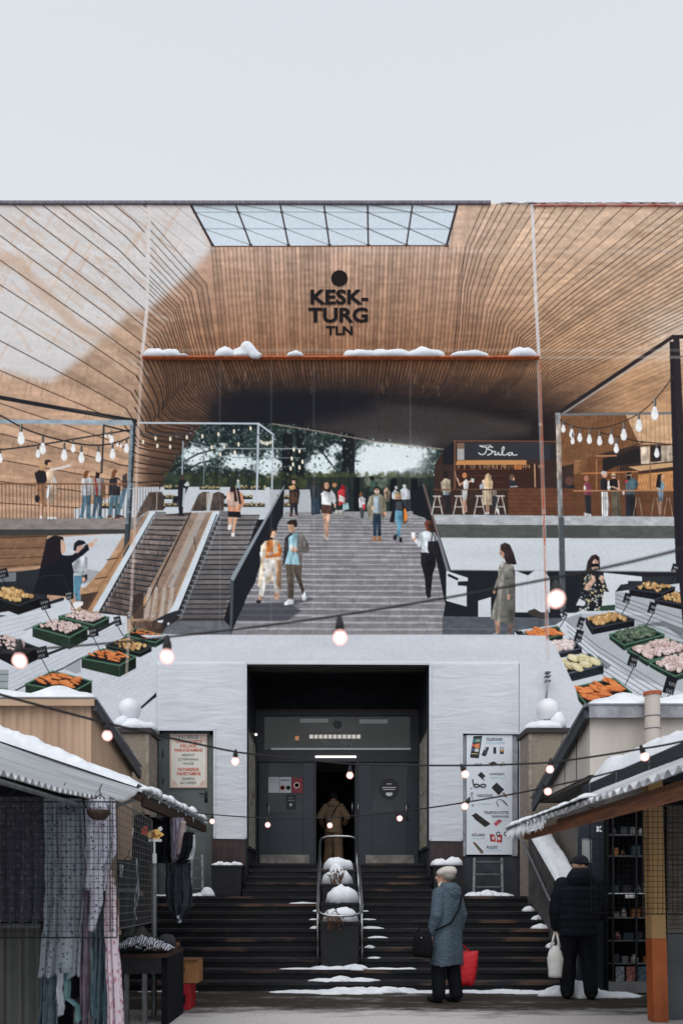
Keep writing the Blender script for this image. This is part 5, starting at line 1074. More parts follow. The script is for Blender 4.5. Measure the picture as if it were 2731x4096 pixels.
# ledge across the print with its rusty edge, and the snow lying on it
M['rust'] = mat('rust', lin((206, 112, 66)), .8, col2=lin((150, 76, 48)), scale=14, contrast=.9)
LZ = W(0, 1419, FY-.13).z
w = MB(); w.box(FX(574), FY-.11, LZ-.028, FX(2152), FY-.032, LZ); w.build('ledge', 'rust', hall)
SN = [(653, 1404, 82, 40, .17), (738, 1415, 22, 8, .17), (905, 1404, 44, 36, .17), (985, 1406, 62, 38, .17), (1180, 1410, 34, 24, .17), (1440, 1409, 72, 36, .17), (1560, 1408, 90, 32, .17), (1700, 1408, 78, 34, .17), (1873, 1412, 84, 20, .17), (2088, 1408, 58, 34, .17)]
names = ['smooth snow lump at the far left end of the rusty ledge', 'thin snow remnant beside the leftmost lump on the rusty ledge', 'snow lump on the ledge below the left end of the skylight', 'overhanging snow lump drooping over the rusty ledge', 'small snow lump alone on the ledge under the logo',
         'first lump of the long snow ridge right of the logo', 'middle lump of the long snow ridge right of the logo', 'last lump of the long snow ridge on the ledge', 'low flat snow slab on the right half of the ledge', 'rounded snow lump at the far right end of the ledge']
for i, (u, v, hw, h, dep) in enumerate(SN):
    s = MB(); snow_lump(s, (FX(u), FY-.075, LZ+.002), hw*FY/FPX, .075, h*FY/FPX*1.0, i+2.3, p=.5, wob=.18)
    if i == 3:
        for j, (du, dv, r_) in enumerate([(6, 4, .10), (20, 18, .095), (34, 34, .085), (46, 40, .06), (60, 38, .03)]): s.sphere((FX(u+du), FY-.13, FZ(1402+dv)), r_*1.2, .06, r_, n=14, m=9)
    tag(s.build('snow_lump', 'snow', smooth=True, loc=(FX(u), FY-.075, LZ), remesh=.02 if i == 3 else 0), names[i], 'snow', 'snow lumps on the ledge')
s = MB()
for k in range(16): snow_lump(s, (FX(2010+k*48+random.Random(k).uniform(-12, 12)), FY+.0, TOPZ+.028), .17, .05, .02+.012*(k % 3), k+.7)
tag(s.build('roof_snow', 'snow', smooth=True, loc=(FX(2400), FY, TOPZ)), 'thin uneven ridge of snow along the right part of the roof edge', 'snow')
# ================================================================ STEPS AND WHAT STANDS ON THEM
SY0, TR, RI = 10.30, .33, .13
SXL, SXR = -3.45, 3.42
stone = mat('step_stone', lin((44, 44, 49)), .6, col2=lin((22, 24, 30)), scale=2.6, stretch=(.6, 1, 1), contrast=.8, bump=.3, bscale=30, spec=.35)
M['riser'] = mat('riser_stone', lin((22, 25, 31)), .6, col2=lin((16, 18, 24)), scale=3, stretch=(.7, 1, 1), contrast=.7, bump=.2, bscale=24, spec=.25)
# worn brown stains on the treads
nt = stone.node_tree; b = nt.nodes['Principled BSDF']; tc = nt.nodes['Texture Coordinate']
mp = nt.nodes.new('ShaderNodeMapping'); mp.inputs['Scale'].default_value = (.9, 3.0, 3.5); nt.links.new(tc.outputs['Object'], mp.inputs[0])
q = nt.nodes.new('ShaderNodeTexNoise'); q.inputs['Scale'].default_value = 1.3; q.inputs['Detail'].default_value = 7; nt.links.new(mp.outputs[0], q.inputs['Vector'])
cr = nt.nodes.new('ShaderNodeValToRGB'); cr.color_ramp.elements[0].position = .55; cr.color_ramp.elements[0].color = (0, 0, 0, 1); cr.color_ramp.elements[1].position = .66; cr.color_ramp.elements[1].color = (.8, .8, .8, 1); nt.links.new(q.outputs['Fac'], cr.inputs[0])
mx = nt.nodes.new('ShaderNodeMixRGB'); old = [l for l in nt.links if l.to_socket == b.inputs['Base Color']][0].from_socket
nt.links.new(cr.outputs[0], mx.inputs[0]); nt.links.new(old, mx.inputs[1]); mx.inputs[2].default_value = (*lin((104, 80, 66)), 1); nt.links.new(mx.outputs[0], b.inputs['Base Color'])
steps = thing('entrance_steps', 'wide dark stone steps climbing from the yard to the entrance', 'steps', (0, SY0, 0))
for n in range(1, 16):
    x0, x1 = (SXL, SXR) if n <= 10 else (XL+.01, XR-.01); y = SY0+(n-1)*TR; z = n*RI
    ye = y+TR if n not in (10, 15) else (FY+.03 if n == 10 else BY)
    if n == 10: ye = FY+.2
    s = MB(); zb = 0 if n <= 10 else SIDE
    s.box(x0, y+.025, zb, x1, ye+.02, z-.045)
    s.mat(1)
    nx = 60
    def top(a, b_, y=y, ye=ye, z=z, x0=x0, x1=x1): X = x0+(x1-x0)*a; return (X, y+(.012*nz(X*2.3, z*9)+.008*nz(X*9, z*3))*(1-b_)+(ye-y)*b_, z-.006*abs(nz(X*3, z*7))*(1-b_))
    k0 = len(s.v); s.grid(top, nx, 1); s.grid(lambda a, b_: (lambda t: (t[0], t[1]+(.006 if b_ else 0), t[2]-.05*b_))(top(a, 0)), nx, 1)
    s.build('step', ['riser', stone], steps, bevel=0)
# top landing kerb line
w = MB(); w.box(XL, BY-.28, UPL, XR, BY, UPL+.012); w.build('threshold', 'galv', hall)

# cheek walls with handrails
M['cheek'] = mat('cheek_wall', lin((86, 84, 84)), .85, col2=lin((64, 62, 64)), scale=3, bump=.3)
for s_, x0, x1, side in ((1, 3.43, 3.70, 'right'), (-1, -3.70, -3.46, 'left')):
    pr = [(13.25, 0), (13.25, 2.42), (11.55, 1.50), (10.30, .62), (10.20, .60), (10.20, 0)]
    cw = thing('cheek_wall', f'sloping concrete wall bounding the {side} end of the steps', 'wall', ((x0+x1)/2, 10.2, 0))
    w = MB(); w.prism([(x0, y, z) for y, z in pr], (x1-x0, 0, 0)); w.build('wall_body', 'cheek', cw, bevel=.012)
    xr = x0-.07 if s_ > 0 else x1+.07
    a, b_ = Vector((xr, 13.3, 2.24)), Vector((xr, 11.75, 1.27))
    w = MB(); w.tube([a+Vector((0, .1, .04)), a, b_, b_+Vector((0, -.12, -.06))], .022, 10); hr = w.build('handrail', 'galv', cw, smooth=True)
    for t in (.2, .8):
        p = a.lerp(b_, t); w = MB(); w.tube([p, p+Vector((0, 0, -.06)), p+Vector((.07*s_, 0, -.06))], .010, 6); w.build('bracket', 'galv', hr)
    s = MB(); blanket(s, lambda a_, b2: (x0-.03+(x1-x0+.06)*a_, 13.2-b2*1.72, 2.42-b2*.92), 10, 26, .13, 4.+s_, .10)
    tag(s.build('wall_snow', 'snow', smooth=True, loc=((x0+x1)/2, 12.4, 2.0)), f'thick snow bank lying on the sloping {side} wall of the steps', 'snow')

# gate pillars with round lamps
M['granite'] = mat('granite', lin((158, 146, 130)), .9, col2=lin((112, 104, 94)), scale=60, contrast=.9, bump=.4, bscale=90)
M['granite_edge'] = mat('granite_edge', lin((150, 140, 130)), .85, col2=lin((126, 116, 106)), scale=12)
M['globe'] = mat('globe_glass', (.76, .78, .82), .35, col2=(.70, .73, .77), scale=2, spec=.5)
PIL = []
for side, xa, xb, fu, gv in (('left', 459, 597, 519, 2838), ('right', 2112, 2264, 2189, 2840)):
    x0, x1 = W(xa, 0, 13.3).x, W(xb, 0, 13.3).x; zc = W(0, 2934, 13.3).z; c = (x0+x1)/2
    pl = thing('gate_pillar', f'pebble-dashed pillar with a snowy cap on the {side} of the steps', 'pillar', (c, 13.6, 0))
    e_ = .07
    w = MB(); w.box(x0+e_, 13.31, 0, x1-e_, 13.9, zc); w.build('shaft', 'granite', pl)
    for q in ((x0, x0+e_), (x1-e_, x1)):
        w = MB(); w.box(q[0], 13.29, 0, q[1], 13.92, zc); w.build('edge_strip', 'granite_edge', pl, bevel=.006)
    w = MB(); w.box(x0-.05, 13.24, zc, x1+.06, 13.97, zc+.09); w.build('cap', mat('cap', lin((58, 54, 54)), .8, scale=5), pl, bevel=.01)
    gx = W(fu, 0, 13.55).x; gz = W(0, gv, 13.55).z; r_ = .205
    lm = thing('globe_lamp', f'white globe lamp on top of the {side} pillar', 'lamp', (gx, 13.55, zc+.09))
    w = MB(); w.lathe([(.09, zc+.09), (.09, gz-r_+.03), (.0, gz-r_+.03)], (gx, 13.55, 0), 14); w.build('base', 'galv', lm)
    w = MB(); w.sphere((gx, 13.55, gz), r_, n=24, m=16); w.build('globe', 'globe', lm, smooth=True)
    s = MB()
    sg = 1 if side == 'right' else -1
    snow_lump(s, (c+.03, 13.55, zc+.092), .40, .34, .19, 5.+sg, p=.5, wob=.15); snow_lump(s, (c+.22*sg, 13.45, zc+.13), .16, .16, .26, 8.+sg, p=.5, wob=.15)
    tag(s.build('cap_snow', 'snow', smooth=True, loc=(c, 13.55, zc+.09)), f'snow heaped round the globe lamp on the {side} pillar', 'snow')
# bracket pipe above the right lamp
br = thing('wall_bracket', 'weathered white pipe bracket on the banner above the right globe lamp', 'bracket', (W(2183, 2780, 14.1).x, 14.1, W(2183, 2790, 14.1).z))
w = MB(); w.tube([W(2183, 2790, 14.0), W(2190, 2735, 14.1), W(2184, 2686, 14.15)], .022, 8); w.build('pipe', 'plaster_light', br, smooth=True)
for v in (2690, 2705, 2724): w = MB(); w.box(W(2180, v, 14.12).x, 14.08, W(0, v, 14.12).z-.01, W(2200, v, 14.12).x, 14.2, W(0, v, 14.12).z+.012); w.build('clamp', 'galv', br)

# planters flanking the door
M['planter'] = mat('planter_black', lin((24, 27, 33)), .6, col2=lin((18, 20, 26)), scale=5, bump=.2)
def planter(name, label, x0, x1, y0, y1, z0, z1, taper=.02):
    t = thing(name, label, 'planter', ((x0+x1)/2, (y0+y1)/2, z0))
    k = taper; w = MB()
    w.add([(x0+k, y0+k, z0), (x1-k, y0+k, z0), (x1-k, y1-k, z0), (x0+k, y1-k, z0), (x0, y0, z1), (x1, y0, z1), (x1, y1, z1), (x0, y1, z1)], [(3, 2, 1, 0), (4, 5, 6, 7), (0, 1, 5, 4), (1, 2, 6, 5), (2, 3, 7, 6), (3, 0, 4, 7)])
    w.build('tub', 'planter', t, bevel=.008)
    w = MB(); r = .014
    w.box(x0-r, y0-r, z1-.03, x1+r, y0+.02, z1+.006); w.box(x0-r, y1-.02, z1-.03, x1+r, y1+r, z1+.006); w.box(x0-r, y0+.02, z1-.03, x0+.02, y1-.02, z1+.006); w.box(x1-.02, y0+.02, z1-.03, x1+r, y1-.02, z1+.006)
    w.build('rim', 'planter', t)
    return t
def at(u, v, y): return W(u, v, y)
for side, u0, u1, sh in (('left', 845, 968, 1), ('right', 1732, 1848, -1)):
    a, b_ = at(u0, 0, 13.72), at(u1, 0, 13.72); z1 = at(0, 3462, 13.72).z
    planter('planter_box', f'large black planter box by the door, {side} of the upper steps', a.x, b_.x, 13.72, 14.16, SIDE, z1)
    s = MB()
    if side == 'left':
        for k in range(7): snow_lump(s, (a.x+.05+(b_.x-a.x-.1)*(k+.5)/7, 13.86, z1+.004), .09, .12, .05+.02*(k % 2), k+11.3, wob=.4)
    else:
        for k in range(2): snow_lump(s, (a.x+.13+.26*k, 13.9, z1+.004), .17, .17, .12, k+15.1, p=.4, wob=.15)
    tag(s.build('planter_snow', 'snow', smooth=True, loc=((a.x+b_.x)/2, 13.9, z1)), f'snow on the black planter box {side} of the upper steps', 'snow')

# stepped tubs between the handrails
SX0, SX1 = -.175, .38
TUB = [(10.82, 11.26, 3688, .26), (11.52, 11.94, 3612, .52), (12.14, 12.56, 3537, .78), (12.78, 13.2, 3480, 1.04)]
ordn = ['lowest', 'second lowest', 'second highest', 'highest']
for i, (y0, y1, v, z0) in enumerate(TUB):
    z1 = at(0, v, y0).z
    planter('planter_tub', f'{ordn[i]} of the four stepped black planters between the handrails', SX0+.02*i*.2, SX1, y0, y1, z0, z1, .012)
    s = MB(); cx_ = (SX0+SX1)/2
    hs = [.20, .24, .22, .19][i]
    snow_lump(s, (cx_+[.02, .04, -.01, 0][i], (y0+y1)/2-.02, z1+.004), .262, .21, hs, i*3.1+21, p=.38, wob=.12)
    if i == 2: snow_lump(s, (cx_-.03, (y0+y1)/2, z1+.15), .13, .13, .19, 33., p=.5)
    if i == 0: snow_lump(s, (cx_+.08, (y0+y1)/2, z1+.1), .15, .14, .10, 35., p=.5)
    tag(s.build('tub_snow', 'snow', smooth=True, loc=(cx_, (y0+y1)/2, z1)), f'rounded snow mound filling the {ordn[i]} planter between the handrails', 'snow', 'snow mounds in the stepped planters')
# withered plants sticking out of the snow
M['dry'] = mat('dry_plant', lin((112, 76, 54)), .9, col2=lin((72, 50, 40)), scale=20)
for k, (u, v, y, n_, h, droop, lab) in enumerate([(1345, 3538, 12.1, 26, .26, .1, 'dry brown twigs rising from the second highest planter'), (1328, 3665, 10.84, 30, .16, 1.0, 'withered brown plant drooping over the front of the lowest planter')]):
    p0 = at(u, v, y); R_ = random.Random(k+4); s = MB()
    for i in range(n_):
        a = R_.uniform(-1, 1); L = h*R_.uniform(.5, 1.1); d = Vector((a*.55, R_.uniform(-.35, .1), 1.0 if not droop > .5 else R_.uniform(-.9, .5))).normalized()
        q0 = p0+Vector((R_.uniform(-.08, .08), R_.uniform(-.01, .05), 0)); q1 = q0+d*L*.5+Vector((0, -.04*droop, .02)); q2 = q1+d*L*.5+Vector((R_.uniform(-.04, .04), -.03*droop, -.08*droop))
        s.tube([q0, q1, q2], [.005, .004, .002], 5)
        for j in range(3): s.sphere(q1.lerp(q2, R_.random()), R_.uniform(.006, .014), n=5, m=4)
    tag(s.build('dry_plant', 'dry', loc=p0), lab, 'plant')

# polished handrail loop
rail = thing('handrail', 'polished steel handrail loop round the stepped planters', 'handrail', (.1, 12, .26))
xa, xb = -.215, .425; Yn, Zn, Yf, Zf = 10.86, 1.13, 13.15, 2.25; rr = .12
def rp(x, t): return Vector((x, Yn+(Yf-Yn)*t, Zn+(Zf-Zn)*t))
loop = []
def arc(t0, sgn):
    out = []
    for k in range(9):
        a = math.pi*k/8; cxr = (xa+xb)/2; hw = (xb-xa)/2
        x = cxr-hw*math.cos(a) if sgn > 0 else cxr+hw*math.cos(a)
        x = cxr+math.copysign(abs(math.cos(a))**.62*hw, -math.cos(a)*sgn)
        out.append(rp(x, t0+sgn*.10*math.sin(a)**.75))
    return out
loop = arc(1.0, 1)+arc(.0, -1)
w = MB(); w.tube(loop, .021, 10, closed=True); w.build('rail_loop', 'steel', rail, smooth=True)
for x in (xa, xb):
    for t, zb in ((.04, .26), (.36, .52), (.68, .78), (.98, 1.30)):
        p = rp(x, t); w = MB(); w.tube([p, (p.x, p.y, zb)], .017, 8); w.build('post', 'steel', rail, smooth=True)

# ladders behind the planters
def ladder(label, u0, u1, v0, v1, y, m, rungs):
    a, b_, c, d = at(u0, v1, y), at(u1, v1, y), at(u0+3, v0, y+.2), at(u1-3, v0, y+.2)
    t = thing('step_ladder', label, 'ladder', ((a.x+b_.x)/2, y, SIDE))
    for p, q in ((a, c), (b_, d)):
        w = MB(); w.bar((p.x, p.y, SIDE), q, .045, .022); w.build('rail', m, t, bevel=.003)
    for k in range(rungs):
        f = (k+.7)/rungs; w = MB(); w.bar(a.lerp(c, f), b_.lerp(d, f), .06, .022); w.build('rung', m, t)
ladder('steel ladder standing under the phone shop sign', 1893, 2008, 3432, 3583, 13.85, 'galv', 3)
ladder('short steel ladder left of the left planter box', 765, 812, 3420, 3583, 13.85, 'galv', 4)

# snow left on the steps, the landing and at their foot
R_ = random.Random(3)
snow_list = []
def patch(label, pts, group='snow patches on the steps'):
    s = MB(); cx_ = sum(p[0] for p in pts)/len(pts); cy_ = sum(p[1] for p in pts)/len(pts)
    for i, (x, y, z, rx, ry, h) in enumerate(pts): snow_lump(s, (x, y, z+.001), rx*1.05, ry, h*.62, i*1.7+x*3+y, p=.9, wob=.75)
    tag(s.build('snow_patch', 'snow', smooth=True, loc=(cx_, cy_, pts[0][2])), label, 'snow', group)
def st(n, x, rx, h=.03, ry=.09, dy=.12): return (x, SY0+(n-1)*TR+dy, n*RI, rx, ry, h)
patch('long low snow bank along the foot of the steps', [(-.55+.22*k, 10.18+.03*math.sin(k*2), 0, .22, .10+.03*(k % 3 == 1), .05+.05*(k in (3, 4, 5, 6, 7))) for k in range(14)]+[(.4, 10.1, 0, .3, .14, .09), (.0, 10.08, 0, .34, .13, .08)], 'snow at the foot of the steps')
patch('thin streak of snow at the foot of the steps further left', [(-2.25, 10.24, 0, .18, .05, .03), (-2.0, 10.22, 0, .16, .05, .025), (-2.55, 10.22, 0, .09, .04, .02)], 'snow at the foot of the steps')
patch('snow under the handrail posts on the second step', [st(2, -.15, .16, .09, .12, .14), st(2, .32, .2, .1, .13, .14), st(2, .1, .32, .06), st(2, -.45, .28, .03, .06), st(2, .75, .3, .03, .06)])
patch('dirty snow strip on the lowest step before the planters', [st(1, .0, .3, .05), st(1, .35, .28, .06), st(1, -.15, .16, .05), st(1, .1, .2, .09)])
patch('small white crumb of snow on the second step, left of the woman', [st(2, 1.06, .14, .03, .05)])
NTH = ['', 'first', 'second', 'third', 'fourth', 'fifth', 'sixth', 'seventh', 'eighth', 'ninth', 'tenth']
for n, x, rx, h in ((4, .56, .08, .05), (5, .66, .16, .04), (6, .64, .18, .05), (6, -.28, .07, .05), (7, .58, .11, .04), (7, -.30, .08, .05), (8, .55, .07, .05), (8, -.28, .05, .04), (9, -.5, .22, .04), (3, .6, .09, .03)):
    patch(f'snow clinging {"left" if x < 0 else "right"} of the planters on the {NTH[n]} step from the ground', [st(n, x, rx, h)])
for n in (2, 3, 4, 6, 7, 8): patch(f'small snow heap by the right wall on the {NTH[n]} step from the ground', [st(n, 3.32+.05*(n % 2)-.04*(n < 3), .09+.05*(n % 3 == 0), .12, .10, .16)])
patch('thin snow bank at the right end of the foot of the steps', [(2.2+.2*k, 10.14-.02*k, 0, .22, .10, .07) for k in range(8)]+[(3.2, 9.86, 0, .42, .20, .30), (3.62, 9.72, 0, .3, .16, .10), (3.0, 9.9, 0, .3, .18, .2)], 'snow at the foot of the steps')
patch('snow heaped on the landing round the ladder under the phone sign', [(W(1880+26*k, 0, 13.9).x, 13.62, SIDE, .16, .16, .14-.02*abs(k-2)) for k in range(6)], 'snow on the landing')
patch('snow heaped on the landing beside the short ladder', [(W(790+24*k, 0, 13.9).x, 13.75, SIDE, .15, .14, [.06, .09, .28][k]) for k in range(3)], 'snow on the landing')
patch('thin strip of snow on the landing edge behind the clothes stall', [(W(575+30*k, 0, 13.5).x, 13.42, SIDE, .14, .09, .05) for k in range(4)], 'snow on the landing')

# ================================================================ SIGNS
sign = thing('watch_repair_sign', 'cream sign for watch repair with red and black lettering on the grey side door', 'sign', (FX(750), FY+.12, FZ(3150)))
sgy = FY+.105
w = MB(); w.box(FX(675), sgy, FZ(3149), FX(825), FY+.136, FZ(2931)); board = w.build('board', mat('sign_cream', lin((226, 224, 214)), .5, col2=lin((220, 216, 208)), scale=3), sign, bevel=.004)
M['red_ink'] = mat('red_ink', lin((214, 84, 52)), .6); M['slate_ink'] = mat('slate_ink', lin((84, 94, 108)), .6); M['black_ink'] = mat('black_ink', lin((40, 44, 46)), .6)
mpu = FY/FPX
def line_of(s, v, h, m, wid, bold=0., parent=sign, u=750, y=sgy-.003, align='CENTER'):
    o = lettering('lettering', s, 1.0, (0, y, 0), m, parent, 1, bold, depth=.0015)
    me = o.data; xs = [p.co.x for p in me.vertices]; zs = [p.co.z for p in me.vertices]; off = origin_of(parent); k = wid*mpu*FYK/(max(xs)-min(xs)); kz = h*mpu*FYK/(max(zs)-min(zs))
    for p in me.vertices: p.co.x = (p.co.x-(max(xs)+min(xs))/2)*k+FX(u)*FYK-off.x; p.co.z = (p.co.z-(max(zs)+min(zs))/2)*kz+EYE+(FZ(v)-EYE)*FYK-off.z
    return o
FYK = 1.0
for s_, v, h, m_, wd, bo in [('II KORRUS', 2945, 15, 'black_ink', 80, .0), ('VANAAEGSETE', 2962, 12.5, 'red_ink', 108, .02), ('KELLADE', 2979, 12.5, 'red_ink', 65, .02), ('PARANDAMINE', 2996, 12.5, 'red_ink', 114, .02), ('РЕМОНТ', 3016, 10.5, 'slate_ink', 52, .008), ('СТАРИННЫХ', 3033, 10.5, 'slate_ink', 80, .008), ('ЧАСОВ', 3050, 10.5, 'slate_ink', 42, .008), ('PATAREIDE', 3074, 13, 'red_ink', 84, .02), ('VAHETAMINE', 3091, 13, 'red_ink', 98, .02), ('ЗАМЕНА', 3111, 10.5, 'slate_ink', 52, .008), ('БАТАРЕЕК', 3128, 10.5, 'slate_ink', 64, .008)]:
    line_of(s_, v, h, m_, wd, bo)
w = MB()
def fr_bar(a, b_, t=.010): w.bar((FX(a[0]), sgy-.002, FZ(a[1])), (FX(b_[0]), sgy-.002, FZ(b_[1])), t, .003, up=(0, 1, 0))
for a, b_ in [((679, 2936), (821, 2936)), ((679, 3145), (821, 3145)), ((679, 2936), (679, 3145)), ((821, 2936), (821, 3145))]: fr_bar(a, b_)
for cx_, cy_, dx, dy in ((684, 2941, 1, 1), (816, 2941, -1, 1), (684, 3140, 1, -1), (816, 3140, -1, -1)):
    for r0 in (7, 13, 19):
        pts = [(cx_+dx*r0*math.cos(a*.26), cy_+dy*r0*math.sin(a*.26)) for a in range(7)]
        for p, q in zip(pts[:-1], pts[1:]): fr_bar(p, q, .009)
w.build('ornament_border', mat('orange_ink', lin((222, 130, 92)), .6), sign)

# phone shop sign
FYK = 1.0
py = FY-.02
ph = thing('phone_shop_sign', 'tall white sign with pictures of phones, chargers and spare parts', 'sign', (FX(1955), py, FZ(3419)))
w = MB(); w.box(FX(1864), py, FZ(3419), FX(2047), py+.05, FZ(2941)); w.build('board', mat('sign_white', lin((216, 223, 232)), .45, col2=lin((210, 218, 228)), scale=2), ph, bevel=.004)
def S5(x, y): return (1840+x*.2338, 2900+y*.2338)
ink = mat('sign_ink', lin((70, 72, 88)), .6)
for s_, x, y, h, wd in [('TELEFONID', 578, 250, 50, 285), ('AKUD', 300, 680, 45, 136), ('LAADIJAD', 624, 845, 46, 252), ('VARUOSAD', 412, 1210, 50, 276), ('TELEFONI KOTID', 612, 1500, 50, 428), ('TELEFONI KILED', 676, 1566, 36, 304), ('KÕLARID', 304, 1876, 56, 220), ('PULDID', 540, 2092, 48, 190)]:
    u, v = S5(x, y); line_of(s_, v, h*.2338, ink, wd*.2338, .016, ph, u, py-.003)
def pic(name, polys):
    """flat printed picture; polys: (colour, points in sign pixels)"""
    w = MB(); ms = []
    for k, (c, pts) in enumerate(polys):
        w.mat(k); y = py-.003-.0008*k; P = [S5(*p) for p in pts]
        w.add([(FX(u), y, FZ(v)) for u, v in P], [tuple(range(len(P)))]); key = 'ink_%d_%d_%d' % c
        if key not in M: M[key] = mat(key, lin(c), .55)
        ms.append(key)
    w.build(name, ms, ph)
def rnd(x0, y0, x1, y1, sk=0): return [(x0+sk, y0), (x1+sk, y0), (x1, y1), (x0, y1)]
K = (30, 32, 38)
pic('phone_picture', [(K, [(222, 195), (362, 187), (370, 200), (312, 565), (300, 574), (172, 562), (163, 545)]), ((70, 130, 140), [(224, 240), (352, 232), (345, 300), (214, 305)]), ((226, 200, 130), [(280, 262), (320, 258), (316, 285), (278, 288)]), ((210, 90, 70), [(204, 330), (240, 326), (232, 375), (198, 378)]), ((232, 140, 90), [(246, 330), (330, 318), (318, 400), (240, 396)]), ((80, 96, 130), [(196, 400), (240, 404), (236, 455), (188, 452)]), ((220, 222, 226), [(248, 408), (312, 410), (306, 465), (242, 460)]), ((210, 190, 120), [(184, 488), (292, 492), (292, 506), (184, 502)])])
pic('phone_picture', [(K, [(420, 385), (484, 380), (486, 392), (436, 530), (420, 538), (366, 524), (360, 510)]), ((190, 196, 202), [(408, 400), (436, 398), (430, 424), (402, 424)]), ((70, 80, 90), [(430, 430), (452, 430), (430, 500), (400, 500)])])
pic('phone_picture', [(K, rnd(560, 384, 608, 494))])
pic('phone_picture', [((60, 54, 50), rnd(672, 384, 737, 500)), ((212, 210, 210), rnd(680, 392, 730, 430)), ((206, 150, 70), rnd(680, 430, 730, 460)), ((50, 50, 56), rnd(684, 466, 726, 494))])
pic('battery_picture', [((170, 174, 176), [(466, 655), (560, 628), (640, 660), (540, 718)]), (K, [(490, 658), (566, 624), (622, 660), (546, 700)])])
pic('battery_picture', [((186, 188, 178), [(648, 690), (728, 620), (778, 664), (700, 724)])])
pic('charger_picture', [(K, [(292, 860), (352, 802), (428, 878), (366, 930)]), (K, [(366, 925), (380, 915), (416, 945), (408, 952)])])
pts = [(328+100*math.cos(a)/(1+math.sin(a)**2), 1040+74*math.sin(a)*math.cos(a)/(1+math.sin(a)**2)) for a in np.linspace(0, 2*math.pi, 40)]
cab = MB(); cab.tube([(FX(S5(*p)[0]), py-.005, FZ(S5(*p)[1])) for p in pts], .012, 6, closed=True); cab.tube([(FX(S5(*p)[0]), py-.005, FZ(S5(*p)[1])) for p in [(205, 930), (212, 980), (222, 1050)]], [.014, .012, .005], 6); cab.build('cable_picture', 'black_ink', ph)
pic('spare_screen_picture', [(K, [(527, 1076), (614, 984), (744, 1106), (650, 1206)]), ((190, 194, 198), [(672, 1204), (716, 1150), (730, 1160), (684, 1216)]), ((150, 110, 72), [(716, 1176), (740, 1150), (796, 1222), (776, 1250)])])
cab = MB(); cab.tube([(FX(S5(*p)[0]), py-.005, FZ(S5(*p)[1])) for p in [(640, 1390), (612, 1320), (640, 1276), (690, 1274), (740, 1310), (800, 1380)]], [.014, .006, .005, .005, .014, .010], 6); cab.tube([(FX(S5(*p)[0]), py-.005, FZ(S5(*p)[1])) for p in [(170, 1180), (200, 1145), (216, 1180), (180, 1195), (212, 1276)]], .006, 6); cab.build('cable_picture', 'galv', ph)
pic('phone_case_picture', [((32, 32, 36), [(188, 1550), (262, 1505), (500, 1680), (504, 1700), (430, 1746), (412, 1744), (236, 1606), (236, 1590)]), ((70, 62, 56), [(320, 1600), (390, 1640), (370, 1650), (310, 1610)])])
pic('phone_case_picture', [((196, 84, 100), [(560, 1690), (656, 1612), (714, 1640), (610, 1734)]), ((150, 54, 74), [(640, 1636), (664, 1626), (676, 1640), (652, 1652)])])
pic('speaker_picture', [((40, 30, 32), [(500, 1870), (520, 1868), (528, 1996), (512, 1992)]), ((196, 56, 48), [(520, 1870), (570, 1870), (596, 1920), (600, 1996), (524, 1994)]), ((214, 214, 214), [(560+26*math.cos(a*.52), 1934+28*math.sin(a*.52)) for a in range(12)])])
pic('speaker_picture', [((40, 30, 32), [(696, 1880), (712, 1884), (706, 2010), (690, 2012)]), ((196, 56, 48), [(632, 1884), (700, 1880), (696, 2012), (612, 2004)]), ((214, 214, 214), [(656+26*math.cos(a*.52), 1946+28*math.sin(a*.52)) for a in range(12)])])
for x_ in (640, 772):
    cab = MB(); cab.tube([(FX(S5(x_+30*math.cos(a), 1864+34*math.sin(a))[0]), py-.005, FZ(S5(0, 1864+34*math.sin(a))[1])) for a in np.linspace(0, 6.0, 16)], .008, 6); cab.build('headphone_picture', 'black_ink', ph)
pic('remote_picture', [((132, 124, 108), [(208, 2015), (240, 1998), (390, 2160), (392, 2190), (366, 2206), (342, 2196)]), ((60, 58, 56), [(226, 2020), (244, 2008), (376, 2160), (370, 2186)]), ((190, 80, 70), [(232, 2022), (262, 2020), (268, 2044), (244, 2046)])])
M['pale_blue'] = mat('pale_blue', lin((198, 216, 230)), .6)
w = MB()
for x0, y0, x1, y1 in [(430, 290, 760, 330), (500, 890, 770, 920), (270, 1340, 560, 1370), (540, 1620, 800, 1640), (190, 1930, 420, 1955), (430, 2130, 700, 2160)]:
    a, b_ = S5(x0, y0), S5(x1, y1); w.box(FX(a[0]), py-.0015, FZ(b_[1]), FX(b_[0]), py-.0005, FZ(a[1]))
w.build('pale_band', 'pale_blue', ph)
w = MB()
for x_, y_ in ((206, 1370), (180, 1078)): u, v = S5(x_, y_); w.sphere((FX(u), py-.004, FZ(v)), .022, .006, .022, n=10, m=6)
w.build('screw', 'steel', ph)
# notices on the entrance doors
def notice(label, u0, u1, v0, v1, col, marks):
    y = BY+.005; o = thing('door_notice', label, 'notice', (BX((u0+u1)/2), y, BZ(v1)))
    w = MB(); w.box(BX(u0), y, BZ(v1), BX(u1), y+.006, BZ(v0)); w.build('sheet', mat('paper', lin(col), .6, scale=3), o)
    for c, pts in marks:
        key = 'ink_%d_%d_%d' % c
        if key not in M: M[key] = mat(key, lin(c), .6)
        w = MB(); w.add([(BX(u), y-.003, BZ(v)) for u, v in pts], [tuple(range(len(pts)))]); w.build('print', key, o)
def ring(cx_, cy_, r0): return [(cx_+r0*math.cos(a*.52), cy_+r0*math.sin(a*.52)) for a in range(12)]
notice('plain white paper notice, left one on the left door', 1074, 1117, 3108, 3171, (196, 198, 206), [((150, 154, 164), [(1080, 3116), (1110, 3116), (1110, 3119), (1080, 3119)]), ((150, 154, 164), [(1080, 3126), (1106, 3126), (1106, 3129), (1080, 3129)])])
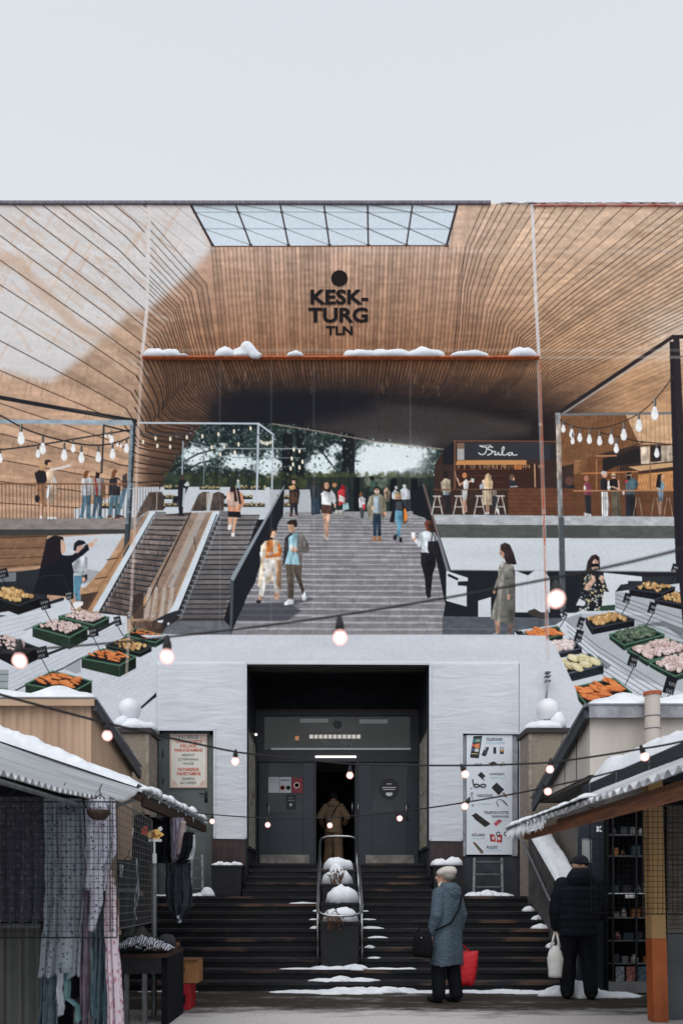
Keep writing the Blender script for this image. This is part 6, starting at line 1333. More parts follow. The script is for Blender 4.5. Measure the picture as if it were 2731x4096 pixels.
notice('white paper notice with two round symbols on the left door', 1119, 1164, 3108, 3171, (192, 196, 204), [((160, 70, 66), ring(1130, 3151, 10)), ((196, 198, 206), ring(1130, 3151, 6)), ((84, 120, 104), ring(1153, 3151, 10)), ((196, 198, 206), ring(1153, 3151, 6)), ((120, 124, 136), [(1124, 3118), (1160, 3118), (1160, 3124), (1124, 3124)])])
notice('dark red paper notice with a pale circle on the left door', 1166, 1210, 3110, 3172, (132, 48, 58), [((206, 180, 178), ring(1187, 3141, 13)), ((150, 70, 76), ring(1187, 3141, 8))])
notice('small black notice below the red one on the left door', 1144, 1184, 3178, 3238, (34, 37, 44), [((140, 144, 150), [(1150, 3200), (1178, 3200), (1178, 3203), (1150, 3203)]), ((140, 144, 150), [(1153, 3190), (1172, 3190), (1172, 3192), (1153, 3192)]), ((190, 194, 198), ring(1163, 3219, 6))])
sk_ = thing('round_sticker', 'round black sticker with white print on the right door', 'sticker', (BX(1555), BY-.005, BZ(3197)))
w = MB(); w.add([(BX(u), BY+.010, BZ(v)) for u, v in [(1555+40*math.cos(a*.1963), 3155+42*math.sin(a*.1963)) for a in range(32)]], [tuple(range(32))]); w.build('disc', mat('sticker_black', lin((28, 31, 38)), .5), sk_, solid=.002)
for pts in ([(1528, 3148), (1584, 3148), (1584, 3151), (1528, 3151)], [(1532, 3156), (1580, 3156), (1580, 3159), (1532, 3159)], [(1546, 3134), (1566, 3134), (1566, 3137), (1546, 3137)], [(1544, 3170), (1568, 3170), (1570, 3178), (1562, 3184), (1550, 3184), (1542, 3178)]):
    w = MB(); w.add([(BX(u), BY+.006, BZ(v)) for u, v in pts], [tuple(range(len(pts)))]); w.build('print', 'white', sk_)
# ================================================================ KIOSKS
def corrugated(name, fz0, fz1, a, b_, pitch, amp, m, parent, out):
    """upright corrugated sheet from a to b (x, y); fz0 / fz1 give the bottom and top height along t"""
    a, b_ = Vector((*a, 0)), Vector((*b_, 0)); L = (b_-a).length; n = int(L/pitch*6); o = Vector((*out, 0))
    def f(t, k):
        s = (t*L/pitch) % 1; d = amp*max(-1, min(1, 2.2*math.sin(2*math.pi*s)))
        p = a.lerp(b_, t)+o*d; return (p.x, p.y, fz0(t) if k == 0 else fz1(t))
    w = MB(); w.grid(f, n, 1); return w.build(name, m, parent, solid=.003)
M['beige'] = mat('beige_sheet', lin((186, 158, 134)), .6, col2=lin((172, 144, 122)), scale=1.5, stretch=(1, 1, .3), spec=.3)
M['beige_grey'] = mat('beige_grey_sheet', lin((212, 205, 196)), .6, col2=lin((192, 185, 178)), scale=1.5, stretch=(1, 1, .25), spec=.3)
M['gutter'] = mat('gutter', lin((44, 50, 58)), .5, col2=lin((36, 40, 48)), scale=4)
KX, KY = -3.34, 10.4; KZ, KZ2, KY2 = 3.95, 3.42, 12.6
kio = thing('market_kiosk', 'beige corrugated kiosk with a snow covered roof, left of the steps', 'kiosk', (-5, 11.4, 0))
corrugated('front_wall', lambda t: 0, lambda t: KZ, (-9, KY), (KX, KY), .19, .014, 'beige', kio, (0, -1))
corrugated('side_wall', lambda t: 0, lambda t: KZ+(KZ2-KZ)*t, (KX, KY), (KX, KY2), .16, .012, 'beige', kio, (1, 0))
w = MB(); w.box(-9, KY2-.02, 0, KX, KY2, KZ2); w.build('back_wall', 'beige', kio)
w = MB(); w.add([(-9, KY-.10, KZ+.02), (KX+.09, KY-.10, KZ+.02), (KX+.09, KY2+.1, KZ2-.01), (-9, KY2+.1, KZ2-.01)], [(0, 1, 2, 3)]); w.build('roof', 'gutter', kio, solid=.05)
w = MB(); w.box(-9, KY-.14, KZ-.06, KX+.1, KY-.10, KZ+.03); w.build('eaves_trim', 'beige', kio)
w = MB(); w.bar((KX+.10, KY-.10, KZ-.05), (KX+.10, KY2+.1, KZ2-.08), .05, .15); w.build('verge_board', 'gutter', kio)
w = MB(); w.box(KX-.05, KY-.025, 0, KX+.025, KY+.06, KZ); w.build('corner_trim', 'beige', kio)
s = MB(); blanket(s, lambda a, b_: (-8+(KX+.14+8)*a, KY-.16+(KY2-KY+.3)*b_, KZ+.05+(KZ2-KZ)*b_), 50, 14, .19, 2.2, .05)
tag(s.build('roof_snow', 'snow', smooth=True, loc=(-5.5, 11.4, 3.9)), 'thick snow on the roof of the beige corrugated kiosk', 'snow')

RX, RY = 3.55, 10.4; RZ0, RZ1, RZb, RY2 = 3.86, 2.93, 2.97, 12.95
kr = thing('market_kiosk', 'pale grey metal kiosk with a glazed goods front, right of the steps', 'kiosk', (5, 11.4, 0))
corrugated('front_wall', lambda t: RZb, lambda t: RZ0, (RX, RY), (9, RY), .42, .007, 'beige_grey', kr, (0, -1))
w = MB(); w.add([(RX, RY, RZb), (RX, RY2, RZb-.02), (RX, RY2, RZ1), (RX, RY, RZ0)], [(0, 1, 2, 3)]); w.build('side_wall', 'beige_grey', kr, solid=.02)
w = MB()
for y in (10.95, 11.5): w.box(RX-.016, y, RZb, RX-.008, y+.02, RZ0-(RZ0-RZ1)*(y-RY)/(RY2-RY)-.03)
w.build('seam', 'gutter', kr)
w = MB(); w.add([(RX-.1, RY-.1, RZ0+.02), (9, RY-.1, RZ0+.02), (9, RY2+.1, RZ1), (RX-.1, RY2+.1, RZ1)], [(0, 1, 2, 3)]); w.build('roof', 'gutter', kr, solid=.05)
w = MB(); w.box(RX-.06, RY-.13, RZ0-.13, 9, RY-.10, RZ0+.03); w.build('eaves_trim', 'plaster_light', kr)
w = MB(); w.bar((RX-.09, RY-.1, RZ0-.06), (RX-.09, RY2+.1, RZ1-.09), .05, .16); w.build('verge_board', 'gutter', kr)
w = MB(); w.box(RX+.02, RY+.02, RZb-.05, 9, RY2, RZb); w.box(RX+.3, RY+.3, 0, 9, RY2-.1, RZb-.05); w.build('lower_wall', mat('lower_wall', lin((112, 108, 104)), .8, scale=3), kr)
s = MB(); blanket(s, lambda a, b_: (RX-.14+(8.6-RX)*a, RY-.16+(RY2-RY+.3)*b_, RZ0+.05+(RZ1-RZ0)*b_), 50, 14, .21, 6.2, .05)
tag(s.build('roof_snow', 'snow', smooth=True, loc=(5.5, 11.4, 3.9)), 'thick snow on the roof of the pale grey kiosk', 'snow')
pm2 = mat('rusty_white', lin((196, 188, 180)), .7, col2=lin((170, 112, 72)), scale=3.2, stretch=(1, 1, .5), contrast=.35)
rp_ = [q for q in pm2.node_tree.nodes if q.type == 'VALTORGB'][0].color_ramp; rp_.elements[1].position = .74; rp_.elements[0].position = .56
cp = thing('chimney_pipe', 'rust streaked white chimney pipe standing before the pale grey kiosk', 'chimney', (W(2597, 0, 10.2).x, 10.2, 2.6))
cx_ = W(2597, 0, 10.2).x; z0_, z1_ = 2.3, W(0, 2785, 10.2).z
w = MB(); w.lathe([(.0, z0_), (.098, z0_), (.098, z1_), (0, z1_)], (cx_, 10.12, 0), 20); w.build('pipe', pm2, cp, smooth=False)
for v in (2865, 2915):
    w = MB(); z = W(0, v, 10.1).z; w.lathe([(.10, z-.008), (.104, z), (.10, z+.008)], (cx_, 10.12, 0), 20); w.build('joint_ring', 'galv', cp)

w = MB(); w.lathe([(.115, z1_-.01), (.12, z1_+.03), (.0, z1_+.04)], (cx_, 10.12, 0), 20); w.build('cap', 'rust', cp)

# glazed goods front of the right kiosk
gx0, gx1, gy = 3.30, 5.6, 9.98
gf = thing('display_cabinet', 'tall dark display cabinet with glass shelves in front of the right kiosk', 'cabinet', ((gx0+gx1)/2, gy+.15, 0))
cx0, cx1 = W(2432, 0, gy).x, W(2640, 0, gy).x; zt = 2.45; pz = W(0, 3927, gy).z
w = MB(); w.box(cx0, gy+.36, 0, gx1, gy+.40, zt); w.box(cx0-.03, gy, 0, cx0, gy+.4, zt); w.box(gx1, gy, 0, gx1+.04, gy+.4, zt); w.box(cx0, gy, zt, gx1, gy+.4, zt+.05); w.build('carcass', 'dark', gf)
w = MB(); w.box(cx0, gy-.01, .02, gx1, gy+.36, pz); w.build('plinth', mat('plinth', lin((126, 126, 128)), .6, scale=4), gf)
SHV = [3572, 3670, 3762, 3854, 3422, 3337]
for k, v in enumerate(SHV):
    z = W(0, v, gy).z; w = MB(); w.box(cx0, gy+.02, z-.012, gx1, gy+.36, z); w.build('shelf', 'white' if k == 0 else 'galv', gf)
for x in (cx0+.05, cx0+.36, cx0+.72, cx0+1.2):
    w = MB(); w.box(x, gy-.004, pz, x+.02, gy+.02, zt); w.build('mullion', 'black_metal', gf)
w = MB(); w.box(cx0+.22, gy-.008, W(0, 3592, gy).z, cx0+.34, gy-.002, W(0, 3579, gy).z); w.build('price_strip', 'white', gf)
lettering('lettering', 'K', .075, (W(2393, 0, gy-.06).x, gy-.055, W(0, 3317, gy-.06).z), 'white', gf, 1, .01)
# door and window beside the cabinet
kd = thing('kiosk_door', 'dark kiosk door with one bright window pane, behind the man in black', 'door', (3.5, gy+.1, 0))
w = MB(); w.box(3.28, gy+.06, 0, 3.31, gy+.14, 2.4); w.box(3.45, gy+.06, 0, cx0-.04, gy+.14, 2.4); w.box(3.31, gy+.06, 0, 3.45, gy+.14, W(0, 3450, gy).z); w.box(3.31, gy+.06, W(0, 3348, gy).z, 3.45, gy+.14, 2.4); w.build('leaf', 'door_dark', kd)
w = MB(); w.box(3.31, gy+.09, W(0, 3450, gy).z, 3.45, gy+.10, W(0, 3348, gy).z); w.build('pane', mat('pane_reflection', lin((170, 174, 178)), .3, scale=2), kd)  # bright reflection in the window painted as a pale base colour
# goods on the shelves: each its own little thing
R_ = random.Random(11)
GC = [((60, 90, 100), 'teal'), ((190, 120, 60), 'orange'), ((150, 156, 160), 'pale grey'), ((60, 62, 68), 'charcoal'), ((110, 70, 54), 'brown'), ((206, 204, 198), 'white'), ((72, 82, 96), 'slate blue')]
for c, nme in GC: M['box_'+nme] = mat('box_'+nme.replace(' ', '_'), lin(tuple(x*.66 for x in c)), .5, scale=9)
shelf_names = {3572: 'white-edged middle shelf', 3670: 'first shelf below the white-edged one', 3762: 'second shelf below the white-edged one', 3854: 'lowest glass shelf', 3422: 'second highest shelf', 3337: 'topmost shelf'}
for v in SHV:
    z = W(0, v, gy).z; x = cx0+.08; k = 0
    while x < cx0+.86 and k < 6:
        wd = R_.uniform(.07, .14); hh = R_.uniform(.04, .13) if v != 3337 else R_.uniform(.06, .10); c, nme = GC[(k*3+SHV.index(v)*2) % 7]
        t = MB(); y = gy+R_.uniform(.05, .12)
        if (k+SHV.index(v)) % 3 == 2: t.lathe([(0, z+.002), (wd*.36, z+.002), (wd*.40, z+hh*.5), (wd*.22, z+hh*.8), (wd*.2, z+hh), (0, z+hh)], (x+wd/2, y+.05, 0), 12); kind = 'jar'
        else:
            t.box(x, y, z+.002, x+wd, y+.08, z+hh); t.box(x-.003, y-.003, z+hh, x+wd+.003, y+.083, z+hh+.012); kind = 'box'
        tag(t.build('goods_'+kind, 'box_'+nme, bevel=.003, loc=(x+wd/2, y+.04, z)), f'small {nme} {kind}, {["first", "second", "third", "fourth", "fifth", "sixth"][k]} from the left on the {shelf_names[v]}', 'goods', 'goods on the cabinet shelves')
        x += wd+R_.uniform(.02, .06); k += 1
for k, (u, c) in enumerate([(2478, (150, 158, 166)), (2521, (176, 120, 112)), (2566, (84, 108, 122)), (2608, (176, 150, 106))]):
    a, b_ = W(u-17, 3905, gy+.03), W(u+17, 3867, gy+.03); t = MB(); t.box(a.x, gy+.03, pz+.002, b_.x, gy+.045, b_.z)
    key = 'card_%d' % k; M[key] = mat(key, lin(c), .4, col2=lin(tuple(x*.62 for x in c)), scale=22, contrast=.4)
    tag(t.build('picture_card', key, loc=((a.x+b_.x)/2, gy+.04, pz)), f'{["pale grey", "rosy", "blue grey", "yellowish"][k]} picture card standing at the bottom of the display cabinet', 'card', 'picture cards in the cabinet')

# ================================================================ LEFT CLOTHES STALL
M['sheet'] = sh_ = mat('roof_sheet', lin((222, 225, 229)), .5, col2=lin((150, 155, 162)), scale=3.2, stretch=(.25, 4.5, .25), contrast=.9, spec=.35)  # contrasty streaks paint in the light and dark of the corrugations
M['timber'] = mat('stall_timber', lin((120, 82, 54)), .8, col2=lin((84, 58, 42)), scale=5, stretch=(1, 6, 6))
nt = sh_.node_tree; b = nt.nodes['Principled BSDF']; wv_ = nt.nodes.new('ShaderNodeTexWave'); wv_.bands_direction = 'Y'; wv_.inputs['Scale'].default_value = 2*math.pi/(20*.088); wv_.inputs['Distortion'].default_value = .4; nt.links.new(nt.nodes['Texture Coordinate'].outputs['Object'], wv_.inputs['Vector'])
cr = nt.nodes.new('ShaderNodeValToRGB'); cr.color_ramp.elements[0].color = (.46, .47, .49, 1); cr.color_ramp.elements[1].position = .6; cr.color_ramp.elements[1].color = (1, 1, 1, 1); nt.links.new(wv_.outputs['Fac'], cr.inputs[0])     # dark bands: shading of the corrugations put into the colour
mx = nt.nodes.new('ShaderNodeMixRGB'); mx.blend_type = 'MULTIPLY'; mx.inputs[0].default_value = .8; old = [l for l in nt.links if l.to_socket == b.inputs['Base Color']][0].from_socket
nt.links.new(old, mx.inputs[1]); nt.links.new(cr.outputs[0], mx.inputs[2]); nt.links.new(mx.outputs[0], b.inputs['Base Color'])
st1 = thing('clothes_stall', 'clothes stall under a sagging corrugated roof sheet, left foreground', 'market stall', (-2.5, 6, 0))
EV = [(-1.86, 3.6, 1.99), (-1.85, 4.2, 1.99), (-1.80, 5.0, 2.0), (-1.755, 6.0, 2.06), (-1.80, 6.6, 2.15), (-1.86, 7.1, 2.26), (-1.93, 7.5, 2.35)]
def ev(t):
    f = t*(len(EV)-1); i = min(int(f), len(EV)-2); return Vector(EV[i]).lerp(Vector(EV[i+1]), f-i)
def roof1(a, t):
    e_ = ev(t); x = e_.x+(-3.5-e_.x)*a
    return Vector((x, e_.y, e_.z+.337*(e_.x-x)+.017*math.sin(2*math.pi*e_.y/.088)-.02*math.sin(math.pi*a)))
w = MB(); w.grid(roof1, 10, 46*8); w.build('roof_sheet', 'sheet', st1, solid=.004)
for x, y, z in ((-3.35, 7.4, 2.7), (-3.35, 4.0, 2.4)):
    w = MB(); w.bar((x, y, 0), (x, y, z), .05); w.build('post', 'galv', st1)
w = MB(); w.tube([(-1.84, 4.0, 1.93), (-1.84, 6.0, 1.97), (-1.95, 7.4, 2.24)], .016); w.build('eave_rail', 'galv', st1)
w = MB(); w.box(-3.5, 7.55, 0, -2.6, 7.58, 2.5); w.box(-3.52, 3.6, 0, -3.49, 7.55, 2.4); w.build('added_dark_screen', 'dark', st1)  # dark screens added to keep the space under the roof dark
# snow and the second roof behind
st2 = thing('stall_roof', 'second stall roof with snowy serrated edge behind the clothes stall', 'market stall', (-2.5, 9.4, 0))
def roof2(a, t):
    y = 7.62+3.45*t; x0 = -1.93+.10*t; x = x0+(-3.95+.70*min(1, max(0, (t-.6)*5))-x0)*a
    return Vector((x, y, 2.36+.337*(x0-x)+.014*math.sin(2*math.pi*y/.088)))
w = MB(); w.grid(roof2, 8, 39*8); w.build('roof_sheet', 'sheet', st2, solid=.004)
w = MB(); w.bar((-1.93, 7.7, 2.26), (-1.86, 11.0, 2.28), .05, .10); w.build('edge_beam', 'wood_dark', st2)
w = MB(); w.bar((-1.93, 7.68, 2.31), (-3.3, 7.68, 2.76), .04, .09); w.build('end_beam', 'wood_dark', st2)
for x, y in ((-2.75, 7.75), (-3.2, 10.2)):
    w = MB(); w.bar((x, y, 0), (x, y, 2.5), .04); w.build('post', 'galv', st2)
w = MB(); w.box(-3.3, 7.64, 0, -3.27, 10.3, 2.6); w.build('added_dark_screen', 'dark', st2)  # another added screen, darkening the space under the second roof
w = MB(); w.bar((-1.97, 7.72, 1.36), (-2.6, 7.72, 1.37), .03); w.bar((-2.0, 8.6, 2.2), (-2.0, 9.9, 2.2), .025); w.build('hanging_rail', 'galv', st2)
s = MB(); blanket(s, lambda a, t: roof2(.04+.96*a, .012+.97*t)+Vector((0, 0, .02+.02)), 24, 30, .07, 9.1, .06)
tag(s.build('roof_snow', 'snow', smooth=True, loc=(-2.6, 9.3, 2.6)), 'thin snow cover on the second stall roof', 'snow')
s = MB()
def bank(a, b_):
    x = -1.98-1.95*a; return Vector((x, 7.62+.34*b_, 2.385+.337*(-1.93-x)))
def bank_top(a, b_):
    P = bank(a, b_); e_ = math.sqrt(max(0, math.sin(math.pi*min(1, max(0, b_))))); h = (.045+.17*a**.8)*(1+.35*nz(P.x*3.1, 1.)+.22*nz(P.x*9, b_*2.)+.1*nz(P.x*23, b_*5))*e_
    return P+Vector((0, -.03*nz(P.x*5, 4.)*e_, h))
s.grid(bank_top, 90, 12)
tag(s.build('roof_snow', 'snow', smooth=True, loc=(-2.6, 7.74, 2.5)), 'snow bank thickening uphill along the near edge of the second stall roof', 'snow')
s = MB()
for k in range(15): snow_lump(s, (-1.93+.09*k/15, 7.8+3.1*k/15, 2.385), .07, .14, .05+.02*(k % 3), k+71.5)
for k in range(6): f = k/6; s.tube([(-1.925+.08*f, 7.9+2.6*f, 2.35), (-1.925+.08*f, 7.9+2.6*f, 2.35-.05-.05*(k % 2))], [.012, .003], 6)
tag(s.build('eave_snow', 'snow', smooth=True, loc=(-1.9, 9.3, 2.38)), 'row of small snow clumps and icicles along the second roof eave', 'snow')

# wire grids
M['wire'] = mat('wire', lin((92, 94, 96)), .5, metal=.3, scale=20)
M['wire_dark'] = mat('wire_dark', lin((30, 33, 38)), .5, metal=.2, scale=20)
def wire_grid(label, a, b_, z0, z1, nx, nzz, m='wire', r=.0035, lean=0.):
    a, b_ = Vector(a), Vector(b_)
    w = MB()
    for i in range(nx+1):
        p = a.lerp(b_, i/nx); k = .006 if i in (0, nx) else r; w.tube([(p.x, p.y, z0), (p.x+lean, p.y, z1)], k, 5)
    for j in range(nzz+1):
        f = j/nzz; z = z0+(z1-z0)*f; k = .006 if j in (0, nzz) else r; w.tube([(a.x+lean*f, a.y-.005, z), (b_.x+lean*f, b_.y-.005, z)], k, 5)
    o = w.build('wire_grid', M[m], loc=((a.x+b_.x)/2, (a.y+b_.y)/2, z0)); return tag(o, label, 'wire grid')
wire_grid('large wire grid hanging in front of the dresses', (-2.42, 5.45, 0), (-1.555, 5.45, 0), 1.00, 1.98, 26, 22, 'wire_dark', .0022)
wire_grid('wire grid at the right end of the dresses, seen at an angle', (-1.62, 5.5, 0), (-1.72, 7.2, 0), 1.05, 2.02, 22, 17, 'wire', .003)

# garments
def garment(name, label, cat, rows, y, mats, folds=5, amp=.03, seed=0, group=None, flare=1.0, parts=(), th=.006, lean=0.):
    """rows: (v, u_left, u_right) outline of the hanging cloth in the depth plane y"""
    x_mid = W((rows[0][1]+rows[0][2])/2, 0, y).x; zt = W(0, rows[0][0], y).z
    o = thing(name, label, cat, (x_mid, y, zt), group)
    P = [(W(l, v, y), W(r_, v, y)) for v, l, r_ in rows]; n = len(P)-1
    def f(s, t):
        q = t*n; i = min(int(q), n-1); k = q-i; k = k*k*(3-2*k)
        L = P[i][0].lerp(P[i+1][0], k); R2 = P[i][1].lerp(P[i+1][1], k); p = L.lerp(R2, s)
        ph_ = seed*2.1+folds*2*math.pi*s+.8*nz(s*4, t*3, seed)
        d = amp*(.25+.75*t*flare)*(math.sin(ph_)+.5*math.sin(2.3*ph_+seed))+.02*nz(s*5, t*7, seed)
        bulge = -.05*math.sin(math.pi*s)
        hem_ = .012*math.sin(ph_)*(1 if t > .99 else 0)
        return (p.x+.006*nz(t*9, s*3, seed+4), p.y+d+bulge+lean*t, p.z+hem_)
    w = MB(); w.grid(f, 44, 46); w.build('cloth', mats, o, smooth=True, solid=th)
    hz = zt+.02
    w = MB(); w.tube([(P[0][0].x+.04, y, zt-.02), (x_mid, y, hz+.02), (P[0][1].x-.04, y, zt-.02)], .006, 6); w.tube([(x_mid, y, hz+.02), (x_mid, y, hz+.07), (x_mid+.015, y, hz+.10)], .004, 6); w.build('hanger', 'black_metal', o)
    for pn, pr, pm_ in parts:
        PP = [(W(l, v, y-.05), W(r_, v, y-.05)) for v, l, r_ in pr]; m_ = len(PP)-1
        def g(s, t):
            q = t*m_; i = min(int(q), m_-1); k = q-i; p = PP[i][0].lerp(PP[i+1][0], k).lerp(PP[i][1].lerp(PP[i+1][1], k), s)
            return (p.x, p.y-.03*math.sin(math.pi*s)+.012*math.sin(9*t+seed), p.z)
        w = MB(); w.grid(g, 10, 16); w.build(pn, pm_, o, smooth=True, solid=th)
    return o
M['robe'] = dots('robe_fleece', lin((72, 74, 84)), lin((98, 96, 106)), 26, .30)
M['gown_floral'] = dots('gown_floral', lin((140, 150, 158)), lin((54, 66, 80)), 28, .20, col3=lin((88, 112, 122)))
M['gown_dotted'] = dots('gown_dotted', lin((190, 190, 206)), lin((52, 52, 68)), 30, .20)
M['teal_cloth'] = mat('teal_cloth', lin((112, 148, 152)), .85, col2=lin((66, 96, 104)), scale=6, spec=.15)
M['mauve'] = mat('mauve_cloth', lin((124, 114, 124)), .85, col2=lin((98, 84, 102)), scale=8, spec=.15)
M['pink_floral'] = dots('pink_floral', lin((216, 203, 212)), lin((190, 140, 156)), 18, .30)
M['blue_grey_cloth'] = mat('blue_grey_cloth', lin((96, 112, 124)), .85, col2=lin((74, 90, 102)), scale=8, spec=.15)
M['white_cl'] = mat('white_garment', lin((176, 182, 190)), .85, col2=lin((150, 158, 168)), scale=8, spec=.15)
G = 'nightwear hung on the clothes stall'
garment('dressing_gown', 'dark mottled fleece dressing gown at the far left of the stall', 'dressing gown', [(3190, -60, 175), (3400, -70, 190), (3686, -60, 178)], 5.75, 'robe', 5, .035, 1, G)
garment('night_dress', 'long grey blue nightdress with dark flowers and blue blooms', 'nightdress', [(3195, 180, 330), (3400, 184, 345), (3560, 186, 345), (3700, 182, 330), (3905, 160, 325)], 5.68, 'gown_floral', 4, .03, 2, G, parts=[('front_panel', [(3240, 225, 300), (3500, 245, 300), (3890, 240, 292)], M['gown_floral'])])
garment('night_shirt', 'pale lilac dotted nightshirt in front, its pointed sleeve hanging down', 'nightshirt', [(3200, 340, 462), (3340, 345, 464), (3395, 345, 472), (3440, 348, 452), (3500, 350, 430), (3560, 356, 425)], 5.60, 'gown_dotted', 4, .025, 3, G, parts=[('sleeve', [(3480, 365, 420), (3600, 360, 412), (3726, 356, 380)], M['gown_dotted']), ('sleeve', [(3300, 345, 385), (3420, 350, 392), (3560, 345, 368)], M['gown_dotted'])])
garment('dressing_gown', 'teal satin dressing gown half hidden behind the dotted nightshirt', 'dressing gown', [(3480, 315, 425), (3620, 318, 425), (3800, 325, 430), (4062, 338, 432)], 5.78, 'teal_cloth', 5, .045, 4, G)
garment('night_dress', 'narrow mauve nightdress hanging between the floral and the teal garments', 'nightdress', [(3560, 326, 372), (3800, 330, 372), (4110, 326, 362)], 5.72, 'mauve', 2, .03, 5, G)
garment('dressing_gown', 'blue grey dressing gown with long folds beside the pink one', 'dressing gown', [(3540, 380, 440), (3760, 378, 440), (4120, 372, 428)], 5.74, 'blue_grey_cloth', 3, .04, 6, G)
garment('dressing_gown', 'long pale pink flowered dressing gown at the right end of the row', 'dressing gown', [(3480, 425, 448), (3560, 425, 462), (3640, 418, 470), (3780, 424, 470), (3920, 430, 482), (4120, 436, 492)], 5.66, 'pink_floral', 3, .035, 7, G)
garment('pyjama_trousers', 'dark blue grey pyjama trousers hanging under the floral nightdress', 'trousers', [(3880, 170, 232), (4000, 168, 230), (4120, 160, 235)], 5.80, 'blue_grey_cloth', 3, .03, 8, G)
garment('sash', 'white cloth sash looped below the floral nightdress', 'sash', [(3890, 238, 258), (3960, 232, 252), (4020, 236, 262), (4055, 244, 256)], 5.62, 'white_cl', 2, .015, 9, G)
garment('sash', 'teal cloth sash dangling to the right of the white one', 'sash', [(3890, 258, 284), (3990, 262, 280), (4020, 306, 318), (4080, 310, 326)], 5.66, 'teal_cloth', 2, .015, 10, G)
# metal sheet below
m_ = thing('metal_sheet', 'ribbed grey metal sheet standing below the dressing gown', 'metal sheet', (W(60, 0, 5.5).x, 5.95, 0))
corrugated('sheet', lambda t: .0, lambda t: W(0, 3702, 5.95).z, (W(-120, 0, 5.95).x, 5.95), (W(165, 0, 5.95).x, 5.95), .14, .022, mat('grey_sheet', lin((96, 98, 96)), .6, col2=lin((76, 78, 78)), scale=4, stretch=(1, 1, .3)), m_, (0, -1))
w = MB(); w.bar((W(-120, 0, 5.95).x, 5.93, W(0, 3702, 5.95).z), (W(165, 0, 5.95).x, 5.93, W(0, 3702, 5.95).z), .03); w.build('top_rail', 'galv', m_)
# basket of odds and ends under the roof
bk_ = thing('hanging_bowl', 'dark hanging bowl under the stall roof above the dotted nightshirt', 'bowl', (W(395, 3270, 5.4).x, 5.4, W(0, 3285, 5.4).z))
c_ = W(395, 3252, 5.4); w = MB(); w.lathe([(0, -.05), (.05, -.045), (.075, -.01), (.085, .02), (.078, .02), (.06, -.02), (0, -.03)], c_, 20); w.build('shell', 'wood_dark', bk_, smooth=True)
w = MB(); w.tube([c_+Vector((-.08, 0, .02)), c_+Vector((0, 0, .17)), c_+Vector((.08, 0, .02))], .003, 5); w.build('cord', 'black_metal', bk_)
# clothes hung under the second roof
G2 = 'clothes hung under the second stall roof'
M['lilac'] = mat('lilac_knit', lin((150, 142, 160)), .9, col2=lin((118, 112, 130)), scale=9, stretch=(5, 1, 1), spec=.1); M['pale_pink'] = mat('pale_pink_knit', lin((176, 160, 162)), .9, col2=lin((150, 136, 140)), scale=9, spec=.1)
M['black_cl'] = mat('black_cloth', lin((24, 26, 33)), .9, col2=lin((18, 20, 26)), scale=7, spec=.15); M['charcoal'] = mat('charcoal_cloth', lin((56, 60, 68)), .9, col2=lin((40, 44, 52)), scale=24, spec=.15)
garment('sweater', 'black jumper hung left of the lilac one under the second roof', 'sweater', [(3270, 598, 680), (3360, 596, 684), (3452, 600, 688)], 8.9, 'black_cl', 3, .03, 11, G2)
garment('sweater', 'lilac jumper hung under the second stall roof', 'sweater', [(3272, 684, 738), (3360, 686, 732), (3440, 690, 712)], 8.8, 'lilac', 3, .03, 12, G2, parts=[('sleeve', [(3285, 722, 744), (3350, 712, 742), (3420, 706, 724)], M['pale_pink'])])
garment('sleeveless_top', 'black sleeveless top with a pale edge, right end of the second rail', 'top', [(3330, 735, 776), (3380, 728, 779), (3430, 716, 774), (3452, 700, 745)], 8.7, 'black_cl', 2, .03, 13, G2, parts=[('pale_edging', [(3340, 773, 781), (3390, 772, 783), (3440, 748, 772)], M['white_cl'])])
garment('swim_bodice', 'dark grey strapless bodice hanging below the lilac jumper', 'bodice', [(3452, 664, 765), (3500, 666, 764), (3560, 662, 772), (3620, 668, 770), (3660, 690, 745), (3692, 706, 726)], 8.75, 'charcoal', 3, .03, 14, G2, parts=[('white_tag', [(3662, 706, 720), (3690, 712, 726)], M['white_cl'])])
garment('coat', 'long black coat in the shade behind the price sign', 'coat', [(3260, 540, 600), (3400, 530, 606), (3560, 528, 600)], 9.3, 'black_cl', 3, .03, 15, G2)
garment('trousers', 'dark trousers hanging in the shade left of the table', 'trousers', [(3440, 470, 560), (3560, 474, 556), (3716, 480, 548)], 8.4, 'charcoal', 3, .03, 16, G2)
garment('trousers', 'brown trousers in the shade right of the wire grid', 'trousers', [(3450, 575, 628), (3560, 578, 626), (3640, 580, 622)], 9.2, M['wood_dark'], 2, .03, 17, G2)
# cord with loops
cd = MB(); cd.tube([W(546, 3432, 7.3), W(552, 3520, 7.3), W(540, 3600, 7.3), W(545, 3630, 7.3)], .006, 6); cd.tube([W(546, 3432, 7.3), W(555, 3560, 7.3), W(550, 3610, 7.3), W(538, 3640, 7.3), W(548, 3680, 7.3)], .006, 6)
tag(cd.build('cord', 'white_cl', loc=W(546, 3432, 7.3), smooth=True), 'white knotted cord dangling at the edge of the wire grid', 'cord')
sc_ = MB(); a = W(485, 3482, 7.2); sc_.lathe([(0, -.07), (.012, -.06), (.02, .03), (.028, .05), (0, .06)], a, 10); tag(sc_.build('shoe_horn', 'white_cl', loc=a, smooth=True), 'small white tapering object clipped to the wire grid', 'trinket')
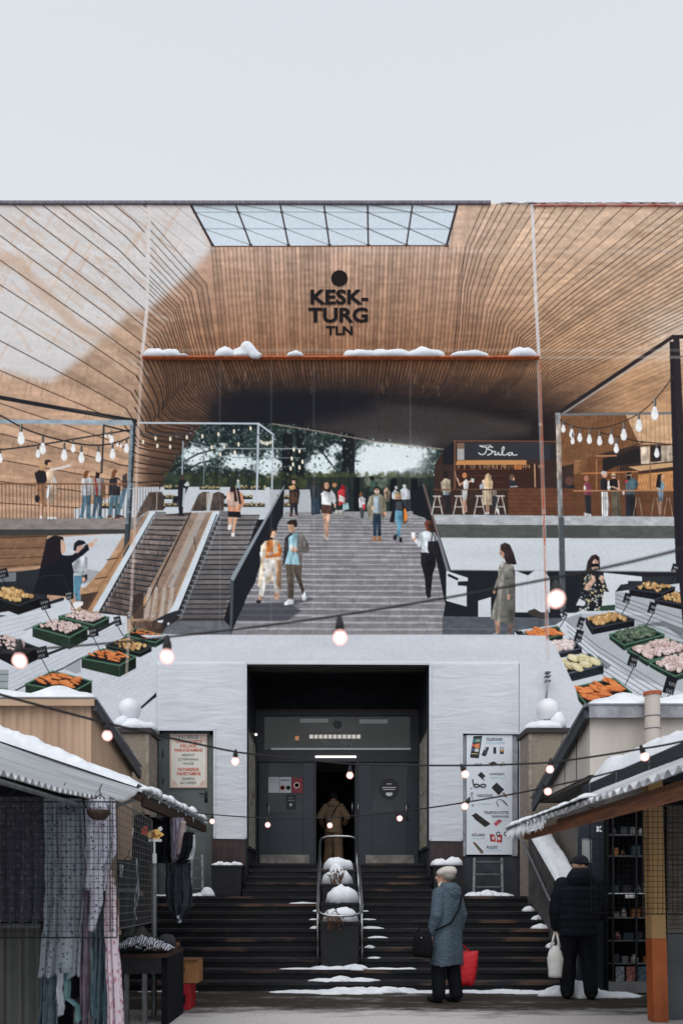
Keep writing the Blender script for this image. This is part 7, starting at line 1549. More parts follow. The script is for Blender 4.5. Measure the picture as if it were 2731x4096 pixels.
# price sign on its stick
psn = thing('price_sign', 'yellow flower shaped price tag with a red bow on a white stick', 'price tag', W(616, 3455, 7.9))
a = W(618, 3338, 7.88)
def blob(mb, cx_, cz_, r, n=10, wob=.14, y=a.y, sy=1.): mb.prism([(cx_+r*(1+wob*math.cos(5*k*2*math.pi/40))*math.cos(k*2*math.pi/40), y, cz_+sy*r*(1+wob*math.cos(5*k*2*math.pi/40))*math.sin(k*2*math.pi/40)) for k in range(40)], (0, .006, 0))
w = MB(); blob(w, a.x+.005, a.z, .082, sy=.62); w.build('card', mat('tag_yellow', lin((240, 206, 128)), .5, col2=lin((236, 190, 110)), scale=8), psn)
w = MB(); blob(w, a.x-.10, a.z+.03, .038, wob=.3); blob(w, a.x-.092, a.z+.068, .024, wob=.2, y=a.y-.004); w.build('bow', mat('tag_red', lin((220, 84, 60)), .5), psn)
w = MB(); blob(w, a.x+.06, a.z+.06, .022, wob=.2, y=a.y+.004); w.box(a.x-.06, a.y-.004, a.z-.075, a.x+.075, a.y+.008, a.z-.048); w.tube([(a.x, a.y, a.z-.06), (a.x, a.y, a.z-.26)], .010, 8); w.box(a.x-.02, a.y-.02, a.z-.30, a.x+.02, a.y+.02, a.z-.20); w.build('holder', 'white', psn)
lettering('lettering', '6.-', .085, (a.x+.02, a.y-.004, a.z-.002), mat('tag_ink', lin((150, 96, 50)), .6), psn, 1, .004)
# pole, table and the goods on it
tp = MB(); p0 = W(612, 3440, 7.9); tp.tube([(p0.x, 7.95, 0), (p0.x, 7.95, p0.z)], .028, 10); tp.lathe([(0, .0), (.14, .0), (.14, .02), (.05, .03), (0, .03)], (p0.x, 7.95, 0), 16)
tag(tp.build('stall_pole', 'galv', loc=(p0.x, 7.95, 0), smooth=False), 'grey steel pole carrying the price tag at the stall table', 'pole')
tb = thing('stall_table', 'dark stall table on grey legs with folded clothes on it', 'table', (-2.1, 8.0, 0))
tz = W(0, 3812, 7.6).z; x0, x1 = W(455, 0, 7.6).x, W(672, 0, 7.6).x
w = MB(); w.box(x0, 7.5, tz-.04, x1, 8.4, tz); w.build('table_top', 'wood_dark', tb)
w = MB(); w.box(x0+.02, 7.52, tz-.20, x1-.05, 7.56, tz-.04); w.build('apron', 'black_metal', tb)
for u in (508, 580): x = W(u, 0, 7.56).x; w = MB(); w.box(x-.022, 7.54, 0, x+.022, 7.585, tz-.04); w.build('leg', 'galv', tb)
w = MB(); w.box(W(470, 0, 7.6).x, 7.535, W(0, 3882, 7.6).z-.03, W(556, 0, 7.6).x, 7.575, W(0, 3882, 7.6).z); w.build('lower_rail', 'timber', tb)
w = MB(); w.box(x1-.06, 7.58, 0, x1, 8.4, tz-.04); w.build('cloth_side', 'black_cl', tb)
def heap(name, label, cat, u0, u1, v, y, hgt, m, n, seed, grp='things heaped on the stall table'):
    a, b_ = W(u0, v, y), W(u1, v, y); o = MB(); R2 = random.Random(seed)
    for k in range(n):
        f = (k+.5)/n; w2 = (b_.x-a.x)*.55; x = a.x+(b_.x-a.x)*f
        def fold(s, t, x=x, k=k, w2=w2): return (x-w2/2+w2*s+.01*nz(s*6, t*6, k), y-.10+.32*t, tz+.012+hgt*(.35+.65*math.sin(math.pi*f))*(.55+.45*math.sin(math.pi*t))*(math.sin(math.pi*max(.06, min(.94, s)))**.5)+.03*nz(s*9, t*4, k+seed)+.006*k/n)
        o.grid(fold, 14, 12)
    return tag(o.build(name, m, loc=((a.x+b_.x)/2, y, tz), smooth=True, solid=.012), label, cat, grp)
stripe = mat('striped_knit', lin((190, 192, 204)), .9, spec=.1); nt = stripe.node_tree; wv_ = nt.nodes.new('ShaderNodeTexWave'); wv_.inputs['Scale'].default_value = 14; wv_.inputs['Distortion'].default_value = 3; wv_.bands_direction = 'X'
nt.links.new(nt.nodes['Texture Coordinate'].outputs['Object'], wv_.inputs['Vector']); cr = nt.nodes.new('ShaderNodeValToRGB'); cr.color_ramp.elements[0].position = .35; cr.color_ramp.elements[0].color = (*lin((50, 52, 62)), 1); cr.color_ramp.elements[1].position = .5; cr.color_ramp.elements[1].color = (*lin((196, 198, 210)), 1)
nt.links.new(wv_.outputs['Fac'], cr.inputs[0]); nt.links.new(cr.outputs[0], nt.nodes['Principled BSDF'].inputs['Base Color'])
heap('striped_knitwear', 'heap of grey and white striped knitwear on the stall table', 'knitwear', 470, 650, 3800, 7.62, .15, stripe, 5, 3)
heap('dark_scarf', 'crumpled dark green scarf behind the striped knitwear', 'scarf', 470, 610, 3740, 8.1, .24, mat('dark_green', lin((44, 52, 52)), .9, col2=lin((70, 62, 58)), scale=6), 4, 5)
heap('folded_top', 'folded black top with a red label at the table edge', 'top', 480, 575, 3840, 7.56, .05, 'black_cl', 3, 7)
h_ = thing('knitted_hat', 'grey knitted hat on the right end of the table', 'hat', W(668, 3800, 7.9)); c_ = W(668, 3760, 7.9)
w = MB(); w.lathe([(.085, -.055), (.092, -.02), (.085, .02), (.055, .055), (.0, .066)], c_, 20); w.build('crown', mat('grey_wool', lin((62, 62, 66)), .95, col2=lin((48, 48, 54)), scale=40, bump=.6), h_, smooth=True)
w = MB(); w.lathe([(.094, -.06), (.10, -.04), (.095, -.02), (.086, -.03)], c_, 20); w.build('brim', 'charcoal', h_, smooth=True)
# box and crate stacked behind the table
bx = thing('cardboard_box', 'brown cardboard box with dark printing standing on the red crate', 'box', W(740, 3932, 8.6))
a, b_ = W(700, 3933, 8.6), W(791, 3841, 8.6)
w = MB(); w.box(a.x, 8.6, a.z, b_.x, 8.95, b_.z); w.build('carton', mat('cardboard', lin((152, 110, 70)), .85, col2=lin((134, 94, 58)), scale=4), bx, bevel=.005)
w = MB(); w.box(a.x-.004, 8.57, b_.z, b_.x+.004, 8.95, b_.z+.008); w.build('flap', 'timber', bx)
w = MB(); cxb, czb = a.x+.045, (a.z+b_.z)/2+.02
for k in range(24):
    t0, t1 = k/24*2*math.pi, (k+1)/24*2*math.pi
    w.bar((cxb+.07*math.cos(t0), 8.596, czb+.05*math.sin(t0)*(1+.3*math.sin(4*t0))), (cxb+.07*math.cos(t1), 8.596, czb+.05*math.sin(t1)*(1+.3*math.sin(4*t1))), .006, .004, up=(0, 1, 0))
w.build('emblem', 'black_ink', bx); lettering('lettering', 'HEQ', .055, (cxb+.005, 8.596, czb), 'black_ink', bx, .9, .004)
rc_ = thing('red_crate', 'red plastic crate with a square hand hole, on the ground', 'crate', W(728, 4040, 8.6))
a, b_ = W(695, 4040, 8.6), W(760, 3934, 8.6); M['red_plastic'] = mat('red_plastic', lin((176, 34, 42)), .45, col2=lin((150, 26, 36)), scale=4)
x0, x1, z1 = a.x, b_.x, b_.z-.004
hx0, hx1, hz0, hz1 = W(720, 0, 8.6).x, W(741, 0, 8.6).x, W(0, 4016, 8.6).z, W(0, 3980, 8.6).z
w = MB(); w.box(x0, 8.6, 0, hx0, 8.64, z1); w.box(hx1, 8.6, 0, x1, 8.64, z1); w.box(hx0, 8.6, 0, hx1, 8.64, hz0); w.box(hx0, 8.6, hz1, hx1, 8.64, z1); w.box(x0, 8.64, 0, x0+.02, 8.98, z1); w.box(x1-.02, 8.64, 0, x1, 8.98, z1); w.box(x0+.02, 8.94, 0, x1-.02, 8.98, z1); w.box(x0+.02, 8.64, .0, x1-.02, 8.94, .02)
w.build('crate_body', 'red_plastic', rc_, bevel=.005)
w = MB(); w.box(x0+.03, 8.72, .02, x1-.03, 8.9, z1-.04); w.build('contents', 'galv', rc_)
tb2 = thing('wooden_trestle', 'worn wooden trestle leg beside the cardboard box', 'trestle', W(705, 4036, 8.3))
w = MB(); w.bar((W(708, 0, 8.3).x, 8.3, 0), (W(698, 0, 8.3).x, 8.3, W(0, 3790, 8.3).z), .05); w.build('leg', 'galv', tb2); w = MB(); w.bar((W(660, 0, 8.3).x, 8.3, W(0, 3790, 8.3).z), (W(718, 0, 8.3).x, 8.3, W(0, 3776, 8.3).z), .05); w.build('top_bar', 'timber', tb2)

# ================================================================ RIGHT STALL
st3 = thing('goods_stall', 'right foreground stall with a corrugated awning and dark gutter', 'market stall', (3, 6.5, 0))
AX, AZ = 1.85, 1.97
def roof3(a, t):
    y = 3.6+4.5*t; x = AX+.03*nz(y*.8, 3)+1.15*a
    return Vector((x, y, AZ+.42*(x-AX)+.021*math.sin(2*math.pi*y/.13)+.02*nz(y*.7, 1.)+.03*t))
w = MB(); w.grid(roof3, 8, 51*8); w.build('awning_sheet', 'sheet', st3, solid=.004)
w = MB(); w.bar((2.05, 3.8, 1.90), (2.05, 8.0, 1.93), .05, .065); w.build('beam', mat('orange_timber', lin((138, 86, 54)), .7, col2=lin((92, 60, 44)), scale=4, stretch=(5, .6, 5)), st3)
w = MB(); w.bar((2.4, 3.8, 2.04), (2.4, 8.0, 2.07), .05, .08); w.build('beam', 'timber', st3)
def roof4(a, t): y = 3.9+4.87*t; x = 2.95+2.2*a; return Vector((x, y, 2.56+.10*a))
w = MB(); w.grid(roof4, 2, 4); w.build('roof', 'gutter', st3, solid=.05)
w = MB(); w.box(2.90, 3.9, 2.435, 2.945, 8.80, 2.575); w.build('gutter', 'gutter', st3, bevel=.01)
w = MB()
for y in (6.9, 7.7, 8.5): w.box(2.892, y, 2.43, 2.899, y+.025, 2.58)
w.build('gutter_strap', 'galv', st3)
s = MB(); blanket(s, lambda a, t: roof4(a*.8-.01, .005+.99*t)+Vector((0, 0, .026)), 20, 50, .19, 12.3, .06)
tag(s.build('roof_snow', 'snow', smooth=True, loc=(3.8, 6.5, 2.6)), 'snow blanket on the dark guttered roof of the right stall', 'snow')
s = MB()
for k in range(40):
    y = 5.6+2.45*k/40; snow_lump(s, (AX+.09, y, AZ+.06), .10, .13, .02+.012*(k % 3)+.022*(k > 26), k+91.3, p=.8)
for k in range(26):
    y = 6.6+1.5*k/26+.02*math.sin(k*7); L = .04+.05*abs(math.sin(k*2.3)); s.tube([(AX+.01, y, AZ+.02), (AX+.005, y, AZ-L*.5), (AX+.008, y, AZ-L)], [.014, .009, .002], 6)
tag(s.build('awning_snow', 'snow', smooth=True, loc=(AX, 7.1, AZ)), 'crusted snow and icicles along the edge of the right awning', 'snow')
po = thing('striped_post', 'square post painted ochre above and orange below at the right stall', 'post', (3.37, 7.86, 0))
w = MB(); w.prism([(3.275, 7.75, .86), (3.425, 7.75, .86), (3.385, 7.75, 2.5), (3.235, 7.75, 2.5)], (0, .16, 0)); w.build('upper_part', mat('ochre', lin((176, 142, 92)), .6, col2=lin((150, 120, 78)), scale=3, stretch=(1, 1, .3)), po, bevel=.008)
w = MB(); w.prism([(3.295, 7.748, 0), (3.45, 7.748, 0), (3.427, 7.748, .86), (3.273, 7.748, .86)], (0, .164, 0)); w.build('lower_part', mat('orange_paint', lin((176, 92, 38)), .55, col2=lin((140, 70, 32)), scale=3, stretch=(1, 1, .4)), po, bevel=.008)
wl = thing('stall_shutter', 'grey slatted shutter over a grey panel at the right edge', 'shutter', (4.2, 7.9, 0))
w = MB(); zs_ = W(0, 3735, 7.9).z; w.box(3.5, 7.9, 0, 5.5, 7.94, zs_); w.build('panel', mat('panel_grey', lin((84, 88, 94)), .6, col2=lin((68, 72, 78)), scale=2), wl)
M['slat'] = mat('slat', lin((118, 112, 104)), .6, col2=lin((96, 92, 86)), scale=6)
w = MB()
for k in range(28): z = zs_+.01+k*.048; w.add([(3.5, 7.90, z), (5.5, 7.90, z), (5.5, 7.925, z+.044), (3.5, 7.925, z+.044)], [(0, 1, 2, 3)])
w.build('slats', 'slat', wl, solid=.004)
w = MB(); w.box(3.5, 7.95, zs_, 5.5, 7.98, 2.5); w.build('backing', 'dark', wl)
wire_grid('wire grid in front of the ochre post', (3.10, 7.55, 0), (4.1, 7.55, 0), 1.12, 2.2, 20, 20, 'wire_dark', .003)
wire_grid('wire grid hanging in front of the display cabinet', (2.93, 8.55, 0), (3.62, 8.55, 0), 1.11, 2.3, 13, 20, 'wire_dark', .003, -.02)

# ================================================================ STRINGS OF BULBS
M['bulb'] = mat('lit_bulb', (.9, .6, .55), .35, emit=(1, .47, .40), estr=.62, alpha=.55)
M['core'] = mat('lit_core', (.9, .9, .9), .4, emit=(1, .93, .92), estr=1.25)
M['bulb_rim'] = mat('bulb_rim', (.7, .3, .25), .4, emit=(1, .28, .18), estr=.7)
M['cable'] = mat('cable', lin((26, 26, 31)), .6)
def light_string(label, pts, bulbs, sag=.0, r=.034, cr_=.007):
    """pts: (u, v, depth) of the cable; bulbs: (u, v, depth) of the glowing glass"""
    P = [W(*p) for p in pts]; o = thing('string_lights', label, 'string lights', P[0])
    path = []
    for a, b_ in zip(P[:-1], P[1:]):
        for k in range(8): t = k/8; q = a.lerp(b_, t); q.z -= sag*4*t*(1-t); path.append(q)
    path.append(P[-1])
    w = MB(); w.tube(path, cr_, 6); w.build('cable', 'cable', o, smooth=True)
    for u, v, y in bulbs:
        c = W(u, v, y); near = min(path, key=lambda q: (q.x-c.x)**2*4+(q.y-c.y)**2)
        top_ = Vector((near.x, near.y, near.z)); ax = (top_-c); L = max(ax.length, r*2.2); ax = ax.normalized() if ax.length > 1e-4 else Vector((0, 0, 1))
        if ax.z < .6: ax = Vector((ax.x*.4, ax.y*.2, 1)).normalized()
        rot = ax.to_track_quat('Z', 'Y').to_matrix()
        w = MB(); w.lathe([(0, -r), (r*.55, -r*.84), (r*.93, -r*.36), (r, .0), (r*.93, r*.36), (r*.70, r*.78), (r*.5, r*1.05)], (0, 0, 0), 18); w.v = [tuple(rot @ Vector(p)+c) for p in w.v]; bb = w.build('bulb', 'bulb', o, smooth=True)
        w = MB(); w.sphere(c, r*.80, n=14, m=10); w.build('glowing_core', 'core', bb, smooth=True)
        w = MB(); w.lathe([(r*.52, r*.98), (r*.62, r*1.05), (r*.60, r*1.7), (r*.42, r*2.3), (r*.25, r*2.9), (0, r*2.95)], (0, 0, 0), 14); w.v = [tuple(rot @ Vector(p)+c) for p in w.v]; w.build('socket', 'cable', bb, smooth=True)
    return o
light_string('uppermost string of lights, nearest the camera, crossing before the banner', [(-300, 2640, 2.6), (80, 2600, 3.1), (669, 2548, 3.15), (1357, 2462, 3.1), (2223, 2310, 2.6), (2731, 2195, 2.2), (3000, 2120, 2.0)],
             [(80, 2645, 3.1), (669, 2628, 3.15), (1360, 2552, 3.1), (2223, 2397, 2.55)], .004, .031, .005)
light_string('middle string of lights sagging across the doorway', [(-200, 2720, 3.4), (430, 2893, 4.2), (943, 3008, 5.3), (1400, 3056, 6.1), (1845, 3062, 5.5), (2200, 3050, 5.5), (2565, 2995, 5.0), (2760, 2958, 4.6)],
             [(430, 2944, 4.2), (941, 3046, 5.3), (1399, 3102, 6.1), (1860, 3098, 5.5), (2198, 3078, 5.5), (2577, 3028, 5.0)], .004, .029)
light_string('lower string of lights hanging in front of the doors', [(780, 3250, 8.4), (850, 3258, 8.2), (1070, 3272, 7.9), (1318, 3270, 7.8), (1585, 3248, 7.4), (1868, 3208, 6.2), (2180, 3150, 5.7), (2480, 3080, 5.3), (2760, 3015, 5.0)],
             [(849, 3286, 8.2), (1071, 3300, 7.9), (1319, 3302, 7.8), (1598, 3274, 7.4), (1858, 3226, 6.2), (2190, 3166, 5.7)], .004, .0295)
# ================================================================ PEOPLE
def sk_mat(n, c, c2=None, **k): M[n] = mat(n, lin(c), .85, col2=lin(c2) if c2 else None, spec=.15, **k)
quilt = mat('quilted_coat', lin((76, 92, 106)), .7, spec=.25); nt = quilt.node_tree; b = nt.nodes['Principled BSDF']
vo = nt.nodes.new('ShaderNodeTexVoronoi'); vo.inputs['Scale'].default_value = 34; nt.links.new(nt.nodes['Texture Coordinate'].outputs['Object'], vo.inputs['Vector']); bp = nt.nodes.new('ShaderNodeBump'); bp.inputs['Strength'].default_value = .8; bp.inputs['Distance'].default_value = .012; bp.invert = True
nt.links.new(vo.outputs['Distance'], bp.inputs['Height']); nt.links.new(bp.outputs[0], b.inputs['Normal']); M['quilt'] = quilt
sk_mat('black_trousers', (20, 23, 29), (15, 17, 22), scale=5, bump=.3)
sk_mat('puffer', (22, 27, 36), (16, 19, 27), scale=4, stretch=(1, 1, 4), bump=.5)
sk_mat('beret', (206, 200, 194), (188, 180, 174), scale=30, bump=.4); sk_mat('beige_coat', (140, 118, 96), (120, 100, 82), scale=4, bump=.3); sk_mat('beige_trousers', (124, 102, 82), (104, 86, 70), scale=4, bump=.3)
sk_mat('hair_grey', (150, 146, 142)); sk_mat('leather_black', (20, 20, 25))
M['shoe'] = mat('shoe', lin((18, 19, 24)), .45, spec=.4)

class Fig:
    """figure laid out in its own frame: x to the right of the body, y forward, z up; yaw turns it"""
    def __init__(s, name, label, loc, yaw, H):
        s.o = thing('person', label, 'person', loc); s.loc = Vector(loc); s.yaw = yaw; s.H = H; s.rot = Matrix.Rotation(yaw, 3, 'Z')
    def P(s, x, y, z): return s.loc+s.rot @ Vector((x, y, z))
    def limb(s, mb, pts, rs, n=12):
        # tapered limb with rounded ends and joints
        Q = [s.P(*p) for p in pts]; mb.tube(Q, list(rs), n)
        for q, r in zip(Q, rs): mb.sphere(q, r, n=n, m=8)
    def ell(s, mb, c, rx, ry, rz, n=16, m=10): mb.sphere(s.P(*c), rx, ry, rz, n, m, rot=s.rot)
    def loft(s, mb, rows, n=28, fold=0., k=9, seed=0., hemwave=0.):
        """rows: (z, cx, cy, rx, ry)"""
        R3 = []
        for i, (z, cx_, cy_, rx, ry) in enumerate(rows):
            t = i/(len(rows)-1); ring = []
            for j in range(n):
                a = 2*math.pi*j/n; f = 1+fold*(1-t)*math.sin(k*a+seed)+.5*fold*nz(math.cos(a)*2, math.sin(a)*2, z*3+seed)
                ca, sa = math.cos(a), math.sin(a); ex = .8
                ring.append(s.P(cx_+rx*f*math.copysign(abs(ca)**ex, ca), cy_+ry*f*math.copysign(abs(sa)**ex, sa), z+(hemwave*math.sin(3*a+seed) if i == 0 else 0)))
            R3.append(ring)
        mb.rings(R3)
    def hand(s, mb, wrist, d, side, curl=.5, size=1.0):
        """palm, four bent fingers of unequal length and a thumb; d: direction the hand points, side: direction of the thumb"""
        w = Vector(wrist); d = Vector(d).normalized(); sd = Vector(side); sd = (sd-d*sd.dot(d)).normalized(); nrm = d.cross(sd)
        k = size; pal = w+d*.045*k
        def loc(v): return s.P(*v)
        Q = lambda v: s.P(*v)
        mb.tube([Q(w-d*.03), Q(w), Q(w+d*.03*k), Q(w+d*.08*k)], [.026*k, .026*k, .034*k, .034*k], 10)
        for i, (off, L) in enumerate([(-.027, .056), (-.009, .068), (.009, .074), (.027, .068)]):
            b0 = w+d*.078*k+sd*off*k; c1 = math.cos(curl*.9); s1 = math.sin(curl*.9); d1 = d*c1+nrm*s1; c2, s2 = math.cos(curl*2), math.sin(curl*2); d2 = d*c2+nrm*s2
            p1 = b0+d1*L*.5*k; p2 = p1+d2*L*.5*k
            mb.tube([Q(b0), Q(p1), Q(p2)], [.0095*k, .009*k, .0075*k], 7); mb.sphere(Q(p2), .0078*k, n=7, m=5); mb.sphere(Q(p1), .0092*k, n=7, m=5)
        b0 = w+d*.03*k+sd*.028*k; p1 = b0+(sd*.75+d*.65).normalized()*.035*k; p2 = p1+(sd*.25+d*.9+nrm*.3).normalized()*.03*k
        mb.tube([Q(b0), Q(p1), Q(p2)], [.013*k, .011*k, .009*k], 7); mb.sphere(Q(p2), .009*k, n=7, m=5)
    def head(s, mb, c, turn=0., r=.098, nose=True):
        """skull, jaw, nose, brow, lips and ears; turn rotates the face on the neck"""
        c = Vector(c); q = Matrix.Rotation(turn, 3, 'Z'); R0 = s.rot @ q
        def pt(v): return s.P(*(c+q @ Vector(v)))
        mb.sphere(pt((0, -.012, .02)), r*.78, r*.98, r*1.08, 20, 14, rot=R0); mb.sphere(pt((0, .026, -.045)), r*.60, r*.66, r*.72, 16, 10, rot=R0); mb.sphere(pt((0, .058, -.085)), r*.30, r*.28, r*.26, 12, 8, rot=R0)
        mb.tube([pt((0, .082, .018)), pt((0, .104, -.018)), pt((0, .090, -.028))], [.010, .016, .012], 8); mb.sphere(pt((0, .078, .034)), r*.55, r*.16, r*.12, 12, 6, rot=R0)
        mb.sphere(pt((0, .084, -.056)), r*.27, r*.13, r*.10, 12, 6, rot=R0)
        for sx_ in (-1, 1): mb.sphere(pt((sx_*r*.80, -.012, -.005)), r*.10, r*.22, r*.32, 8, 8, rot=R0)
        return lambda v: pt(v), R0

# ---- woman in the quilted grey-blue coat, turned towards the left, seen from behind
wm_ = Fig('woman', 'woman in a white beret and long quilted grey blue coat before the steps', (1.385, 9.21, 0), rad(42), 1.66)
B = MB()
for sx_, fy_ in ((-1, .05), (1, -.05)):
    wm_.limb(B, [(sx_*.085, 0, .84), (sx_*.10, fy_*.6+.01, .46), (sx_*.105, fy_-.02, .09)], [.092, .064, .045]); wm_.ell(B, (sx_*.105, fy_+.05, .05), .045, .115, .04)
wm_.ell(B, (0, 0, .92), .155, .115, .13); wm_.loft(B, [(.84, 0, 0, .14, .10), (1.02, 0, 0, .13, .095), (1.2, 0, .0, .15, .105), (1.34, 0, -.01, .15, .09), (1.40, 0, -.01, .08, .06)])
wm_.limb(B, [(0, 0, 1.36), (0, .012, 1.47)], [.052, .046])
pt, RH = wm_.head(B, (0, .03, 1.535), rad(34), .094)
LA = [(-.155, -.01, 1.34), (-.235, -.04, 1.07), (-.225, .045, .84)]; RA = [(.155, -.01, 1.34), (.225, -.05, 1.07), (.235, .0, .86)]
wm_.limb(B, LA, [.05, .04, .028]); wm_.limb(B, RA, [.05, .04, .028])
wm_.hand(B, (-.222, .052, .825), (.03, .25, -1), (.3, 1, 0), .7, .95); wm_.hand(B, (.236, .01, .845), (0, .1, -1), (-.3, 1, 0), 1.1, .95)
B.build('body', 'skin', wm_.o, smooth=True, remesh=.0075)
B = MB()
for sx_, fy_ in ((-1, .05), (1, -.05)): wm_.limb(B, [(sx_*.085, 0, .86), (sx_*.10, fy_*.6+.01, .46), (sx_*.105, fy_-.02, .10)], [.115, .092, .082], 14)
B.build('trousers', 'black_trousers', wm_.o, smooth=True, remesh=.014)
for sx_, fy_ in ((-1, .05), (1, -.05)):
    B = MB(); wm_.ell(B, (sx_*.105, fy_+.045, .045), .054, .135, .046); wm_.ell(B, (sx_*.105, fy_-.03, .07), .056, .06, .07); B.build('shoe', 'shoe', wm_.o, smooth=True, remesh=.012)
B = MB(); wm_.loft(B, [(.46, 0, .0, .215, .175), (.60, 0, 0, .212, .172), (.80, 0, 0, .205, .165), (1.0, 0, -.005, .195, .155), (1.2, 0, -.01, .195, .15), (1.31, 0, -.015, .19, .135), (1.385, 0, -.015, .125, .10), (1.43, 0, -.01, .075, .075)], fold=.018, k=5, hemwave=.012)
wm_.limb(B, [(-.15, -.01, 1.325), (-.238, -.045, 1.07), (-.232, .035, .87)], [.085, .074, .056], 14); wm_.limb(B, [(.15, -.01, 1.325), (.228, -.055, 1.07), (.238, -.005, .89)], [.085, .074, .056], 14)
B.build('coat', 'quilt', wm_.o, smooth=True, remesh=.011, sm=3)
B = MB(); wm_.loft(B, [(1.33, 0, -.05, .12, .09), (1.40, 0, -.055, .13, .10), (1.45, 0, -.04, .105, .09), (1.47, 0, -.02, .07, .06)]); wm_.loft(B, [(1.25, 0, -.135, .04, .02), (1.32, 0, -.13, .11, .045), (1.40, 0, -.115, .12, .05), (1.45, 0, -.08, .08, .04)]); B.build('hood', 'quilt', wm_.o, smooth=True, remesh=.011)
B = MB(); wm_.limb(B, [(-.06, .03, 1.43), (.0, .06, 1.44), (.06, .03, 1.43)], [.045, .05, .045]); B.build('scarf', mat('cream_scarf', lin((206, 190, 176)), .9, scale=20), wm_.o, smooth=True, remesh=.012)
B = MB(); q = Matrix.Rotation(rad(34), 3, 'Z'); B.sphere(wm_.P(0, .0, 1.60), .112, .125, .062, 24, 12, rot=wm_.rot @ q @ Matrix.Rotation(rad(-14), 3, 'X')); B.sphere(wm_.P(.01, -.035, 1.60), .10, .10, .066, 20, 10, rot=wm_.rot); B.build('beret', 'beret', wm_.o, smooth=True, remesh=.010)
B = MB(); B.sphere(wm_.P(.0, -.045, 1.545), .082, .07, .055, 16, 10, rot=wm_.rot); B.build('hair', 'hair_grey', wm_.o, smooth=True)
B = MB(); B.tube([wm_.P(.10, -.06, 1.40), wm_.P(.12, -.14, 1.30), wm_.P(.02, -.185, 1.15), wm_.P(-.12, -.175, .98), wm_.P(-.24, -.06, .90), wm_.P(-.28, .08, .86)], .011, 8)
B.build('bag_strap', 'leather_black', wm_.o, smooth=True)
hb = thing('handbag', 'black shoulder handbag hanging at the side of the woman in the beret', 'bag', wm_.P(-.33, .1, .58))
B = MB(); wm_.loft(B, [(.56, -.32, .10, .045, .13), (.62, -.32, .10, .058, .15), (.78, -.32, .10, .05, .14), (.86, -.32, .10, .03, .12)]); B.build('bag_body', 'leather_black', hb, smooth=True)
B = MB(); B.tube([wm_.P(-.32, .0, .85), wm_.P(-.30, .04, .93), wm_.P(-.30, .14, .93), wm_.P(-.32, .20, .85)], .008, 6); B.build('handle', 'leather_black', hb, smooth=True)
B = MB(); B.sphere(wm_.P(-.375, .07, .80), .012, n=8, m=6); B.build('clasp', 'steel', hb)
rb = thing('shopping_bag', 'bright red shopping bag carried behind the woman in the beret', 'bag', (1.62, 9.30, .22))
M['red_bag'] = mat('red_bag', lin((206, 34, 44)), .5, col2=lin((180, 24, 34)), scale=5, bump=.4, spec=.4)
B = MB(); rr_ = []
for z, cx_, rx, ry in ((.20, 1.63, .085, .06), (.25, 1.635, .115, .075), (.42, 1.64, .135, .075), (.56, 1.64, .15, .07), (.615, 1.64, .155, .055)):
    rr_.append([Vector((cx_+rx*math.copysign(abs(math.cos(a))**.6, math.cos(a))*(1+.07*math.sin(5*a+z*20)), 9.30+ry*math.copysign(abs(math.sin(a))**.6, math.sin(a))*(1+.1*math.sin(7*a+z*14)), z+.012*math.sin(4*a+z*9))) for a in [k*2*math.pi/32 for k in range(32)]])
B.rings(rr_); B.build('bag_body', 'red_bag', rb, smooth=True)
B = MB(); B.tube([(1.56, 9.26, .61), (1.555, 9.24, .72), (1.545, 9.23, .80), (1.57, 9.25, .72), (1.70, 9.28, .61)], .010, 6); B.build('handle', 'red_bag', rb, smooth=True)

# ---- man in the black puffer jacket, seen from behind, face turned to the right
mn = Fig('man', 'man in a black puffer jacket and cap, seen from behind at the goods cabinet', (3.10, 9.52, 0), rad(-8), 1.83)
B = MB(); S_ = 1.83/1.75
for sx_, fy_ in ((-1, .02), (1, -.03)):
    mn.limb(B, [(sx_*.095, 0, .90), (sx_*.125, fy_+.02, .50), (sx_*.14, fy_-.02, .10)], [.10, .068, .048]); mn.ell(B, (sx_*.145, fy_+.05, .055), .048, .13, .045)
mn.loft(B, [(.88, 0, 0, .16, .11), (1.1, 0, 0, .16, .11), (1.3, 0, 0, .19, .12), (1.46, 0, -.01, .19, .11), (1.53, 0, -.01, .10, .08)])
mn.limb(B, [(0, 0, 1.48), (.01, .03, 1.60)], [.062, .056])
mn.head(B, (.03, .06, 1.685), rad(-62), .104)
mn.limb(B, [(-.20, -.01, 1.45), (-.275, -.03, 1.14), (-.262, .05, .90)], [.06, .048, .032]); mn.limb(B, [(.20, -.01, 1.45), (.275, .0, 1.14), (.24, .20, 1.0)], [.06, .048, .032])
mn.hand(B, (-.262, .055, .885), (0, .05, -1), (.2, 1, 0), 1.35, 1.05); mn.hand(B, (.24, .215, .99), (-.1, 1, -.2), (-1, .1, .3), .6, 1.05)
B.build('body', 'skin', mn.o, smooth=True, remesh=.0075)
B = MB()
for sx_, fy_ in ((-1, .02), (1, -.03)): mn.limb(B, [(sx_*.095, 0, .90), (sx_*.125, fy_+.02, .50), (sx_*.14, fy_-.02, .10)], [.135, .105, .088], 14)
B.build('trousers', 'black_trousers', mn.o, smooth=True, remesh=.014)
for sx_, fy_ in ((-1, .02), (1, -.03)):
    B = MB(); mn.ell(B, (sx_*.145, fy_+.05, .048), .056, .15, .05); mn.ell(B, (sx_*.145, fy_-.04, .07), .058, .065, .07); B.build('shoe', 'shoe', mn.o, smooth=True, remesh=.012)
B = MB(); rows = []
for k in range(25):
    t = k/24; z = .80+.72*t; base = .235+.012*math.sin(t*3)-(.0 if t < .8 else (t-.8)*.42); q = .010*abs(math.sin(math.pi*t*8)); rows.append((z, 0, -.01, base+q, base*.72+q))
mn.loft(B, rows, fold=.012, k=4)
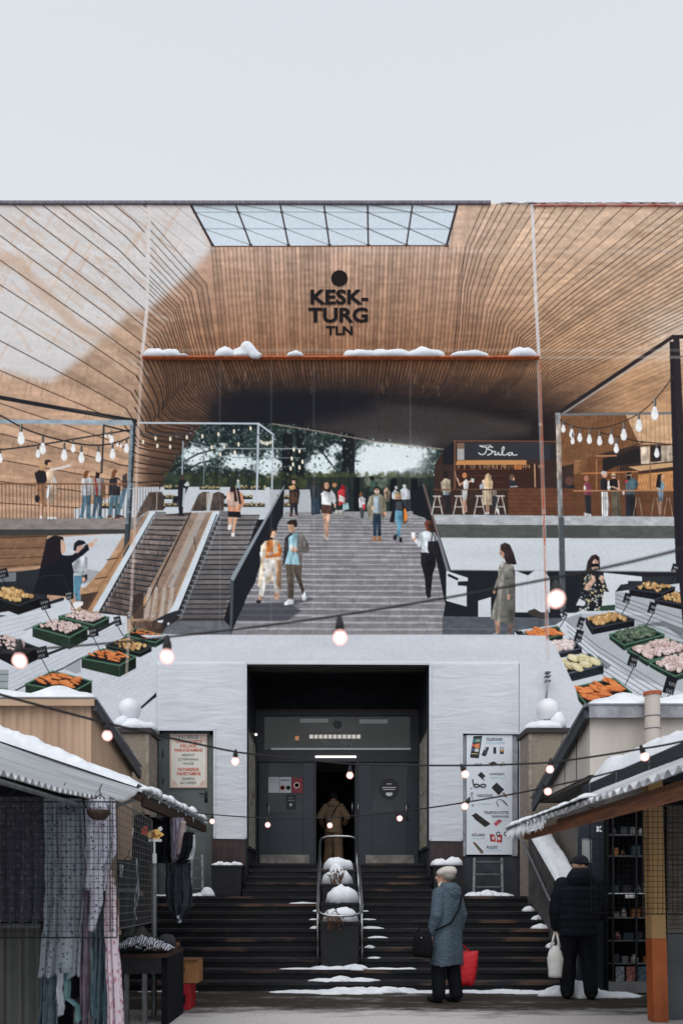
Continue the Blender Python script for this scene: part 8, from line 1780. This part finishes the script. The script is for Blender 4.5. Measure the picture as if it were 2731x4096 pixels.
for pts_ in ([(-.20, -.01, 1.44), (-.225, -.02, 1.36), (-.25, -.025, 1.28), (-.27, -.03, 1.19), (-.28, -.03, 1.1), (-.275, -.005, 1.0), (-.268, .03, .92)], [(.20, -.01, 1.44), (.225, -.01, 1.36), (.25, -.005, 1.28), (.27, 0, 1.19), (.275, .04, 1.1), (.26, .11, 1.05), (.245, .17, 1.01)]):
    mn.limb(B, pts_, [.105, .095, .10, .09, .092, .078, .07], 14)
B.build('jacket', 'puffer', mn.o, smooth=True, remesh=.012, sm=3)
B = MB(); mn.loft(B, [(1.44, 0, -.05, .17, .13), (1.52, .0, -.06, .17, .14), (1.60, .01, -.055, .135, .12), (1.65, .015, -.04, .10, .09)]); B.build('hood', 'puffer', mn.o, smooth=True, remesh=.012)
B = MB(); qh = mn.rot @ Matrix.Rotation(rad(-62), 3, 'Z'); B.sphere(mn.P(.03, .055, 1.735), .092, .112, .088, 20, 12, rot=qh); B.tube([mn.P(.03+.105*math.cos(k*.3142), .055+.09*math.sin(k*.3142), 1.715) for k in range(20)], .016, 8, closed=True); B.sphere(mn.P(.115, .10, 1.712), .07, .06, .012, 14, 6, rot=qh); B.build('cap', mat('navy_cap', lin((22, 26, 36)), .9, scale=30, bump=.4), mn.o, smooth=True, remesh=.010)
def carrier(name, label, c, w_, h, m, seed):
    o = thing(name, label, 'bag', (c[0], c[1], c[2]-h)); B = MB(); rr_ = []
    for t in (0, .08, .2, .4, .6, .8, .92, 1.0):
        z = c[2]-h+h*t; rx = w_*(.55+.45*math.sin(math.pi*min(1, .25+t*.42)))*(1 if t < .7 else 1-.5*(t-.7)/.3); ry = rx*.72
        rr_.append([Vector((c[0]+rx*math.cos(a)*(1+.08*math.sin(5*a+seed+t*6)), c[1]+ry*math.sin(a)*(1+.10*math.sin(6*a+t*9)), z)) for a in [k*2*math.pi/28 for k in range(28)]])
    B.rings(rr_); B.build('bag_body', m, o, smooth=True)
    for sx_ in (-1, 1):
        B = MB(); B.tube([(c[0]+sx_*w_*.5, c[1], c[2]-.02), (c[0]+sx_*w_*.32, c[1], c[2]+.08), (c[0]+sx_*.012, c[1]+.01, c[2]+.17)], [.022, .014, .008], 8); B.build('handle', m, o, smooth=True)
    return o
hp = mn.P(-.262, .055, .80)
carrier('carrier_bag', 'white plastic carrier bag held in the left hand of the man in black', (hp.x-.03, hp.y-.06, hp.z-.13), .10, .40, mat('white_plastic', lin((238, 238, 236)), .4, col2=lin((222, 220, 216)), scale=8, bump=.5, spec=.4), 1.)
carrier('carrier_bag', 'dark green carrier bag behind the white one in the same hand', (hp.x+.05, hp.y+.08, hp.z-.16), .10, .35, mat('green_plastic', lin((26, 58, 52)), .5, col2=lin((20, 44, 42)), scale=8, bump=.5), 4.)

# ---- person in beige walking in through the open door
bp_ = Fig('visitor', 'person in a beige coat and dark hat walking in through the middle door', (.02, 17.1, UPL), rad(2), 1.70)
B = MB()
for sx_, fy_ in ((-1, .12), (1, -.10)):
    bp_.limb(B, [(sx_*.09, 0, .86), (sx_*.10, fy_*.7+.03, .47), (sx_*.10, fy_-.02, .09)], [.098, .066, .046]); bp_.ell(B, (sx_*.10, fy_+.05, .05), .045, .12, .042)
bp_.loft(B, [(.84, 0, 0, .15, .105), (1.05, 0, 0, .14, .10), (1.25, 0, 0, .165, .11), (1.38, 0, -.01, .165, .10), (1.44, 0, -.01, .09, .07)]); bp_.limb(B, [(0, 0, 1.40), (0, .015, 1.50)], [.055, .05]); bp_.head(B, (0, .03, 1.575), 0, .097)
bp_.limb(B, [(-.17, -.01, 1.37), (-.31, -.03, 1.14), (-.26, .13, 1.0)], [.052, .042, .03]); bp_.limb(B, [(.17, -.01, 1.37), (.31, -.03, 1.14), (.26, .13, 1.0)], [.052, .042, .03])
bp_.hand(B, (-.255, .145, .99), (.1, 1, -.2), (1, .1, .3), .8, .95); bp_.hand(B, (.255, .145, .99), (-.1, 1, -.2), (-1, .1, .3), .8, .95)
B.build('body', 'skin', bp_.o, smooth=True, remesh=.0085)
B = MB()
for sx_, fy_ in ((-1, .12), (1, -.10)): bp_.loft(B, [(.05, sx_*.115, fy_, .12, .13), (.25, sx_*.11, fy_*.9, .115, .12), (.47, sx_*.10, fy_*.7+.02, .115, .115), (.86, sx_*.08, 0, .13, .13)], fold=.05, k=4, seed=sx_)
B.build('trousers', 'beige_trousers', bp_.o, smooth=True, remesh=.014)
B = MB(); bp_.loft(B, [(.78, 0, 0, .20, .16), (.95, 0, 0, .19, .15), (1.15, 0, -.005, .19, .14), (1.32, 0, -.01, .20, .135), (1.42, 0, -.015, .14, .105), (1.47, 0, -.01, .09, .085)], fold=.02, k=5)
bp_.limb(B, [(-.165, -.01, 1.36), (-.315, -.035, 1.14), (-.27, .11, 1.01)], [.095, .085, .062], 14); bp_.limb(B, [(.165, -.01, 1.36), (.315, -.035, 1.14), (.27, .11, 1.01)], [.095, .085, .062], 14)
B.build('coat', 'beige_coat', bp_.o, smooth=True, remesh=.013, sm=3)
B = MB(); bp_.loft(B, [(1.36, 0, -.06, .14, .10), (1.44, 0, -.07, .15, .11), (1.50, 0, -.05, .11, .09)]); B.build('hood', 'beige_coat', bp_.o, smooth=True, remesh=.013)
B = MB(); B.sphere(bp_.P(0, .015, 1.62), .098, .112, .10, 20, 12, rot=bp_.rot); B.tube([bp_.P(.10*math.cos(k*.3142), .015+.115*math.sin(k*.3142), 1.585) for k in range(20)], .018, 8, closed=True); B.build('hat', mat('dark_hat', lin((30, 28, 30)), .95, scale=30, bump=.4), bp_.o, smooth=True, remesh=.011)
B = MB(); B.tube([bp_.P(.10, -.06, 1.43), bp_.P(.06, -.15, 1.34), bp_.P(-.06, -.165, 1.12), bp_.P(-.19, -.10, .92)], .012, 8); B.build('bag_strap', 'leather_black', bp_.o, smooth=True)
for sx_, fy_ in ((-1, .12), (1, -.10)):
    B = MB(); bp_.ell(B, (sx_*.10, fy_+.05, .046), .052, .135, .046); B.build('shoe', 'shoe', bp_.o, smooth=True)
